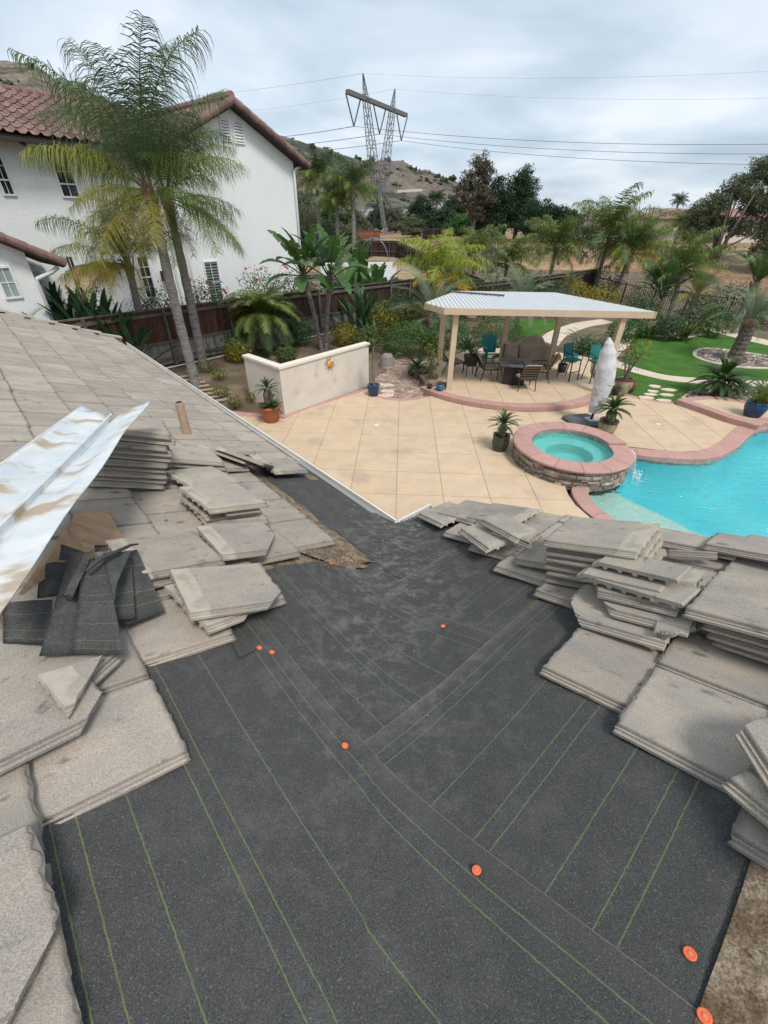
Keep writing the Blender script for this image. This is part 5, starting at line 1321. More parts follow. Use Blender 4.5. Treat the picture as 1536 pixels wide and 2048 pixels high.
# ================================================================== WOODEN FENCE
m_fw = [mat('red_brown_fence_board', (0.050, 0.027, 0.019), (0.115, 0.050, 0.028), scale=3, stretch=(6, 6, .8), rough=0.85, rnd=.3, col3=(0.025, .018, .015), s3=1.4),
        mat('dark_fence_board', (0.032, 0.021, 0.017), (0.06, 0.035, 0.025), scale=3, stretch=(6, 6, .8), rough=0.85, rnd=.3),
        mat('grey_kick_board', (0.27, 0.255, 0.235), (0.15, 0.135, 0.12), scale=3, stretch=(7, 7, .8), rough=0.9, rnd=.25)]
m_rail = mat('weathered_rail', (0.09, 0.075, 0.065), (0.14, 0.12, 0.105), scale=4, rough=0.9)
def wood_fence(label, pts, h, bw, loc_label='wooden fence', zfun=None, split=False, post_side=1, mats=None, group=None, gap=0.004):
    pts = [V(p[0], p[1], 0) for p in pts]; root = thing('wooden_fence', label, 'fence', (pts[0].x, pts[0].y, gz(pts[0].x, pts[0].y)), 0, group)
    nb = 0; cache = {}
    for i in range(len(pts)-1):
        a, b = pts[i], pts[i+1]; d = (b-a); L_ = d.length; d /= L_; nn = V(d.y, -d.x, 0)*post_side; n_ = int(L_/bw)
        za, zb = gz(a.x, a.y), gz(b.x, b.y); ang = math.atan2(d.y, d.x)
        for k in range(n_):
            c_ = a+d*((k+.5)*L_/n_); z0 = gz(c_.x, c_.y); v_ = random.Random(k*7+i).randrange(4); 
            for lo_, hi_, mi in (((.05, h*.40, 2), (h*.40, h-.02, 0)) if split else ((.03, h-.02, 0),)):
                mm = (mats or m_fw)[mi if split else (0 if mats else 1)]
                key = (v_, mi, round(L_/n_, 4))
                if key not in cache:
                    q = MB(); w_ = L_/n_-gap; e_ = [0, .012, -.01, .006][v_]
                    q.add([V(-w_/2, -.009, lo_), V(w_/2, -.009, lo_), V(w_/2, .009, lo_), V(-w_/2, .009, lo_), V(-w_/2, -.009, hi_+e_), V(w_/2, -.009, hi_), V(w_/2, .009, hi_), V(-w_/2, .009, hi_+e_)], [(3, 2, 1, 0), (4, 5, 6, 7), (0, 1, 5, 4), (1, 2, 6, 5), (2, 3, 7, 6), (3, 0, 4, 7)])
                    cache[key] = q.mesh('fence_board', mm)
                o = link('fence_board', cache[key], root); o.location = c_+V(0, 0, z0)-root.location+nn*(.004*((k % 2)*2-1)+(0.02 if mi == 2 else 0)); o.rotation_euler = (0, 0, ang); nb += 1
        for zr, w_, hh in ((h+.0, .10, .04), (h*.42, .05, .09), (.22, .05, .09), (h-.16, .05, .09)):
            q = MB(); off = nn*(.045 if zr != h else 0); q.bar(a+V(0, 0, za+zr)+off, b+V(0, 0, zb+zr)+off, w_, hh); part('rail', q, m_rail, root)
        for k in range(int(L_/2.4)+1):
            c_ = a+d*(k*2.4); z0 = gz(c_.x, c_.y); q = MB(); q.box(c_+nn*.075+V(0, 0, z0+h/2), (.09, .09, h), ang); part('post', q, m_rail, root)
    return nb
m_fd = [m_fw[1]]*3
print('boards', wood_fence('long red-brown board fence on a grey kick board, beside the tall palms at left', [(-11.5, 10.6), (-9.0, 13.45), (-4.6, 18.6)], 1.78, .145, split=True))
wood_fence('dark board fence running behind the twin bird of paradise trees', [(-4.6, 18.6), (1.1, 25.25)], 1.78, .145, split=True, mats=[m_fw[1], m_fw[1], m_fw[2]])
wood_fence('dark board fence running away behind the pergola towards the field', [(1.1, 25.25), (4.2, 26.9), (8.85, 30.6), (16.0, 37.6)], 1.80, .19)
n1 = at((604, 472), 66); n2 = at((798, 468), 62)
wood_fence('dark fence closing the far end of the yard next door', [(n1.x, n1.y), (n2.x, n2.y)], 1.95, .22)
wood_fence('dark side fence running back from the long fence to the far corner next door', [(n2.x, n2.y), (5.6, 28.2)], 1.9, .24)
fa, fb = at((846, 462), 92), at((1010, 470), 82)
wood_fence('low dark fence far off below the big evergreens', [(fa.x, fa.y), (fb.x, fb.y)], 1.7, .4)
fa, fb = at((560, 468), 96), at((760, 462), 104)
wood_fence('reddish fence far off behind the yard next door', [(fa.x, fa.y), (fb.x, fb.y)], 1.6, .4, mats=[mat('red_far_fence', (0.24, .085, .05), rough=.9, rnd=.15)])
# white pipe lying along the foot of the fence
m_pvc = mat('white_pvc', (0.66, 0.65, 0.60), rough=.5)
q = MB(); pp = [FA+fd*s_+fn*.30 for s_ in (1.2, 2.5, 4, 6.5, 9, 11.3)]; q.tube([V(p.x, p.y, gz(p.x, p.y)+.04) for p in pp], .022, 7)
single('irrigation_pipe', q, m_pvc, 'thin white pipe running along the foot of the long fence', 'pipe', (pp[0].x, pp[0].y, gz(pp[0].x, pp[0].y)), smooth=True)
# low wooden edging rungs beside the roof
lad = thing('wooden_rungs', 'row of pale wooden rungs on the slope at the foot of the near palm', 'garden steps', GZ((385, 775)))
m_wd = mat('pale_wood', (0.46, 0.38, 0.26), rough=.85)
for k in range(8):
    p0 = GZ((352+9*k, 757+7*k)); p1 = GZ((392+9*k, 752+7*k)); q = MB(); q.bar(p0+V(0, 0, .03), p1+V(0, 0, .05), .035, .05); part('rung', q, m_wd, lad)
# ================================================================== IRON FENCE
m_iron = mat('dark_iron', (0.03, 0.022, 0.018), rough=.6)
def iron_fence(label, pts, h):
    pts = [V(p.x, p.y, gz(p.x, p.y)-.02) for p in pts]; root = thing('iron_fence', label, 'fence', pts[0]); pk = MB(); pk.box((0, 0, h/2), (.022, .022, h-.1)); pm = pk.mesh('picket', m_iron); cnt = 0
    for i in range(len(pts)-1):
        a, b = pts[i], pts[i+1]; d = b-a; L_ = V(d.x, d.y, 0).length; n_ = int(L_/.15)
        for k in range(n_):
            o = link('picket', pm, root); o.location = a.lerp(b, (k+.5)/n_)-root.location; cnt += 1
        for z_ in (.14, h-.12): q = MB(); q.bar(a+V(0, 0, z_), b+V(0, 0, z_), .04, .035); part('rail', q, m_iron, root)
        for k in range(int(L_/2.3)+1): q = MB(); c_ = a.lerp(b, min(1, k*2.3/L_)); q.box(c_+V(0, 0, h/2), (.055, .055, h+.04)); part('post', q, m_iron, root)
    return cnt
i1, i2, i3, i4 = V(16.2, 37.4, 0), G((1252, 571), 1.15), G((1380, 588), 1.2), G((1490, 600), 1.2); i5 = i4+(i4-i3)*2.6
print('iron', i1, i2, i3, i4, iron_fence('dark iron picket fence climbing along the field from the wooden fence', [i1, i2], 1.35), iron_fence('dark iron picket fence between the garden and the brown field at right', [i2, i3, i4, i5], 1.35))

# ================================================================== NEIGHBOUR'S HOUSE
m_stw = mat('white_stucco', (0.79, 0.80, 0.79), (0.755, 0.765, 0.755), scale=.7, rough=.95, bump=.55, bscale=26, speck=.03, sscale=30, jitter=False)
m_trimw = mat('white_trim', (0.74, 0.745, 0.74), rough=.6)
m_glassd = mat('dark_window_glass', (0.018, 0.022, 0.026), rough=.06, spec=.6)
m_glassb = mat('blind_window', (0.30, 0.36, 0.37), (0.24, 0.30, 0.31), scale=1.5, stretch=(1, 1, 8), rough=.25, spec=.5)
m_sroof = mat('terracotta_s_tile', (0.25, 0.155, 0.135), (0.185, 0.115, 0.105), scale=6, rough=.85, rnd=.25, hrnd=.012, bump=.2, bscale=60)
m_eave = mat('dark_eave', (0.045, 0.035, 0.03), rough=.8)
HN = -fn                                                       # away from us
HO = V(-3.6, 20.0, 0)+HN*3.0
HU = V(fd.x, fd.y, 0)
rc = None
d_ = ray((592, 400)); t_ = ((HO-EYE).dot(V(fn.x, fn.y, 0)))/d_.dot(V(fn.x, fn.y, 0)); HC0 = EYE+d_*t_; HC0 = V(HC0.x, HC0.y, 0)
def wall_sz(px, off=0.0):
    d = ray(px); o = HC0-V(HN.x, HN.y, 0)*off; t = (o-EYE).dot(V(HN.x, HN.y, 0))/d.dot(V(HN.x, HN.y, 0)); q = EYE+d*t; return (q-o).dot(HU), q.z
def WP(s_, z_, out=0.0): return HC0+HU*s_+V(0, 0, z_)-V(HN.x, HN.y, 0)*out
nh = thing('neighbour_house', 'two-storey white stucco house with pink-brown tile roof behind the fence', 'house', WP(0, gz(HC0.x, HC0.y)))
apx = wall_sz((455, 207)); er = wall_sz((590, 318)); print('apex', apx, 'eave', er, 'gutter', wall_sz((0, 264)), wall_sz((174, 285)))
ZE = 6.75; SA = apx[0]; ZA = apx[1]-.10; SLFT = 2*SA
ZG = gz(HC0.x, HC0.y)-.3
def wall_prism(outline, depth, out, name='wall', mat_=None):
    f_ = [WP(s_, z_, out) for s_, z_ in outline]; b_ = [q+V(HN.x, HN.y, 0)*depth for q in f_]; n_ = len(f_)
    q = MB(); q.add(f_+b_, [tuple(range(n_)), tuple(range(n_, 2*n_))[::-1]]+[(i, n_+i, n_+(i+1) % n_, (i+1) % n_) for i in range(n_)]); return part(name, q, mat_ or m_stw, nh, fix=True)
wall_prism([(0, ZG), (0, ZE), (SA, ZA), (SLFT, ZE), (SLFT, ZG)], 9.0, 0.0)
wall_prism([(SLFT-.002, ZG), (SLFT-.002, 6.60), (-19, 6.60), (-19, ZG)], 8.6, -0.12)
def slab(q4, t, mat_, name, parent):
    q = MB(); n_ = (q4[1]-q4[0]).cross(q4[3]-q4[0]).normalized(); n_ = n_ if n_.z > 0 else -n_; b_ = [p-n_*t for p in q4]
    q.add(list(q4)+b_, [(0, 1, 2, 3), (7, 6, 5, 4), (0, 4, 5, 1), (1, 5, 6, 2), (2, 6, 7, 3), (3, 7, 4, 0)]); return part(name, q, mat_, parent, fix=True)
# S-tile piece
def stile(wd, ln, amp):
    q = MB(); n_ = 8; rows = []
    for y_, zz in ((0, .03), (0, .045), (ln, .012)):
        rows.append([V(wd*k/n_, y_, zz+amp*(.5-.5*math.cos(2*math.pi*min(1, max(0, (k/n_-.08)/.62)))) ) for k in range(n_+1)])
    q.sheet(rows[1:]); o = len(q.v); q.v += rows[0]; q.f += [(k, o+k, o+k+1, k+1) for k in range(n_)]
    return q
stm = stile(.30, .42, .075).mesh('roof_tile', m_sroof, False)
def tile_field(origin, xdir, updir, nx_, ny_, parent, keep=None, ex=.37, wx=.298):
    up = updir.normalized(); n_ = xdir.cross(up).normalized()
    if n_.z < 0: n_ = -n_
    B = Matrix((xdir, up, n_)).transposed(); cnt = 0
    if B.determinant() < 0: raise Exception('tile frame')
    for j in range(ny_):
        for i in range(nx_):
            p = origin+xdir*(i*wx)+up*(j*ex)
            if keep and not keep(i*wx, j*ex): continue
            M = B.to_4x4(); M.translation = p-nh.location; o = link('roof_tile', stm, parent); o.matrix_local = M; cnt += 1
    return cnt
# left wing: eave parallel to the wall, roof rising away from us
PI2 = .44; RDP = 3.1
upd = V(HN.x, HN.y, PI2)
e0 = WP(-19, 6.62, .12+.48-.12)
lw_roof = slab([WP(-19, 6.60, .5), WP(SLFT-.1, 6.60, .5), WP(SLFT-.1, 6.60+PI2*RDP, -RDP+.5), WP(-19, 6.60+PI2*RDP, -RDP+.5)], .10, m_eave, 'roof', nh)
lw_roof2 = slab([WP(-19, 6.60+PI2*RDP, -RDP+.5), WP(SLFT, 6.60+PI2*RDP, -RDP+.5), WP(SLFT, 6.6, -2*RDP+.5), WP(-19, 6.6, -2*RDP+.5)], .10, m_sroof, 'roof', nh)
s_start = -14.2
def in_view(p, m_=25):
    q = p-EYE; zc = q.dot(fwd); return zc > 0 and -m_ < 768+FPX*q.dot(CR)/zc < 1536+m_
upn = upd.normalized()
nt = tile_field(WP(s_start, 6.615, .52), HU, upd, 27, 9, nh, lambda x_, y_: s_start+x_ < SLFT and in_view(WP(s_start+x_+.3, 6.615, .52)+upn*y_))
rk = MB()
for k in range(19):
    p = WP(s_start+.45*k, 6.60+PI2*RDP+.05, -RDP+.5); rk = MB(); rk.lathe([(.0, 0), (.10, 0), (.085, .44), (0, .44)], 10); rk.xf(Matrix((V(HN.x, HN.y, 0), V(0, 0, 1), HU)).transposed().to_4x4()); rk.xf(Matrix.Translation(p)); part('ridge_tile', rk, m_sroof, nh)
print('s tiles', nt)
g_ = MB(); g_.bar(WP(-19, 6.50, .58), WP(SLFT-.2, 6.50, .58), .11, .10); part('gutter', g_, m_eave, nh)
for k in range(12):
    q = MB(); q.bar(WP(-16.5+.8*k, 6.43, .5), WP(-16.5+.8*k, 6.55, 0.0), .06, .10); part('rafter_tail', q, m_eave, nh)
# gable wing roof: two slopes, ridge running back
OV = .42
def gslope(s0, s1, z0, z1, name):
    slab([WP(s0, z0, OV), WP(s1, z1, OV), WP(s1, z1, -9.3), WP(s0, z0, -9.3)], .12, m_eave, name, nh)
gs = (ZA-ZE)/abs(SA); ex_ = .55
gslope(ex_, SA, ZE-gs*ex_+.13, ZA+.13, 'roof'); gslope(SLFT-.35, SA, ZE-gs*.35+.13, ZA+.13, 'roof')
# barrel tiles along the rakes
L_ = math.hypot(SA-ex_, ZA-ZE+gs*ex_)
for sgn, s0, n_ in ((1, ex_, 11), (-1, SLFT-.35, 10)):
    a = WP(s0, ZE-gs*(ex_ if sgn > 0 else .35)+.17, OV-.04); b = WP(SA, ZA+.17, OV-.04); dd = (b-a); Lr = dd.length; dd /= Lr; sd = V(HN.x, HN.y, 0); n2 = sd.cross(dd).normalized(); n2 = n2 if n2.z > 0 else -n2
    for k in range(n_):
        p = a+dd*(k*Lr/n_); q = MB()
        q.lathe([(.10, -.02), (.135, -.02), (.115, Lr/n_+.03), (.085, Lr/n_+.03)], 10, (0, 0, 0), 0, math.pi*2); q.xf(Matrix((sd, n2, dd)).transposed().to_4x4()); q.xf(Matrix.Translation(p)); part('rake_tile', q, m_sroof, nh)
    # field tiles on the slope, first three rows behind the rake
    wv = MB(); g = []
    for i in range(60):
        g.append([a+dd*(Lr*j/8)+sd*(.15+i*.15)+n2*(.02+.06*(i % 2)) for j in range(9)])
    wv.sheet(g); part('tile_field', wv, m_sroof, nh)
q = MB(); p = WP(SA, ZA+.28, OV-.10); q.lathe([(.0, 0), (.15, 0), (.12, 9), (0, 9)], 10); q.xf(Matrix((HU, V(0, 0, 1), V(HN.x, HN.y, 0))).transposed().to_4x4()); q.xf(Matrix.Translation(p)); part('ridge_tile', q, m_sroof, nh)
# windows
def window(px0, px1, out, glass, cols, rows, blinds=False, name='window', frame=.05):
    s0, z1 = wall_sz(px0, out); s1, z0 = wall_sz(px1, out)
    f_ = MB(); 
    for (a, b, c_, d2) in ((s0-frame, s1+frame, z1, z1+frame), (s0-frame, s1+frame, z0-frame, z0), (s0-frame, s0, z0, z1), (s1, s1+frame, z0, z1)):
        c3 = WP((a+b)/2, (c_+d2)/2, out+.025); f_.box(c3, (b-a, .05, d2-c_), math.atan2(HU.y, HU.x))
    fo_ = part(name, f_, m_trimw, nh)
    g_ = MB(); g_.box(WP((s0+s1)/2, (z0+z1)/2, out+.004), (s1-s0, .008, z1-z0), math.atan2(HU.y, HU.x)); part('pane', g_, glass, fo_)
    mu = MB()
    for k in range(1, cols): mu.box(WP(s0+(s1-s0)*k/cols, (z0+z1)/2, out+.016), (.018, .02, z1-z0), math.atan2(HU.y, HU.x))
    for k in range(1, rows): mu.box(WP((s0+s1)/2, z0+(z1-z0)*k/rows, out+.0165), (s1-s0, .02, .04 if k == rows//2 and rows > 2 else .018), math.atan2(HU.y, HU.x))
    if cols*rows > 1: part('muntin', mu, m_trimw, fo_)
    if blinds:
        for k in range(14):
            z_ = z0+(z1-z0)*(k+.5)/14; q = MB(); q.box(WP((s0+s1)/2, z_, out+.010), (s1-s0-.04, .012, .045), math.atan2(HU.y, HU.x)); part('blind_slat', q, m_glassb, fo_)
window((-25, 300), (28, 388), 0-.12, m_glassd, 2, 3); window((102, 316), (158, 393), -.12, m_glassd, 2, 3)
window((272, 514), (312, 592), 0, m_glassd, 2, 4); window((407, 525), (446, 600), 0, m_glassd, 2, 2, True)
window((130, 514), (172, 600), -.12, m_glassd, 2, 3); window((346, 516), (362, 600), 0, m_glassd, 1, 1)
q = MB(); s0, z0 = wall_sz((322, 552)); q.box(WP(s0+.1, z0, .06), (.22, .12, .34), math.atan2(HU.y, HU.x)); part('meter_box', q, m_eave, nh)
for pa, pb in (((439, 235), (461, 281)), ((465, 240), (487, 286))):
    s0, z1 = wall_sz(pa); s1, z0 = wall_sz(pb)
    q = MB()
    for (a, b, c_, d2) in ((s0-.05, s1+.05, z1, z1+.05), (s0-.05, s1+.05, z0-.05, z0), (s0-.05, s0, z0, z1), (s1, s1+.05, z0, z1)): q.box(WP((a+b)/2, (c_+d2)/2, .02), (b-a, .05, d2-c_), math.atan2(HU.y, HU.x))
    fo_ = part('gable_vent', q, m_trimw, nh)
    q = MB(); q.box(WP((s0+s1)/2, (z0+z1)/2, .004), (s1-s0, .008, z1-z0), math.atan2(HU.y, HU.x)); part('vent_back', q, m_eave, fo_)
    for k in range(7):
        z_ = z0+(z1-z0)*(k+.5)/7; q = MB(); c_ = WP((s0+s1)/2, z_, .025); q.box(c_, (s1-s0, .05, .055), M=(Matrix.Rotation(math.atan2(HU.y, HU.x), 3, 'Z') @ Matrix.Rotation(R(-35), 3, 'X'))); part('louvre', q, m_trimw, fo_)
# downspouts
q = MB(); q.tube([WP(.50, ZE-.12, .05), WP(.10, ZE-.22, .08), WP(-.06, ZE-.30, .10), WP(-.06, ZE-.7, .10), WP(-.06, ZG+.3, .10)], .05, 8); part('downspout', q, m_trimw, nh, smooth=True)
s0, _ = wall_sz((366, 470)); q = MB(); q.tube([WP(s0, 6.3, .06), WP(s0, ZG+.3, .06)], .04, 8); part('downspout', q, m_trimw, nh, smooth=True)
# single-storey wing jutting towards us at far left, sloping roof edge
LW = 1.9
ra, rb_ = wall_sz((0, 478), LW), wall_sz((112, 523), LW); sl_ = (rb_[1]-ra[1])/(rb_[0]-ra[0])
s_end = wall_sz((70, 560), LW)[0]
zt = lambda s_: ra[1]+sl_*(s_-ra[0])
wall_prism([(s_end, ZG), (s_end, zt(s_end)-.10), (s_end-5, zt(s_end-5)-.10), (s_end-5, ZG)], LW-.01, LW, 'wall')
slab([WP(rb_[0]+.1, zt(rb_[0]+.1), LW+.35), WP(s_end-5, zt(s_end-5), LW+.35), WP(s_end-5, zt(s_end-5), .01), WP(rb_[0]+.1, zt(rb_[0]+.1), .01)], .10, m_eave, 'roof', nh)
a = WP(rb_[0]+.12, zt(rb_[0]+.12)+.05, LW+.33); b = WP(s_end-4.9, zt(s_end-4.9)+.05, LW+.33); dd = b-a; Lr = dd.length; dd /= Lr; sd = V(HN.x, HN.y, 0); n2 = sd.cross(dd).normalized(); n2 = n2 if n2.z > 0 else -n2
for k in range(14):
    q = MB(); q.lathe([(.09, -.02), (.12, -.02), (.10, Lr/14+.03), (.075, Lr/14+.03)], 10); q.xf(Matrix((sd, n2, dd)).transposed().to_4x4()); q.xf(Matrix.Translation(a+dd*(k*Lr/14))); part('rake_tile', q, m_sroof, nh)
window((-12, 537), (40, 592), LW, m_glassb, 2, 2)
window((78, 545), (100, 600), 0-.12, m_glassd, 1, 3)
pa, pb = wall_sz((108, 527), LW*.5), wall_sz((66, 545), LW)
q = MB(); q.tube([WP(rb_[0]-.05, zt(rb_[0])-.12, LW+.2), WP(rb_[0]-.25, zt(rb_[0])-.25, LW+.15), WP(s_end+.05, zt(rb_[0])-.40, LW+.05), WP(s_end+.06, zt(rb_[0])-.6, LW-.05), WP(s_end+.06, ZG+.2, LW-.05)], .055, 8); part('downspout', q, m_trimw, nh, smooth=True)
# odds and ends in the yard next door
m_blue = mat('blue_tarp', (0.03, 0.13, 0.32), (0.04, 0.2, 0.42), scale=5, rough=.6); m_wt = mat('white_tarp', (0.62, 0.63, 0.64), rough=.7)
m_sand = mat('straw_ground', (0.36, 0.26, 0.16), (0.28, 0.20, 0.12), scale=.8, rough=.95, speck=.2, sscale=12, jitter=False)
q = MB(); pts = [G(p_, .62) for p_ in ((640, 556), (700, 530), (770, 505), (800, 500), (835, 535), (860, 560), (800, 570))]; q.prism([(p.x, p.y) for p in pts], .50, .64); struct('yard_next_door', q, m_sand, fix=True)
def heap(px, D, sx, sy, sz, mat_, label, name, cat, seed):
    p = at(px, D); z0 = gz(p.x, p.y)+.1; q = MB(); g = []
    for i in range(7):
        t = i/6; g.append([V(p.x+sx*math.cos(6.283*k/14)*math.sin(t*1.57)*(1+.25*noise.noise(V(k*.9, i*.5, seed))), p.y+sy*math.sin(6.283*k/14)*math.sin(t*1.57), z0+sz*math.cos(t*1.57)*(1+.3*noise.noise(V(k, i, seed+3)))) for k in range(15)])
    q.sheet(g); single(name, q, mat_, label, cat, (p.x, p.y, z0), smooth=False)
heap((822, 540), 31, .75, .6, .6, m_blue, 'blue tarp bundle on the straw-coloured yard next door', 'tarp_bundle', 'tarp', 1)
heap((806, 534), 33, .6, .5, .55, m_wt, 'white tarp lying beside the blue bundle next door', 'tarp_bundle', 'tarp', 2)
heap((926, 546), 30, .55, .5, .7, m_blue, 'small blue tarp showing over the dark fence behind the pergola', 'tarp_bundle', 'tarp', 3)
q = MB(); p0, p1 = at((640, 552), 30), at((790, 548), 33); q.bar((p0.x, p0.y, 1.5), (p1.x, p1.y, 1.4), .25, 1.9); single('garden_wall', q, m_stw, 'low white wall glimpsed over the fence behind the bird of paradise trees', 'garden wall', (p0.x, p0.y, .6))
arch = thing('wire_arch', 'round wire arbour standing by the far fence next door', 'garden arch', (at((748, 505), 55).x, 55, .6))
ac = at((748, 505), 55)
for k in range(7):
    q = MB(); y_ = 54.2+.25*k; q.tube([(ac.x+1.6*math.cos(math.pi*i/14), y_, .6+2.3*math.sin(math.pi*i/14)) for i in range(15)], .035, 5); part('hoop', q, m_gmetal, arch)

# ================================================================== TRANSMISSION TOWER
m_steel = mat('galvanised_steel', (0.16, 0.165, 0.17), rough=.6, metal=.3)
m_insul = mat('insulator_brown', (0.10, 0.095, 0.09), rough=.5)
tz0 = gz(-1, 133)
tw_ = thing('transmission_tower', 'lattice steel power tower with two masts and one slanting cross-arm', 'power tower', (-1.6, 134, tz0))
m1t, m2t = at((726, 147), 130), None
r_ = ray((790, 178)); m2t = at((790, 178), (m1t.z-HC)/r_.z*r_.y)
ax = V(m2t.x-m1t.x, m2t.y-m1t.y, 0).normalized(); ay = V(-ax.y, ax.x, 0)
midp = (m1t+m2t)/2; zc_ = at((730, 196), 130).z; zw = 14.0
def lattice(name, a, b, wa, wb, n_, r_=.068):
    """square lattice mast from a to b"""
    q = MB(); prev = None
    for k in range(n_+1):
        t = k/n_; c_ = a.lerp(b, t); w_ = (wa+(wb-wa)*t)/2
        cs = [c_+ax*(sx*w_)+ay*(sy*w_) for sx, sy in ((-1, -1), (1, -1), (1, 1), (-1, 1))]
        if prev:
            for i in range(4):
                q.bar(prev[i], cs[i], r_*1.7, r_*1.7); q.bar(prev[i], cs[(i+1) % 4], r_, r_) if k % 2 else q.bar(prev[(i+1) % 4], cs[i], r_, r_)
        for i in range(4): q.bar(cs[i], cs[(i+1) % 4], r_, r_)
        prev = cs
    return part(name, q, m_steel, tw_)
w1 = midp-ax*2.6; w1 = V(w1.x, w1.y, zw); w2 = midp+ax*2.6; w2 = V(w2.x, w2.y, zw)
c1, c2 = w1.lerp(m1t, (zc_-zw)/(m1t.z-zw)), w2.lerp(m2t, (zc_-zw)/(m2t.z-zw))
lattice('mast', w1, c1, 1.9, 1.1, 9); lattice('mast', w2, c2, 1.9, 1.1, 9); lattice('mast_tip', c1, m1t, 1.0, .12, 5, .06); lattice('mast_tip', c2, m2t, 1.0, .12, 5, .06)
xl, xr = c1-ax*7.6, c2+ax*7.6
xa = MB(); 
cr_ = MB(); cr_.bar(xl, xr, 1.0, .75); part('cross_arm', cr_, m_steel, tw_)
lattice('waist', V(midp.x, midp.y, zw-4.5)-ax*1.0, w1, .9, 1.8, 3, .08); lattice('waist', V(midp.x, midp.y, zw-4.5)+ax*1.0, w2, .9, 1.8, 3, .08)
q = MB(); q.bar(w1, w2, .2, .2); q.bar(w1+V(0, 0, -2), w2+V(0, 0, -2), .15, .15); part('waist_beam', q, m_steel, tw_)
for sx in (-1, 1):
    for sy in (-1, 1):
        foot = V(midp.x, midp.y, 0)+ax*(sx*5.6)+ay*(sy*5.2); foot.z = gz(foot.x, foot.y)-.1
        lattice('leg', foot, V(midp.x, midp.y, zw-4.2)+ax*(sx*.9)+ay*(sy*.5), .7, .6, 8, .055)
def sag(a, b, s_, n_=18): return [a.lerp(b, i/n_)-V(0, 0, 4*s_*(i/n_)*(1-i/n_)) for i in range(n_+1)]
phase = [c1.lerp(c2, -.42)-V(0, 0, 5.2), c1.lerp(c2, .5)-V(0, 0, 5.2), c1.lerp(c2, 1.42)-V(0, 0, 5.2)]
for k, p in enumerate(phase):
    ins = MB(); top1, top2 = p+V(0, 0, 4.9)-ax*3.0, p+V(0, 0, 4.9)+ax*3.0
    ins.tube([top1, p], .16, 6); part('insulator_string', ins, m_insul, tw_); ins = MB(); ins.tube([top2, p], .16, 6); part('insulator_string', ins, m_insul, tw_)
R1, R2 = at((1500, 277), 100), at((540, 247), 330)
lname = ['upper', 'middle', 'lower']
yr = [(1700, 285), (1700, 306), (1700, 330)]; yl = [(300, 250), (300, 268), (300, 283)]
for k, p in enumerate(phase):
    rgt = at(yr[k], 95); lft = at(yl[k], 320)
    q = MB(); q.tube(sag(p, rgt, 1.3)+[], .036, 5); q.tube(sag(p, lft, 4), .06, 5)
    single('power_line', q, m_insul, lname[k]+' thick power line hanging from the tower cross-arm', 'power line', p, 'power lines of the tower')
for k, (p, py, ly) in enumerate(((m1t, (1700, 133), (100, 190)), (m2t, (1700, 192), (250, 220)))):
    rgt = at(py, 95); lft = at(ly, 320); q = MB(); q.tube(sag(p, rgt, 1.0), .010, 4); q.tube(sag(p, lft, 3), .018, 4)
    single('ground_wire', q, m_insul, ['thin wire from the taller left mast tip across the sky', 'thin wire from the right mast tip across the sky'][k], 'power line', p, 'thin wires of the tower')
# ================================================================== FAR HOUSES AND HILLS
m_hw = mat('cream_house_wall', (0.58, 0.52, 0.44), rough=.9, rnd=.06); m_hr = mat('red_tile_roof_far', (0.29, 0.165, 0.14), (0.24, .14, .12), scale=.8, rough=.9, stretch=(1, 1, 1)); m_hg = mat('grey_roof_far', (0.26, 0.25, 0.25), (0.2, .19, .19), scale=.8, rough=.9)
m_hwh = mat('white_house_wall', (0.70, .69, .66), rough=.9)
def far_house(label, px, D, w_, dp_, h_, rh, rz, wallm, roofm, wins=4):
    p = at(px, D); z0 = gz(p.x, p.y)-.3; t = thing('far_house', label, 'house', (p.x, p.y, z0), R(rz))
    q = MB(); q.box((0, 0, h_/2), (w_, dp_, h_)); lpart('wall', q, wallm, t)
    q = MB(); o = .5; hx = w_/2+o; hy = dp_/2+o; rx = w_/2-dp_*.35
    q.add([V(-hx, -hy, h_), V(hx, -hy, h_), V(hx, hy, h_), V(-hx, hy, h_), V(-rx, 0, h_+rh), V(rx, 0, h_+rh), V(-hx, -hy, h_-.18), V(hx, -hy, h_-.18), V(hx, hy, h_-.18), V(-hx, hy, h_-.18)], [(0, 1, 5, 4), (1, 2, 5), (2, 3, 4, 5), (3, 0, 4), (0, 6, 7, 1), (1, 7, 8, 2), (2, 8, 9, 3), (3, 9, 6, 0), (9, 8, 7, 6)]); lpart('roof', q, roofm, t)
    for k in range(wins):
        x_ = -w_/2+w_*(k+.5)/wins; q = MB(); q.box((x_, -dp_/2-.02, 1.55), (1.5, .06, 1.2)); f_ = lpart('window', q, m_trimw, t); q = MB(); q.box((x_, -dp_/2-.055, 1.55), (1.3, .02, 1.0)); g = lpart('pane', q, m_glassd, None); g.parent = f_
        q = MB(); q.box((x_, -dp_/2-.07, 1.55), (.06, .02, 1.0)); g = lpart('muntin', q, m_trimw, None); g.parent = f_
    return t
far_house('cream single-storey house with red tiled roof at the top of the field', (1345, 478), 92, 15, 9, 3.2, 1.5, 28, m_hw, m_hr)
far_house('cream house with red roof half hidden by the big tree at right', (1452, 476), 84, 13, 9, 3.2, 1.5, 18, m_hw, m_hr)
far_house('dark-roofed house peeping between palms left of the red roofs', (1225, 470), 105, 11, 8, 3.0, 2.2, 10, m_hw, m_hg, 3)
far_house('white house with grey-brown roof left of the tall eucalyptus', (868, 432), 150, 12, 9, 3.2, 3.2, 35, m_hwh, m_hg, 3)
far_house('small white gabled house behind the trees right of the tower', (826, 436), 158, 7, 8, 3.5, 2.6, 60, m_hwh, m_hg, 2)
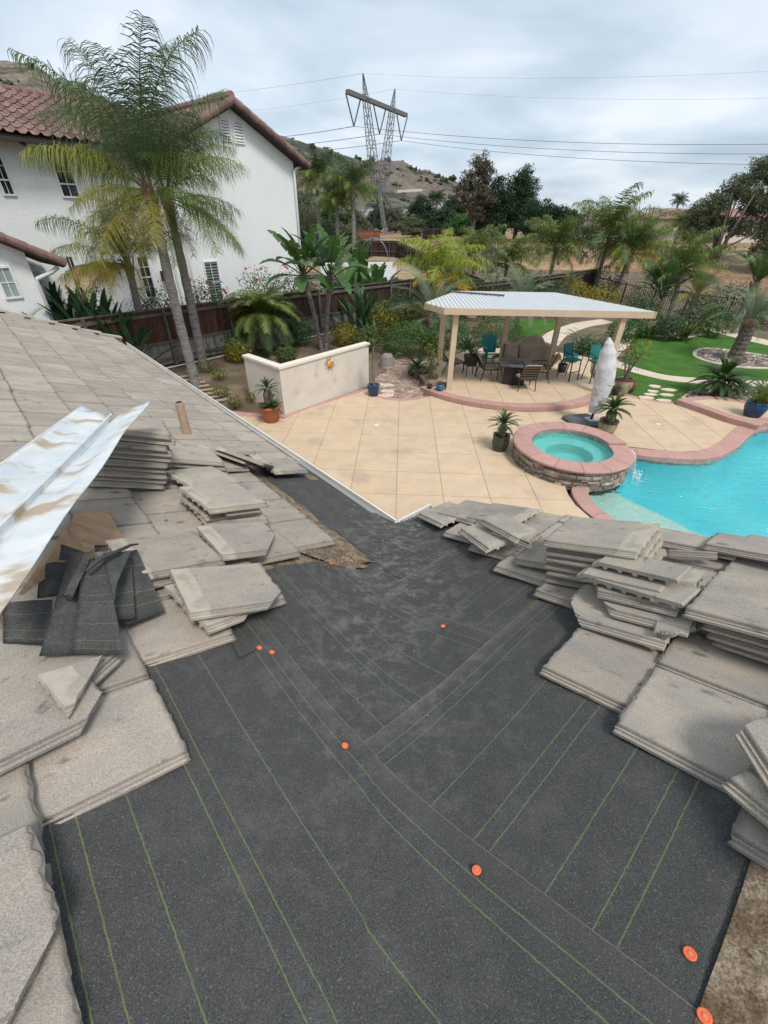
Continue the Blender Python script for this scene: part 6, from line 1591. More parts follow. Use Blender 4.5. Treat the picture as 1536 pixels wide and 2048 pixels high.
far_house('white house with a grey roof behind the far palms and the tower', (668, 432), 165, 17, 10, 3.6, 3.2, -15, m_hwh, m_hg)
far_house('pale house with grey roof behind the tower legs', (735, 432), 175, 14, 9, 3.2, 2.8, 5, m_hwh, m_hg)
sil = [(-700, 95), (-300, 105), (-100, 118), (0, 130), (55, 138), (80, 150), (110, 175), (160, 208), (250, 238), (390, 264), (520, 281), (600, 293), (640, 302), (700, 322), (745, 330), (770, 326), (792, 327), (812, 334), (832, 347), (850, 347), (872, 352), (905, 361), (925, 375), (950, 390), (1000, 404), (1060, 418), (1130, 426), (1300, 436), (1536, 446), (2200, 470)]
SZ = []
for p_ in sil:
    d = ray(p_); SZ.append((math.atan2(d.x, d.y), d.z/math.hypot(d.x, d.y)))
def ridge(az):
    for i in range(len(SZ)-1):
        if SZ[i][0] <= az <= SZ[i+1][0]: t = (az-SZ[i][0])/(SZ[i+1][0]-SZ[i][0]); return SZ[i][1]+(SZ[i+1][1]-SZ[i][1])*t
    return SZ[0][1] if az < SZ[0][0] else SZ[-1][1]
m_hill = mat('dry_brush_hill', (0.185, 0.148, 0.112), (0.12, 0.10, 0.082), scale=.012, rough=.97, jitter=False, detail=11, col3=(0.045, .05, .035), s3=.03, lo3=.47, hi3=.62, speck=.25, sscale=.22, bump=.0)
mb = MB(); RRG = 640; rads = [230, 260, 290, 320, 350, 385, 420, 460, 500, 540, 580, 610, 640, 680, 740, 820, 950, 1150]; NA = 300
a0_, a1_ = R(-85), R(58)
def hill_z(az, r_):
    H = HC+max(ridge(az), -.02)*RRG
    t = sstep(215, RRG, r_) if r_ <= RRG else 1-.35*sstep(RRG, 1150, r_)
    x, y = r_*math.sin(az), r_*math.cos(az)
    w_ = math.sin(math.pi*min(1, max(0, (r_-215)/(RRG-215)))) if r_ < RRG else sstep(RRG, 800, r_)
    n_ = noise.noise(V(x*.011, y*.011, 2))*.30+noise.noise(V(x*.028, y*.028, 5))*.14+.06*noise.noise(V(x*.07, y*.07, 9))
    return -3+(H+3)*(t*(1+n_*w_*.9))+.8*noise.noise(V(x*.06, y*.06, 1))*t
for r_ in rads:
    for k in range(NA+1):
        az = a0_+(a1_-a0_)*k/NA; mb.v.append(V(r_*math.sin(az), r_*math.cos(az), hill_z(az, r_)))
for i in range(len(rads)-1):
    for k in range(NA): mb.f.append((i*(NA+1)+k, (i+1)*(NA+1)+k, (i+1)*(NA+1)+k+1, i*(NA+1)+k+1))
struct('hills', mb, m_hill, smooth=True)
m_brush = mat('hill_brush', (0.045, 0.055, 0.03), (0.075, .075, .045), scale=.5, rough=.95, jitter=False)
mb = MB(); rr = random.Random(8)
for k in range(420):
    az = rr.uniform(R(-45), R(25)); r_ = rr.uniform(330, 655) if k % 8 == 0 else rr.uniform(330, 590); z_ = hill_z(az, r_); s_ = rr.choice([1, 1.2, 1.6, 2.2, 3.2])
    for q in range(3): pebbles(mb, V(r_*math.sin(az)+rr.uniform(-s_, s_), r_*math.cos(az)+rr.uniform(-s_, s_), z_+s_*.35), s_*rr.uniform(.7, 1.3), rr)
link('hill_brush', mb.mesh('hill_brush', m_brush), None, None, kind='stuff')
mb = MB(); a = R(.2); 
p0, p1 = at((792, 383), 330), at((842, 380), 345); mb.bar(p0, p1, 2.5, 1.3); single('retaining_wall', mb, m_hw, 'long pale wall on the far hillside below the ridge', 'wall', p0)
# ================================================================== PLANTS
g_queen = leafmat('queen_palm_green', (0.115, 0.165, 0.040), (0.165, 0.215, 0.050), rnd=.2)
g_dark = leafmat('queen_palm_dark', (0.070, 0.112, 0.045), (0.105, 0.155, 0.055), rnd=.2)
g_yel = leafmat('yellowing_frond', (0.216, 0.230, 0.038), (0.297, 0.257, 0.041), rnd=.2)
g_gold = leafmat('golden_old_frond', (0.440, 0.297, 0.028), (0.352, 0.264, 0.033), rnd=.12)
g_lime = leafmat('lime_frond', (0.257, 0.311, 0.038), (0.338, 0.365, 0.047), rnd=.12)
g_sago = leafmat('sago_green', (0.038, 0.081, 0.024), (0.061, 0.115, 0.030), rnd=.2, rough=.4)
g_silver = leafmat('silver_green_frond', (0.155, 0.209, 0.115), (0.203, 0.257, 0.149), rnd=.15)
g_paddle = leafmat('paddle_leaf_green', (0.070, 0.140, 0.040), (0.105, 0.185, 0.055), rnd=.25, rough=.4, tl=.35)
g_strap = leafmat('strap_leaf_green', (0.041, 0.088, 0.038), (0.068, 0.128, 0.054), rnd=.25, rough=.45)
g_hedge = leafmat('hedge_green', (0.041, 0.115, 0.024), (0.081, 0.176, 0.038), rnd=.1, scale=9, rough=.4)
g_shrub = leafmat('shrub_green', (0.068, 0.115, 0.034), (0.115, 0.169, 0.047), rnd=.2, scale=6)
g_yshrub = leafmat('yellow_shrub_leaf', (0.462, 0.330, 0.033), (0.264, 0.231, 0.033), rnd=.15, scale=7)
g_oliv = leafmat('olive_tree_leaf', (0.10, 0.12, 0.062), (0.15, 0.165, 0.09), rnd=.15, scale=.9)
g_dtree = leafmat('dark_tree_leaf', (0.027, 0.061, 0.027), (0.047, 0.092, 0.035), rnd=.15, scale=.6)
g_euc = leafmat('eucalyptus_leaf', (0.081, 0.078, 0.046), (0.128, 0.115, 0.068), rnd=.15, scale=.9)
m_red = mat('red_petal', (0.55, 0.025, 0.030), rough=.6)
m_orf = mat('orange_petal', (0.70, 0.20, 0.03), rough=.6)
m_trunk = mat('grey_palm_trunk', (0.17, 0.155, 0.145), (0.26, 0.24, 0.225), scale=5, stretch=(1, 1, 5), rough=.95, bump=.5, bscale=16, col3=(0.09, .08, .072), s3=3)
m_boot = mat('brown_frond_boot', (0.16, 0.10, 0.065), (0.28, 0.20, 0.14), scale=6, stretch=(4, 4, 1), rough=.9, bump=.4, bscale=14)
m_bark = mat('tree_bark', (0.11, 0.085, 0.065), (0.18, 0.15, 0.12), scale=3, stretch=(3, 3, .7), rough=.95, bump=.4, bscale=9)
m_scale = mat('scaly_trunk', (0.10, 0.078, 0.062), (0.19, 0.155, 0.125), scale=10, rough=.95, bump=.6, bscale=20)
m_soilpot = mat('potting_soil', (0.05, 0.035, 0.025), rough=.95)

def frond_mb(L, elev, droop, nl, ll, lw, hang, fwd_, vang, seed, segs=2, plum=0.0, bend_end=1.4, thick_r=.018):
    rr = random.Random(seed); m_ = MB(); n_ = 12; pts = [V(0, 0, 0)]; ths = []
    for i in range(n_):
        t = (i+.5)/n_; th = R(elev)-R(droop)*t**bend_end; ths.append(th); pts.append(pts[-1]+V(0, math.cos(th), math.sin(th))*(L/n_))
    ths.append(ths[-1])
    m_.tube(pts, [thick_r*(1-.85*i/n_) for i in range(n_+1)], 4, False)
    dn = V(0, 0, -1)
    for k in range(nl):
        t = .16+.84*(k+.5)/nl; i = min(n_-1, int(t*n_)); f = t*n_-i; p = pts[i].lerp(pts[i+1], f); th = ths[i]+(ths[i+1]-ths[i])*f
        T = V(0, math.cos(th), math.sin(th))
        prof = min(1, (t-.10)/.22)*(1-.62*max(0, (t-.45)/.55)**1.6)
        for sx in (-1, 1):
            X = V(sx, 0, 0); N_ = V(0, -math.sin(th), math.cos(th))
            v_ = vang+plum*rr.uniform(-1, 1)
            ff = fwd_+.35*t+rr.uniform(-.08, .08)
            d = (X*math.cos(v_)+N_*math.sin(v_)+T*ff).normalized(); l = ll*prof*rr.uniform(.85, 1.1); q = p.copy(); w_ = T*(lw/2)
            prev = [q-w_, q+w_]
            for s_ in range(segs):
                h_ = hang*((s_+.6)/segs)*rr.uniform(.8, 1.2); dd = (d*(1-min(.95, h_))+dn*h_).normalized(); q = q+dd*(l/segs); tw = (1-(s_+1)/segs)**.7
                cur = [q-w_*tw, q+w_*tw] if s_ < segs-1 else [q]
                m_.add(prev+cur, [(0, 1, 3, 2)] if len(cur) == 2 else [(0, 1, 2)]); prev = cur
    return m_
_fc = {}
def fmesh(kind, elev, var, mat_):
    key = (kind, elev, var, mat_.name)
    if key in _fc: return _fc[key]
    sd = hash((kind[0], elev, var)) % 9973 if False else (sum(ord(c) for c in kind)*131+elev*17+var*7) % 9973
    if kind == 'queen': m_ = frond_mb(1.0, elev, (62 if elev > 70 else 78) if elev > 50 else 66 if elev > 30 else 50, 74, .35, .0072, 1.0, .30, .05, sd, 4, .7, 1.7, .006)
    elif kind == 'queenfar': m_ = frond_mb(1.0, elev, 78 if elev > 30 else 60, 48, .32, .016, .95, .32, .1, sd, 2, .8, 1.5, .008)
    elif kind == 'date': m_ = frond_mb(1.0, elev, 72, 46, .22, .010, .12, .55, .25, sd, 1, .12, 1.5, .007)
    elif kind == 'pygmy': m_ = frond_mb(1.0, elev, 95, 54, .25, .017, .28, .5, .15, sd, 2, .25, 1.2, .006)
    elif kind == 'sago': m_ = frond_mb(1.0, elev, 48, 46, .20, .027, .03, .62, .35, sd, 1, .05, 1.3, .012)
    elif kind == 'tri': m_ = frond_mb(1.0, elev, 92, 46, .26, .017, .55, .3, .5, sd, 2, .1, 2.0, .012)
    _fc[key] = m_.mesh('frond', mat_, False); return _fc[key]
def place_fronds(root, top, specs, kind, rr):
    """specs: (count, elev, length, material, az0, az1)"""
    for (n_, elev, L, mt, a0, a1) in specs:
        for k in range(n_):
            az = R(a0+(a1-a0)*(k+.5+rr.uniform(-.3, .3))/n_); me = fmesh(kind, elev, rr.randrange(2), mt); o = link('frond', me, root)
            o.location = top-root.location+V(0, 0, rr.uniform(-.06, .06)); o.rotation_euler = (R(rr.uniform(-8, 8)), R(rr.uniform(-8, 8)), az); s_ = L*rr.uniform(.88, 1.1); o.scale = (s_, s_, s_)
def trunk_part(root, pts, r0, r1, mat_=None, ringed=True, name='trunk', n=10):
    P_ = smooth([(p.x, p.y, p.z) for p in pts], 10) if len(pts) > 2 else [pts[0].lerp(pts[1], i/24) for i in range(25)]
    k = len(P_); rs = [(r0+(r1-r0)*(i/(k-1))**.8)*(1+(.07 if i % 2 else -.03)*(1 if ringed else 0)) for i in range(k)]
    q = MB(); q.tube(P_, rs, n); return part(name, q, mat_ or m_trunk, root, smooth=not ringed)
def palm(label, base, top, r0, r1, specs, kind='queen', seed=1, group=None, boot=.5, name='palm_tree', bend=None, tmat=None, cat='palm tree'):
    rr = random.Random(seed); root = thing(name, label, cat, base, 0, group)
    pts = [base-V(0, 0, .1), bend, top] if bend is not None else [base-V(0, 0, .1), top]
    trunk_part(root, pts, r0, r1, tmat)
    if boot > 0:
        q = MB()
        d_ = (top-pts[-2]).normalized()
        q.tube([top-d_*boot*.6, top-d_*boot*.2, top+d_*boot*.35], [r1*1.05, r1*1.35, r1*.6], 9); part('crownshaft', q, m_boot, root)
        for k in range(7):
            a = 6.283*k/7+rr.random(); e = V(math.cos(a), math.sin(a), 0); b = MB(); b.bar(top-d_*boot*.55+e*r1*1.0, top+d_*boot*.35+e*r1*1.9, .05, .02, e); part('frond_stub', b, m_boot, root)
    place_fronds(root, top, specs, kind, rr); return root
# ---- the tall pair at left
b1 = GZ((408, 737)); t1 = at((334, 398), b1.y+.1)
b2 = GZ((393, 773)); t2 = at((300, 385), b2.y+.1)
QG = 'tall queen palms by the long fence'
palm('tall queen palm with grey ringed trunk, right one of the crossing pair', b1, t1, .15, .115, [(3, 80, 3.3, g_dark, 0, 360), (3, 62, 3.2, g_dark, -70, 250), (3, 35, 2.8, g_queen, 150, 360), (3, 8, 2.4, g_queen, 190, 340), (2, 8, 2.2, g_yel, 130, 240), (5, -15, 2.5, g_queen, 180, 320), (2, -40, 1.9, g_yel, 100, 260), (2, 62, 2.9, g_queen, 200, 330)], 'queen', 3, QG, .8, bend=b1.lerp(t1, .5)+V(.03, 0, 0))
palm('tallest queen palm at left, nearer one of the crossing pair, with yellowed lower fronds', b2, t2, .15, .115, [(5, 80, 3.4, g_dark, 20, 380), (4, 62, 3.3, g_dark, -20, 290), (3, 35, 2.9, g_queen, 20, 300), (3, 8, 2.1, g_yel, 30, 190), (6, -15, 2.5, g_yel, 20, 210), (2, 8, 2.3, g_queen, 200, 330), (2, 35, 2.9, g_yel, 40, 150), (2, -40, 1.9, g_yel, 60, 200)], 'queen', 5, QG, .8, bend=b2.lerp(t2, .5)+V(-.05, 0, 0))
b3 = GZ((303, 730)); t3 = at((256, 528), b3.y-.1)
palm('shorter queen palm behind the tall pair with a hanging golden frond', b3, t3, .14, .10, [(3, 80, 2.0, g_dark, 0, 360), (4, 62, 2.3, g_dark, 20, 300), (5, 35, 2.2, g_queen, 0, 360), (5, 8, 2.0, g_yel, 20, 250), (3, -15, 1.9, g_yel, 60, 200)], 'queen', 8, QG, .6)
# golden frond hanging on the near side
for o in [c for c in bpy.data.objects if c.name.startswith('palm_tree.002')][:1]:
    for az, L_, mt in ((150, 2.1, g_gold), (190, 2.0, g_gold), (170, 2.2, g_gold), (120, 1.9, g_yel)):
        f = link('frond', fmesh('queen', 8, 0, mt), o); f.location = t3-o.location; f.rotation_euler = (0, 0, R(az)); f.scale = (L_,)*3
pb = at((28, 650), 12.5); pb.z = .5
palm('low light-green palm peeping over the far edge of the roof at left', pb, pb+V(0, 0, 1.3), .10, .09, [(4, 62, 1.6, g_queen, 0, 360), (5, 35, 1.6, g_yel, 0, 360), (4, 8, 1.5, g_yel, 0, 360)], 'date', 12, None, .25)
pb = at((95, 650), 12.0); pb.z = .45
palm('second low palm with yellow-green fronds over the roof edge', pb, pb+V(0, 0, .75), .09, .08, [(4, 62, 1.1, g_queen, 0, 360), (5, 35, 1.2, g_yel, 0, 360)], 'date', 14, None, .2)
# pygmy date palm
pb = GZ((540, 705))
palm('bushy pygmy date palm drooping over the white planter wall', pb, pb+V(-.15, .1, 1.25), .13, .11, [(9, 80, 1.7, g_queen, 0, 360), (13, 62, 1.8, g_queen, 0, 360), (14, 35, 1.8, g_queen, 10, 370), (12, 8, 1.7, g_dark, 0, 360), (8, -15, 1.5, g_dark, 0, 360)], 'pygmy', 15, None, .25)
# ---- paddle-leaved plants
def paddle_mb(L, wd, elev, droop, stalk, seed, torn=0):
    rr = random.Random(seed); m_ = MB(); n_ = 9; pts = [V(0, 0, 0)]; ths = []
    tot = stalk+L; N2 = 16
    for i in range(N2):
        t = (i+.5)/N2; th = R(elev)-R(droop)*t**2.0; ths.append(th); pts.append(pts[-1]+V(0, math.cos(th), math.sin(th))*(tot/N2))
    ths.append(ths[-1]); m_.tube(pts, [.022*(1-.8*i/N2) for i in range(N2+1)], 4, False)
    rows = []
    for i in range(N2+1):
        s_ = tot*i/N2-stalk
        if s_ < -1e-6: continue
        t = s_/L; w_ = wd/2*max(.02, (math.sin(math.pi*min(1, t*.92+.06)))**.6); th = ths[i]; N_ = V(0, -math.sin(th), math.cos(th)); T = V(0, math.cos(th), math.sin(th))
        rows.append([pts[i]+V(sx*w_*f, 0, 0)+N_*(w_*f*.42-w_*f*f*.25+.02*noise.noise(V(i, sx*3, seed)))-T*(w_*f*.30) for sx, f in ((-1, 1), (-1, .5), (1, 0), (1, .5), (1, 1))])
    if torn:
        for i in range(len(rows)-1):
            for a, b in ((0, 1), (1, 2), (2, 3), (3, 4)):
                r0_, r1_ = rows[i], rows[i+1]; g_ = .30 if (a in (0, 3)) and (i*7+a+seed) % torn == 0 else 0.0
                m_.add([r0_[a], r0_[b], r1_[b].lerp(r0_[b], g_), r1_[a].lerp(r0_[a], g_*1.5)], [(0, 1, 2, 3)])
    else: m_.sheet(rows)
    return m_
_pm = {}
def pmesh(kind, elev, v_, mt):
    k = (kind, elev, v_, mt.name)
    if k not in _pm:
        if kind == 'paddle': q = paddle_mb(1.0, .42, elev, 42 if elev > 50 else 60, .55, v_+elev, 0 if v_ else 3)
        elif kind == 'strel': q = paddle_mb(.50, .105, elev, 22, .62, v_+elev)
        elif kind == 'strap': q = paddle_mb(.95, .07, elev, 55, .05, v_+elev)
        elif kind == 'grass': q = paddle_mb(.95, .022, elev, 85, .05, v_+elev)
        _pm[k] = q.mesh('leaf', mt, True)
    return _pm[k]
def leafy(name, label, cat, base, kind, specs, seed, group=None, rad=.12, z0=0.0, stems=None):
    rr = random.Random(seed); root = thing(name, label, cat, base, 0, group)
    for (n_, elev, L, mt, a0, a1) in specs:
        for k in range(n_):
            az = R(a0+(a1-a0)*(k+.5+rr.uniform(-.35, .35))/n_); o = link('leaf', pmesh(kind, elev, rr.randrange(2), mt), root); a = rr.uniform(0, 6.28); q = rad*rr.random()**.5
            o.location = V(q*math.cos(a), q*math.sin(a), z0); o.rotation_euler = (R(rr.uniform(-9, 9)), R(rr.uniform(-9, 9)), az); s_ = L*rr.uniform(.8, 1.15); o.scale = (s_, s_, s_)
    return root
# giant bird of paradise, two trunks
for k, (bp_, tp_, lb, sd) in enumerate((((644, 699), (607, 552), 'giant bird of paradise tree with torn paddle leaves, left trunk', 31), ((652, 699), (660, 560), 'giant bird of paradise tree with torn paddle leaves, right trunk', 32))):
    b_ = GZ(bp_); t_ = at(tp_, b_.y-.1); root = thing('bird_of_paradise_tree', lb, 'tree', b_, 0, 'twin bird of paradise trees')
    trunk_part(root, [b_-V(0, 0, .1), b_.lerp(t_, .5)+V(.04*(-1)**k, 0, 0), t_], .085, .10)
    q = MB(); q.tube([t_-V(0, 0, .5), t_, t_+V(0, 0, .3)], [.10, .13, .07], 8); part('leaf_sheath', q, m_boot, root); rr = random.Random(sd)
    for (n_, elev, L, a0, a1) in ((2, 80, 1.25, 0, 360), (5, 62, 1.25, 20, 380), (5, 35, 1.2, 0, 360), (3, 8, 1.05, 90, 250)):
        for i in range(n_):
            o = link('leaf', pmesh('paddle', elev, rr.randrange(2), g_paddle), root); o.location = t_-b_; o.rotation_euler = (0, R(rr.uniform(-10, 10)), R(a0+(a1-a0)*(i+rr.uniform(.2, .8))/n_)); s_ = L*rr.uniform(.85, 1.1); o.scale = (s_,)*3
SG = 'bird of paradise clumps along the fence'
for i, (px, L, n_, lb) in enumerate((((205, 738), 2.0, 22, 'dark bird of paradise clump left of the three palm trunks'), ((155, 722), 2.1, 22, 'bird of paradise clump farthest left above the roof edge'), ((262, 745), 1.7, 18, 'bird of paradise clump at the foot of the shorter palm'),
        ((722, 668), 1.75, 16, 'big dark bird of paradise clump between twin trunks and yellow shrub'), ((745, 690), 1.0, 10, 'low leafy clump left of the green hedge'))):
    b_ = GZ(px); leafy('bird_of_paradise', lb, 'plant', b_, 'strel', [(n_, 80, L, g_strap, 0, 360), (n_, 62, L, g_strap, 0, 360), (n_//2, 35, L*.9, g_strap, 0, 360)], 40+i, SG, .35)
for i, (px, D, L, lb) in enumerate((((757, 560), 27.5, 1.9, 'banana-like plant with upright leaves in the yard next door'), ((690, 560), 26, 1.8, 'broad-leaved plant behind the fence right of the twin trunks'), ((715, 520), 30, 2.6, 'tall thin-leaved plant before the far corner next door'))):
    b_ = at(px, D); b_.z = gz(b_.x, b_.y); leafy('banana_plant', lb, 'plant', b_, 'paddle', [(5, 80, L*.85, g_paddle, 0, 360), (6, 62, L*.75, g_paddle, 0, 360)], 50+i, None, .2)
# ---- sago palms
def sago(label, base, h_, L, group=None, seed=1, n=(10, 14, 12), r=.11, mt=None, caud=True, root=None):
    rr = random.Random(seed); root = root or thing('sago_palm', label, 'sago palm', base, 0, group); mt = mt or g_sago
    q = MB(); q.lathe([(0, -.03), (r*.8, -.03), (r, h_*.35), (r*1.05, h_*.7), (r*.7, h_), (0, h_+.05)], 12, base); part('trunk', q, m_scale, root)
    place_fronds(root, base+V(0, 0, h_), [(n[0], 80, L*.85, mt, 0, 360), (n[1], 35, L, mt, 0, 360), (n[2], 8, L, mt, 0, 360)] if True else [], 'sago', rr); return root
def pot(name, label, base, prof, mat_, rim=None, group=None, soil=True):
    root = thing(name, label, 'flower pot', base, 0, group); q = MB(); q.lathe([(0, 0)]+prof+[(prof[-1][0]-.03, prof[-1][1]), (prof[-1][0]-.04, prof[-1][1]-.06)], 28, base); part('vessel', q, mat_, root, smooth=True)
    if rim: q = MB(); r_, z_ = prof[-1]; q.lathe([(r_-.035, z_+.008), (r_+.018, z_+.010), (r_+.022, z_-.02), (r_+.016, z_-.05), (r_-.002, z_-.052)], 28, base); part('rim', q, rim, root, smooth=False)
    q = MB(); q.lathe([(0, prof[-1][1]-.055), (prof[-1][0]-.032, prof[-1][1]-.06)], 20, base); part('soil', q, m_soilpot, root); return root
m_terra = mat('terracotta', (0.34, 0.115, 0.045), (0.40, 0.15, 0.065), scale=5, rough=.75, bump=.05)
m_gpot = mat('dark_green_glaze', (0.035, 0.045, 0.036), (0.06, 0.058, 0.045), scale=7, rough=.22, spec=.5)
m_bpot = mat('blue_glaze', (0.018, 0.055, 0.13), (0.012, 0.04, 0.10), scale=6, rough=.22, spec=.5, col3=(.03, .12, .16), s3=4)
m_cpot = mat('cream_glaze', (0.34, 0.30, 0.20), (0.26, 0.235, 0.15), scale=6, rough=.35, col3=(.14, .13, .09), s3=5)
m_npot = mat('black_plastic_pot', (0.025, .022, .02), rough=.5); m_rpot = mat('dark_red_pot', (0.13, .045, .035), rough=.45)
# terracotta pot with a two-tier sago
b_ = V(-3.28, 11.56, 0.0); pot('terracotta_pot', 'big terracotta pot at the left end of the white planter wall', b_, [(.19, 0), (.20, .01), (.285, .42), (.30, .46)], m_terra, m_terra)
r_ = sago('potted sago palm with two tiers of fronds in the terracotta pot', b_+V(0, 0, .42), .50, .38, None, 61, (9, 11, 6), .13)
place_fronds(r_, b_+V(.02, -.05, .45), [(9, 35, .42, g_sago, 60, 300), (8, 8, .42, g_sago, 0, 360), (6, 62, .36, g_sago, 200, 380)], 'sago', random.Random(62))
b_ = V(2.93, 9.98, 0); pot('glazed_pot', 'dark green glazed pot on the patio left of the spa', b_, [(.15, 0), (.17, .02), (.215, .20), (.205, .36), (.195, .40)], m_gpot, m_gpot)
r_ = sago('sago palm in the dark green pot left of the spa', b_+V(0, 0, .36), .34, .43, None, 63, (12, 13, 6), .10); place_fronds(r_, b_+V(0, 0, .42), [(9, 35, .30, g_sago, 0, 360)], 'sago', random.Random(64))
b_ = V(6.12, 11.10, 0); pot('glazed_pot', 'mottled cream and black pot behind the spa', b_, [(.16, 0), (.18, .02), (.24, .22), (.24, .34), (.23, .40)], m_cpot, m_gpot)
sago('sago palm in the mottled pot behind the spa', b_+V(0, 0, .36), .34, .50, None, 65, (13, 16, 14), .13)
b_ = GZ((1428, 792)); sago('large sago palm in the cobble bed by the path', b_, .55, .95, None, 66, (16, 20, 18), .19); 
r_ = sago('small sago pup at the foot of the large sago palm', b_+V(.1, -.35, 0), .1, .5, None, 67, (4, 6, 5), .08)
# slender trunk plant in the blue pot
b_ = V(-.42, 13.85, 0); pot('glazed_pot', 'blue glazed pot with a slender tree beside the planter wall', b_, [(.14, 0), (.16, .02), (.19, .2), (.185, .32), (.19, .36)], m_bpot, m_bpot)
rt = thing('dragon_tree', 'slender single-stemmed dragon tree in the blue pot', 'potted tree', b_+V(0, 0, .3)); trunk_part(rt, [b_+V(.02, 0, .3), b_+V(-.03, .02, .9), b_+V(.0, 0, 1.55)], .045, .035, m_bark, False)
for k in range(26): rr = random.Random(k); o = link('leaf', pmesh('strap', [80, 62, 35, 8][k % 4], 0, g_shrub), rt); o.location = V(0, 0, 1.22); o.rotation_euler = (0, 0, 6.283*k*.381); o.scale = (.30, .30, .30)
# ---- shrubs made of many small leaves
def leaves_mb(center, rx, ry, rz, n, size, rr, shell=.55, flat=0.25, lump=.25, lower=-1.0):
    m_ = MB(); c = Vector(center); sd = rr.uniform(0, 99)
    k = 0
    while k < n:
        u = V(rr.gauss(0, 1), rr.gauss(0, 1), rr.gauss(0, 1)).normalized()
        if u.z < lower: continue
        rad = (shell+(1-shell)*rr.random()**.6)*(1+lump*noise.noise(u*2.2+V(sd, 0, 0)))
        p = c+V(u.x*rx*rad, u.y*ry*rad, u.z*rz*rad); nn = (u+V(rr.uniform(-1, 1), rr.uniform(-1, 1), rr.uniform(-1, 1))*.8).normalized(); t = nn.cross(V(rr.uniform(-1, 1), rr.uniform(-1, 1), rr.uniform(-1, 1))).normalized(); b = nn.cross(t); s_ = size*rr.uniform(.6, 1.25)
        m_.add([p-t*s_, p-b*s_*.42+nn*s_*flat, p+t*s_, p+b*s_*.42+nn*s_*flat], [(0, 1, 2, 3)]); k += 1
    return m_
def bush(name, label, base, rx, ry, rz, n, size, mt, seed, cat='shrub', group=None, mt2=None, n2=0, lift=None, shell=.55, lump=.3, stems=5, inner=True, flowers=None):
    rr = random.Random(seed); root = thing(name, label, cat, base, 0, group); zc = base.z+(lift if lift is not None else rz*.85); c = V(base.x, base.y, zc)
    part('foliage', leaves_mb(c, rx, ry, rz, n, size, rr, shell, .25, lump), mt, root)
    if mt2: part('young_foliage', leaves_mb(c+V(0, 0, rz*.12), rx*1.02, ry*1.02, rz, n2, size, rr, .85, .25, lump, -.1), mt2, root)
    q = MB()
    for k in range(stems):
        a = rr.uniform(0, 6.28); q.tube([base-V(0, 0, .05), V(base.x+rx*.25*math.cos(a), base.y+ry*.25*math.sin(a), base.z+(zc-base.z)*.6), V(base.x+rx*.6*math.cos(a), base.y+ry*.6*math.sin(a), zc+rz*.3)], [.025, .018, .006], 5)
    part('stem', q, m_bark, root)
    if flowers:
        for k in range(flowers[0]):
            u = V(rr.uniform(-1, 1), rr.uniform(-1, .2), rr.uniform(-.2, 1)).normalized(); p = c+V(u.x*rx, u.y*ry, u.z*rz)*1.02; q = MB()
            for i in range(5):
                a = 6.283*i/5; t = V(math.cos(a), -.3, math.sin(a)); b = V(-math.sin(a), 0, math.cos(a)); s_ = flowers[2]; q.add([p, p+t*s_*.6+b*s_*.35, p+t*s_, p+t*s_*.6-b*s_*.35], [(0, 1, 2, 3)])
            part('flower', q, flowers[1], root)
    return root
def gb_(px): return GZ(px)
bush('yellow_shrub', 'round yellow-leaved shrub between the twin trunks and the hedge', gb_((690, 690)), .55, .5, .48, 1300, .055, g_yshrub, 71, mt2=g_shrub, n2=250)
bush('yellow_shrub', 'yellow-green croton shrub at the left end of the planter wall', gb_((478, 722)), .5, .45, .42, 1000, .055, g_yshrub, 72, mt2=g_shrub, n2=500)
bush('yellow_shrub', 'yellowish shrub hugging the roof edge below the shorter palm', gb_((292, 722)), .55, .5, .35, 900, .05, g_yshrub, 73, mt2=g_shrub, n2=500)
bush('yellow_shrub', 'tall yellow shrub behind the hedge at the fence', gb_((765, 672)), .8, .6, .75, 1700, .06, g_yshrub, 74, mt2=g_shrub, n2=900)
bush('yellow_shrub', 'yellow-tipped shrub behind the clipped hedge, left of the pergola', gb_((820, 672)), 1.0, .6, .75, 1500, .055, g_shrub, 75, mt2=g_yshrub, n2=700)
bush('hedge_shrub', 'clipped dense green hedge shrub left of the pergola', gb_((815, 712)), 1.15, .8, .75, 5200, .045, g_hedge, 76, shell=.75, lump=.12)
bush('hedge_shrub', 'dark green hedge shrub seen under the pergola roof at left', V(2.6, 19.2, 0), 1.0, .7, .75, 3000, .045, g_hedge, 77, shell=.75, lump=.15)
bush('hedge_shrub', 'green hedge shrub behind the grill under the pergola', V(5.0, 20.6, 0), 1.2, .7, .7, 3000, .045, g_hedge, 78, shell=.75, lump=.15)
bush('low_shrub', 'low green groundcover tuft by the gravel beside the cream pot', gb_((838, 752)), .45, .35, .22, 900, .04, g_hedge, 79)
for i, (px, s_, lb) in enumerate((((445, 792), .30, 'small tuft on bare soil left of the terracotta pot'), ((470, 812), .26, 'small tuft at the pink border near the terracotta pot'), ((440, 758), .28, 'small weedy tuft in the middle of the soil slope'), ((415, 742), .3, 'leafy tuft at the foot of the tall palm'), ((505, 800), .25, 'small tuft against the planter wall side'))):
    bush('low_shrub', lb, gb_(px), s_, s_, s_*.6, 260, .035, g_shrub, 80+i, mt2=g_yshrub, n2=60, stems=3)
HB = 'red-flowering hibiscus shrubs along the white house'
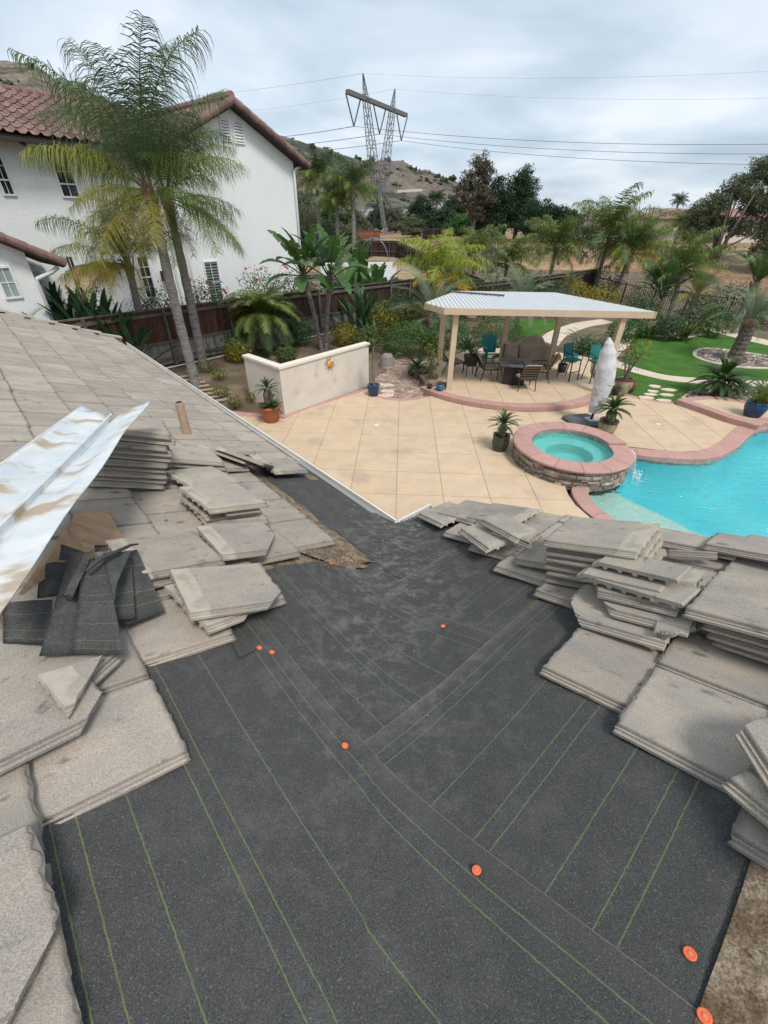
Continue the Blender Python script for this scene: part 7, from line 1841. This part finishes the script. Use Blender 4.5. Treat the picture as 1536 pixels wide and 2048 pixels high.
for i, (s_, out, h_, lb, nf) in enumerate(((-5.8, 1.2, 1.5, 'sparse hibiscus with red flowers under the middle window', 7), (-3.4, 1.3, 1.7, 'thin twiggy hibiscus right of the shuttered window', 5), (-1.6, 1.2, 1.6, 'hibiscus with red flowers at the house corner', 7), (-8.0, 1.2, 1.4, 'red-flowered hibiscus left of the tall palm trunks', 6), (-10.2, 1.2, 1.5, 'hibiscus behind the fence at far left', 4))):
    b_ = WP(s_, 0, out); b_.z = gz(b_.x, b_.y); bush('hibiscus', lb, b_, 1.0, .55, .9, 1100, .055, g_shrub, 90+i, 'shrub', HB, lift=h_, shell=.3, lump=.5, stems=14, flowers=(nf, m_red, .075))
# bushes in the far part of the garden, along fences
for i, (px, D, rx, rz, n_, mt, lb) in enumerate((((1150, 577), 34, 1.2, .8, 900, g_yshrub, 'yellow-flowered bush behind the pergola roof'), ((1205, 590), 32, 1.4, .7, 900, g_yshrub, 'second yellow bush right of the pergola roof corner'), ((1215, 572), 38, 1.3, 1.2, 900, g_dtree, 'dark bush at the end of the wooden fence'),
        ((1390, 640), 24.5, 1.1, 1.0, 1400, g_strap, 'dark shrub before the iron fence'), ((1275, 630), 26, 1.1, .8, 1200, g_strap, 'leafy shrub right behind the pergola corner'), ((1520, 625), 26, 1.0, .6, 900, g_dtree, 'dark shrub at the right picture edge before the fence'), ((975, 575), 27, 1.5, 1.3, 1100, g_shrub, 'grey-green bush over the fence behind the pergola'), ((1060, 560), 31, 1.6, 1.3, 1100, g_shrub, 'bush behind the middle of the pergola roof'))):
    b_ = at(px, D); b_.z = gz(b_.x, b_.y); bush('garden_bush', lb, b_, rx, rx*.8, rz, n_, .07, mt, 100+i)
for i, (px, D, rx, rz, n_, mt, lb) in enumerate((((1425, 650), 23.5, .9, .8, 1300, g_hedge, 'rounded green shrub right of the fountain grass before the iron fence'), ((1462, 612), 29, 1.4, 1.1, 1300, g_strap, 'dark bushy shrub before the iron fence near the triangle palm'), ((1300, 588), 31, 1.3, 1.1, 1200, g_shrub, 'shrub left of the torn-leaved bird of paradise'), ((905, 590), 24, 1.3, 1.0, 1500, g_shrub, 'shrub over the fence at the back left corner of the pergola'),
        ((1100, 590), 28, 1.5, 1.0, 1400, g_strap, 'dark leafy bush behind the right half of the pergola roof'), ((600, 560), 24.5, 1.2, 1.0, 1500, g_shrub, 'green bush at the white house corner behind the twin trunks'), ((800, 600), 22.5, 1.2, .9, 1500, g_strap, 'dark leafy bush at the fence left of the pergola'), ((1340, 660), 22.6, .8, .6, 1000, g_strap, 'low dark shrub at the front of the gravel behind the lawn'), ((1250, 655), 22.0, .8, .6, 1000, g_hedge, 'low shrub by the path right of the pergola post'))):
    b_ = at(px, D); b_.z = gz(b_.x, b_.y); bush('garden_bush', lb, b_, rx, rx*.8, rz, n_, .07, mt, 300+i)
for i, (px, rx, rz, n_, mt, lb) in enumerate((((455, 700), .5, .5, 700, g_strap, 'dark leafy shrub at the fence left of the pygmy palm'), ((600, 690), .55, .55, 900, g_hedge, 'green shrub between the pygmy palm and the twin trunks'), ((395, 712), .4, .4, 500, g_shrub, 'small shrub at the fence right of the tall trunks'), ((575, 722), .4, .3, 500, g_shrub, 'low shrub behind the middle of the planter wall'), ((735, 700), .6, .5, 900, g_shrub, 'soft green shrub behind the right end of the planter wall'))):
    bush('low_shrub', lb, gb_(px), rx, rx, rz, n_, .055, mt, 330+i, mt2=g_shrub, n2=n_//4)
# ---- grasses, agapanthus
for i, (px, D, kind, L, mt, n_, lb) in enumerate((((1335, 640), 23.6, 'grass', 1.5, g_shrub, 26, 'big fountain grass in the gravel behind the lawn'), ((1305, 648), 23.0, 'grass', 1.2, g_queen, 20, 'fountain grass left of the biggest one behind the lawn'), ((1378, 655), 22.5, 'strap', 1.0, g_queen, 16, 'broad-leaved clump right in the gravel behind the lawn'), ((1285, 655), 22.8, 'strap', .9, g_strap, 12, 'strap-leaved plant at the left end of the gravel behind the lawn'),
        ((1478, 782), 14.6, 'grass', .75, g_silver, 22, 'grey-green grass tuft on the bed by the raised deck'), ((1530, 785), 14.4, 'grass', .8, g_queen, 22, 'yellow-green grass tuft at the right end of the bed'), ((1440, 795), 14.1, 'strap', .45, g_yel, 8, 'low strap-leaved tuft before the large sago'),
        ((1190, 690), 19.0, 'grass', 1.1, g_hedge, 26, 'dark green grass clump behind the bar chairs'), ((1165, 690), 19.8, 'grass', 1.2, g_silver, 24, 'tall pale grass under the pergola at right'), ((1215, 690), 18.6, 'strap', .9, g_strap, 16, 'agapanthus clump at the pergola corner post'), ((935, 690), 19.5, 'strap', .8, g_strap, 14, 'strap-leaved plant behind the wicker stand'))):
    b_ = at(px, D); b_.z = gz(b_.x, b_.y) if D > 17.5 else max(0, gz(b_.x, b_.y)); leafy('ornamental_grass' if kind == 'grass' else 'strap_leaf_plant', lb, 'plant', b_, kind, [(n_, 80, L, mt, 0, 360), (n_, 62, L, mt, 0, 360), (n_//2, 35, L, mt, 0, 360)], 120+i, None, .16)
# ---- pots around the terrace
b_ = V(1.52, 14.55, .0); pot('glazed_pot', 'tall cream pot with a brown rim beside the front left post', b_, [(.15, 0), (.17, .02), (.225, .25), (.22, .42), (.21, .46)], m_cpot, m_rpot)
bush('potted_citrus', 'thin-leaved citrus bush in the tall cream pot', b_+V(0, 0, .42), .32, .32, .5, 260, .05, g_shrub, 141, 'potted plant', lift=.62, shell=.2, lump=.5, stems=6, mt2=g_yshrub, n2=60)
b_ = V(1.78, 14.02, .152); pot('glazed_pot', 'small bright blue pot with red succulents on the step', b_, [(.10, 0), (.12, .02), (.14, .14), (.13, .21)], mat('bright_blue_glaze', (0.05, .16, .27), (.03, .10, .2), scale=9, rough=.25), None)
bush('succulent', 'red succulent mound in the small bright blue pot', b_+V(0, 0, .17), .12, .12, .08, 120, .03, mat('red_succulent', (.17, .045, .04), (.08, .07, .03), scale=20, rough=.6), 142, 'potted plant', stems=2)
b_ = V(1.45, 14.18, .152); pot('nursery_pot', 'little black nursery pot on the terrace step', b_, [(.065, 0), (.085, .14)], m_npot, None)
b_ = V(2.02, 14.45, .152); pot('glazed_pot', 'small grey-blue cup pot by the foot of the front left post', b_, [(.06, 0), (.075, .13)], m_bpot, None)
b_ = V(7.95, 14.35, .05); pot('glazed_pot', 'large cream pot with brown rim at the right end of the terrace step', b_, [(.19, 0), (.21, .02), (.30, .30), (.29, .48), (.28, .52)], m_cpot, m_rpot)
rt = bush('potted_shrub', 'spindly shrub with yellow flowers in the large cream pot', b_+V(0, 0, .48), .5, .45, .55, 260, .045, g_shrub, 143, 'potted plant', lift=.75, shell=.1, lump=.6, stems=9, mt2=g_yshrub, n2=90)
b_ = V(8.38, 14.75, 0); pot('dark_red_pot', 'dark red round pot behind the large cream pot', b_, [(.16, 0), (.2, .02), (.25, .2), (.2, .36)], m_rpot, None)
b_ = V(7.62, 14.00, .152); pot('nursery_pot', 'small black pot with a seedling before the large cream pot', b_, [(.085, 0), (.11, .2)], m_npot, None)
leafy('seedling', 'little seedling in the small black pot', 'potted plant', b_+V(0, 0, .17), 'strap', [(5, 80, .2, g_shrub, 0, 360), (4, 35, .16, g_shrub, 0, 360)], 144, None, .03)
b_ = V(6.62, 16.4, ZF); pot('glazed_pot', 'dark pot with ferny plant at the rear right post', b_, [(.13, 0), (.15, .02), (.18, .28)], m_gpot, None); leafy('potted_fern', 'ferny plant in the dark pot at the rear right post', 'potted plant', b_+V(0, 0, .25), 'strap', [(9, 62, .42, g_strap, 0, 360), (9, 35, .42, g_strap, 0, 360)], 145, None, .05)
leafy('stand_plant', 'broad-leaved plant growing in the wicker stand', 'potted plant', V(3.02, 15.75, ZF+.7), 'strap', [(7, 80, .6, g_strap, 0, 360), (8, 62, .6, g_strap, 0, 360), (6, 35, .5, g_strap, 0, 360)], 146, None, .08)
b_ = V(10.95, 12.28, .145); pot('glazed_pot', 'large dark blue pot on the raised deck at right', b_, [(.20, 0), (.22, .02), (.295, .26), (.285, .40), (.28, .44)], m_bpot, m_bpot)
leafy('potted_grass', 'yellow-green grassy plant in the large dark blue pot', 'potted plant', b_+V(0, 0, .40), 'grass', [(22, 80, .62, g_queen, 0, 360), (26, 62, .66, g_queen, 0, 360), (16, 35, .6, g_yel, 0, 360)], 147, None, .12)
b_ = V(7.5, 17.9, .0); pot('glazed_pot', 'teal pot hidden behind the wrapped umbrella', b_, [(.2, 0), (.25, .2), (.24, .4)], m_teal, None)
# boulder
p = V(.02, 17.3, 0); q = MB()
g = []
for i in range(9):
    t = i/8*1.55; g.append([p+V(.30*math.cos(6.283*k/18)*math.cos(t)**.55*(1+.16*noise.noise(V(k*.6, i*.5, 3))), .26*math.sin(6.283*k/18)*math.cos(t)**.55, .50*math.sin(t)*(1+.12*noise.noise(V(k*.7, i, 8)))-.03) for k in range(18)]+[])
    g[-1].append(g[-1][0])
m_rock = mat('grey_boulder', (0.25, 0.22, 0.20), (0.34, 0.31, 0.285), scale=6, rough=.9, bump=.5, bscale=25, col3=(.16, .14, .13), s3=3)
q.sheet(g); single('boulder', q, m_rock, 'grey boulder at the back of the pink gravel bed', 'boulder', p, smooth=True)
rt = thing('cycad', 'small dark sago plant in the gravel behind the cream pot', 'plant', V(1.1, 15.7, 0)); place_fronds(rt, V(1.1, 15.7, .35), [(7, 62, .6, g_sago, 0, 360), (8, 35, .62, g_sago, 0, 360)], 'sago', random.Random(150)); q = MB(); q.lathe([(0, -.02), (.11, -.02), (.09, .36), (0, .38)], 10, (1.1, 15.7, 0)); part('trunk', q, m_scale, rt)
# ---- palms farther back in the garden
def qp(label, px, D, h_, L, mix, seed, kind='queenfar', group='queen palms along the back fences', r0=.16, lean=(0, 0), specs=None, boot=.5):
    b_ = at(px, D); b_.z = gz(b_.x, b_.y); t_ = b_+V(lean[0], lean[1], h_)
    g0, g1 = mix
    return palm(label, b_, t_, r0, r0*.75, specs or [(5, 80, L, g0, 0, 360), (7, 62, L, g0, 0, 360), (7, 35, L*.95, g1, 0, 360), (7, 8, L*.85, g1, 0, 360), (4, -15, L*.7, g1, 0, 360)], kind, seed, group, boot)
qp('bright yellow-green palm arching over the fence behind the pergola', (878, 600), 25.5, 2.4, 2.6, (g_lime, g_lime), 160, group=None, specs=[(3, 80, 2.6, g_lime, 0, 360), (5, 62, 2.9, g_lime, 0, 360), (6, 35, 2.7, g_lime, 0, 360), (3, 8, 2.3, g_gold, 100, 250), (4, 8, 2.3, g_lime, 200, 440)])
qp('tallest queen palm behind the right half of the pergola', (1190, 572), 37, 3.7, 3.9, (g_queen, g_dark), 161, lean=(.1, 0))
qp('queen palm right of the tallest one, leaning trunk', (1232, 575), 36, 2.9, 3.4, (g_queen, g_yel), 162, lean=(.35, 0))
qp('medium queen palm left of the tallest one', (1098, 562), 38, 2.9, 3.3, (g_queen, g_queen), 163)
qp('feathery palm behind the pergola, left of middle', (945, 560), 33, 2.6, 2.6, (g_queen, g_silver), 164)
qp('soft feathery palm low over the dark fence', (1010, 556), 34, 2.3, 2.4, (g_queen, g_queen), 165)
qp('feathery queen palm beyond the lawn near the iron fence', (1345, 615), 28, 2.6, 2.5, (g_queen, g_queen), 166, lean=(-.2, 0))
qp('stout date palm before the iron fence at middle right', (1372, 640), 25.5, 1.6, 1.7, (g_queen, g_yel), 167, 'date', None, .14)
qp('silvery pindo palm behind the front left of the pergola', (860, 640), 20.5, 1.2, 2.4, (g_silver, g_silver), 168, 'date', None, .17)
qp('silvery pindo palm showing over the middle of the pergola roof', (1040, 610), 22.5, 1.5, 2.1, (g_silver, g_silver), 169, 'date', None, .17)
qp('triangle palm with strongly arched leaves at the right edge', (1478, 640), 24.5, 2.3, 2.2, (g_silver, g_dark), 170, 'tri', None, .17, specs=[(4, 80, 2.3, g_dark, 0, 360), (7, 62, 2.4, g_shrub, 0, 360)])
qp('low fan-shaped palm behind the pergola roof', (1135, 590), 29, 1.5, 1.2, (g_queen, g_queen), 171, 'date', None, .1)
# leaning fat palm on the island bed
b_ = V(15.05, 19.2, 0); t_ = V(15.0, 19.2, 1.55)
palm('thick scaly palm leaning right on the cobble island in the lawn', b_, t_, .30, .24, [(6, 80, 1.7, g_silver, 0, 360), (9, 62, 1.8, g_silver, 0, 360), (10, 35, 1.7, g_silver, 0, 360), (7, 8, 1.5, g_shrub, 0, 360)], 'date', 175, None, .3, bend=V(15.08, 19.2, .8), tmat=m_scale)
# bird of paradise before the brown field
b_ = at((1318, 610), 27.5); b_.z = gz(b_.x, b_.y)
rt = leafy('bird_of_paradise_tree', 'bird of paradise with torn leaves standing before the brown field', 'tree', b_, 'paddle', [(4, 80, 1.6, g_paddle, 0, 360), (5, 62, 1.5, g_strap, 0, 360), (5, 35, 1.3, g_strap, 0, 360)], 176, None, .1, 1.2); trunk_part(rt, [b_, b_+V(.1, 0, 1.3)], .13, .10, m_boot)
# ---- far palms over the neighbour's yard
FPG = 'far queen palms beyond the yard next door'
for i, (px, D, h_, L, lb) in enumerate((((640, 470), 58, 7.6, 3.6, 'far queen palm nearest the white house'), ((676, 475), 56, 5.6, 3.2, 'lower middle palm of the far group by the tower'), ((708, 475), 55, 6.7, 3.6, 'far queen palm just left of the power tower'))):
    qp(lb, px, D, h_, L, (g_dark, g_queen), 180+i, group=FPG, r0=.24, boot=.8)
qp('small fan palm among the trees before the white houses', (872, 430), 130, 6, 3, (g_dtree, g_dtree), 185, group=None, r0=.3)
qp('tiny palm on the skyline above the red-roofed houses', (1336, 470), 150, 7, 3.0, (g_dtree, g_dtree), 186, group=None, r0=.3)
qp('short palm before the cream house at the top of the field', (1352, 480), 70, 2.2, 2.6, (g_queen, g_queen), 187, group=None, r0=.25)
# ---- trees
def tree(label, px, D, h_, clumps, n, size, mt, seed, trunk=.3, name='tree', limbs=True, vert=1.0, multi=1, tz=None):
    """clumps: (dx, dy, z, rx, rz) in metres above the base"""
    rr = random.Random(seed); b_ = at(px, D); b_.z = gz(b_.x, b_.y)-.1; root = thing(name, label, 'tree', b_)
    for j in range(multi):
        q = MB(); ang = 6.283*j/multi; off = V(.5*math.cos(ang), .5*math.sin(ang), 0) if multi > 1 else V(0, 0, 0); tip = b_+off*(3 if multi > 1 else 0)+V(0, 0, h_*.62)
        q.tube([b_+off*.4, b_+off+V(.1, 0, h_*.25), tip], [trunk, trunk*.7, trunk*.3], 8); part('trunk', q, m_bark, root, smooth=True)
    q = MB()
    for (dx, dy, z_, rx, rz) in clumps:
        s0 = b_+V(dx*.15, dy*.15, max(.8, z_*.45)); q.tube([s0, b_+V(dx*.6, dy*.6, z_*.75), b_+V(dx, dy, z_)], [trunk*.4, trunk*.25, trunk*.08], 5)
    part('limb', q, m_bark, root)
    tot = sum(c[3]*c[3] for c in clumps); m_ = MB()
    for (dx, dy, z_, rx, rz) in clumps:
        k = int(n*rx*rx/tot); c = b_+V(dx, dy, z_)
        # each clump is a cloud of small twigs' leaf tufts
        for s_ in range(max(3, k//26)):
            u = V(rr.gauss(0, 1), rr.gauss(0, 1), rr.gauss(0, 1)).normalized()*rr.uniform(.35, 1.0); cc = c+V(u.x*rx, u.y*rx, u.z*rz); sub = leaves_mb(cc, rx*.36, rx*.36, rz*.26*vert, 26, size, rr, .15, .2, .4); m_.add(sub.v, sub.f)
    part('crown', m_, mt, root); return root
tree('tall brown-green eucalyptus with a ragged crown on the skyline', (945, 462), 72, 10.5, [(0, 0, 8.4, 1.6, 1.6), (-.9, 0, 7.0, 1.5, 1.3), (1.1, 0, 7.6, 1.4, 1.4), (-1.9, 0, 5.8, 1.3, 1.2), (.4, 0, 5.6, 1.6, 1.3), (-1.1, 0, 4.3, 1.3, .9), (1.5, 0, 5.2, 1.3, 1.2), (.2, 0, 3.2, 1.4, 1.0)], 11000, .14, g_euc, 200, .3)
tree('dense dark green tree beside the eucalyptus', (985, 468), 74, 8.5, [(0, 0, 5.6, 2.0, 2.0), (-1.5, 0, 4.0, 1.9, 2.2), (1.0, 0, 3.8, 2.0, 2.4), (0, 0, 2.2, 2.4, 1.7), (-2.4, 0, 2.4, 1.6, 1.6)], 15000, .15, g_dtree, 201, .35)
tree('tall dark conical tree right of the dense one', (1030, 470), 75, 9.2, [(0, 0, 7.2, 1.5, 1.6), (-.9, 0, 6.6, 1.2, 1.3), (.9, 0, 6.0, 1.6, 1.6), (0, 0, 4.6, 2.2, 1.9), (.4, 0, 2.8, 2.4, 1.9), (-.8, 0, 3.0, 2.0, 1.7)], 16000, .15, g_dtree, 202, .35)
tree('broad rounded dark tree at the right end of the dark group', (1085, 472), 70, 5.2, [(-1.2, 0, 3.6, 2.0, 1.3), (1.0, 0, 3.2, 2.0, 1.3), (2.6, 0, 2.4, 1.8, 1.2), (-2.2, 0, 2.0, 1.9, 1.3), (.3, 0, 1.7, 2.6, 1.3)], 15000, .15, g_dtree, 203, .3)
tree('big airy eucalyptus with several trunks at the right edge', (1432, 505), 49, 9.2, [(0, 0, 6.0, 1.6, 1.2), (1.6, 0, 7.4, 1.6, 1.1), (-1.8, 0, 4.9, 1.4, 1.0), (-3.0, 0, 4.1, 1.2, .9), (3.4, 0, 7.0, 1.7, 1.2), (-1.0, .5, 3.4, 1.3, .8), (2.2, 0, 5.0, 1.6, 1.2), (4.6, 0, 5.2, 1.6, 1.2), (-2.8, 0, 2.6, 1.2, .8), (1.2, 0, 3.2, 1.3, .9), (5.5, 0, 7.6, 1.5, 1.0), (4.0, 0, 3.2, 1.4, 1.0)], 40000, .11, g_oliv, 204, .22, multi=5)
for i, (px, D, h_, w_, mt, lb) in enumerate((((615, 462), 72, 6.8, 2.6, g_oliv, 'dark green tree right beside the white house corner'), ((650, 466), 66, 4.6, 2.4, g_dtree, 'round bushy tree below the far palms'), ((690, 466), 75, 4.2, 2.2, g_oliv, 'bushy tree behind the far palms'), ((790, 446), 140, 6.5, 3.6, g_oliv, 'tree between the tower legs and the white houses'), ((842, 442), 135, 8.5, 3.8, g_dtree, 'green tree before the small white gabled house'), ((905, 446), 120, 7.0, 3.2, g_dtree, 'tree right of the white house with grey-brown roof'), ((925, 452), 88, 3.6, 2.4, g_hedge, 'light green rounded tree left of the eucalyptus'), ((612, 468), 60, 3.6, 2.0, g_dtree, 'dark shrubby tree at the white house corner'),
        ((1128, 462), 95, 4.6, 2.8, g_dtree, 'distant dark tree at the end of the evergreen row'), ((1172, 462), 110, 4.2, 2.6, g_oliv, 'distant grey-green tree behind the queen palms'), ((1405, 470), 78, 3.2, 2.2, g_oliv, 'small tree before the red-roofed house at right'), ((760, 445), 150, 7, 4, g_dtree, 'dark tree behind the tower'), ((655, 455), 110, 7.5, 4.2, g_dtree, 'broad tree hiding the white grey-roofed house behind the far palms'), ((705, 458), 112, 5.5, 4.0, g_oliv, 'rounded tree left of the tower foot'), ((600, 452), 95, 9.0, 3.6, g_oliv, 'tall tree peeping past the white house corner'), ((885, 452), 100, 4.6, 3.2, g_dtree, 'low bushy tree under the white house with grey-brown roof'), ((825, 452), 108, 4.2, 3.0, g_oliv, 'low bushy tree under the white gabled house'), ((1540, 520), 46, 6.0, 2.2, g_oliv, 'dark tree cut off by the right picture edge'))):
    tree(lb, px, D, h_, [(0, 0, h_*.66, w_*.75, h_*.26), (-w_*.5, 0, h_*.45, w_*.65, h_*.26), (w_*.5, 0, h_*.42, w_*.65, h_*.26), (0, -w_*.3, h_*.28, w_*.8, h_*.22)], 7000, .13 if D < 90 else .25, mt, 220+i, .2)
# belt of far trees along the foot of the hills
mb = MB(); rr = random.Random(31)
for k in range(420):
    az = rr.uniform(R(-62), R(56)); r_ = rr.uniform(170, 290); x, y = r_*math.sin(az), r_*math.cos(az); s_ = rr.uniform(1.6, 3.4); z_ = gz(x, y) if r_ < 215 else max(gz(x, y), hill_z(az, r_))
    sub = leaves_mb(V(x, y, z_+s_*.6), s_*1.2, s_*1.2, s_, 34, s_*.30, rr, .4, .2, .5, -.4); mb.add(sub.v, sub.f)
link('far_woods', mb.mesh('far_woods', g_dtree), None, None, kind='stuff')
# dry weeds on the field
mb = MB(); rr = random.Random(33)
m_weed = mat('dry_weeds', (0.34, 0.26, 0.13), (0.20, 0.17, 0.09), scale=.6, rough=.95, jitter=False)
for k in range(2600):
    x, y = rr.uniform(-14, 60), rr.uniform(34, 95)
    if (V(x, y, 0)-V(16, 37.4, 0)).dot(V(-.6, .8, 0)) < -14 and y < 40: continue
    z_ = gz(x, y)-.02; s_ = rr.uniform(.12, .34)
    if noise.noise(V(x*.12, y*.12, 4)) < -.05: continue
    for j in range(5):
        a = rr.uniform(0, 6.28); d = V(math.cos(a), math.sin(a), 0); p = V(x, y, z_)+d*rr.uniform(0, .25); mb.add([p-d.cross(V(0, 0, 1))*.03, p+d.cross(V(0, 0, 1))*.03, p+d*s_*.7+V(0, 0, s_)], [(0, 1, 2)])
link('dry_weeds', mb.mesh('dry_weeds', m_weed), None, None, kind='stuff')
print('objects', len(bpy.data.objects), 'tris', sum(len(me.polygons) for me in bpy.data.meshes))
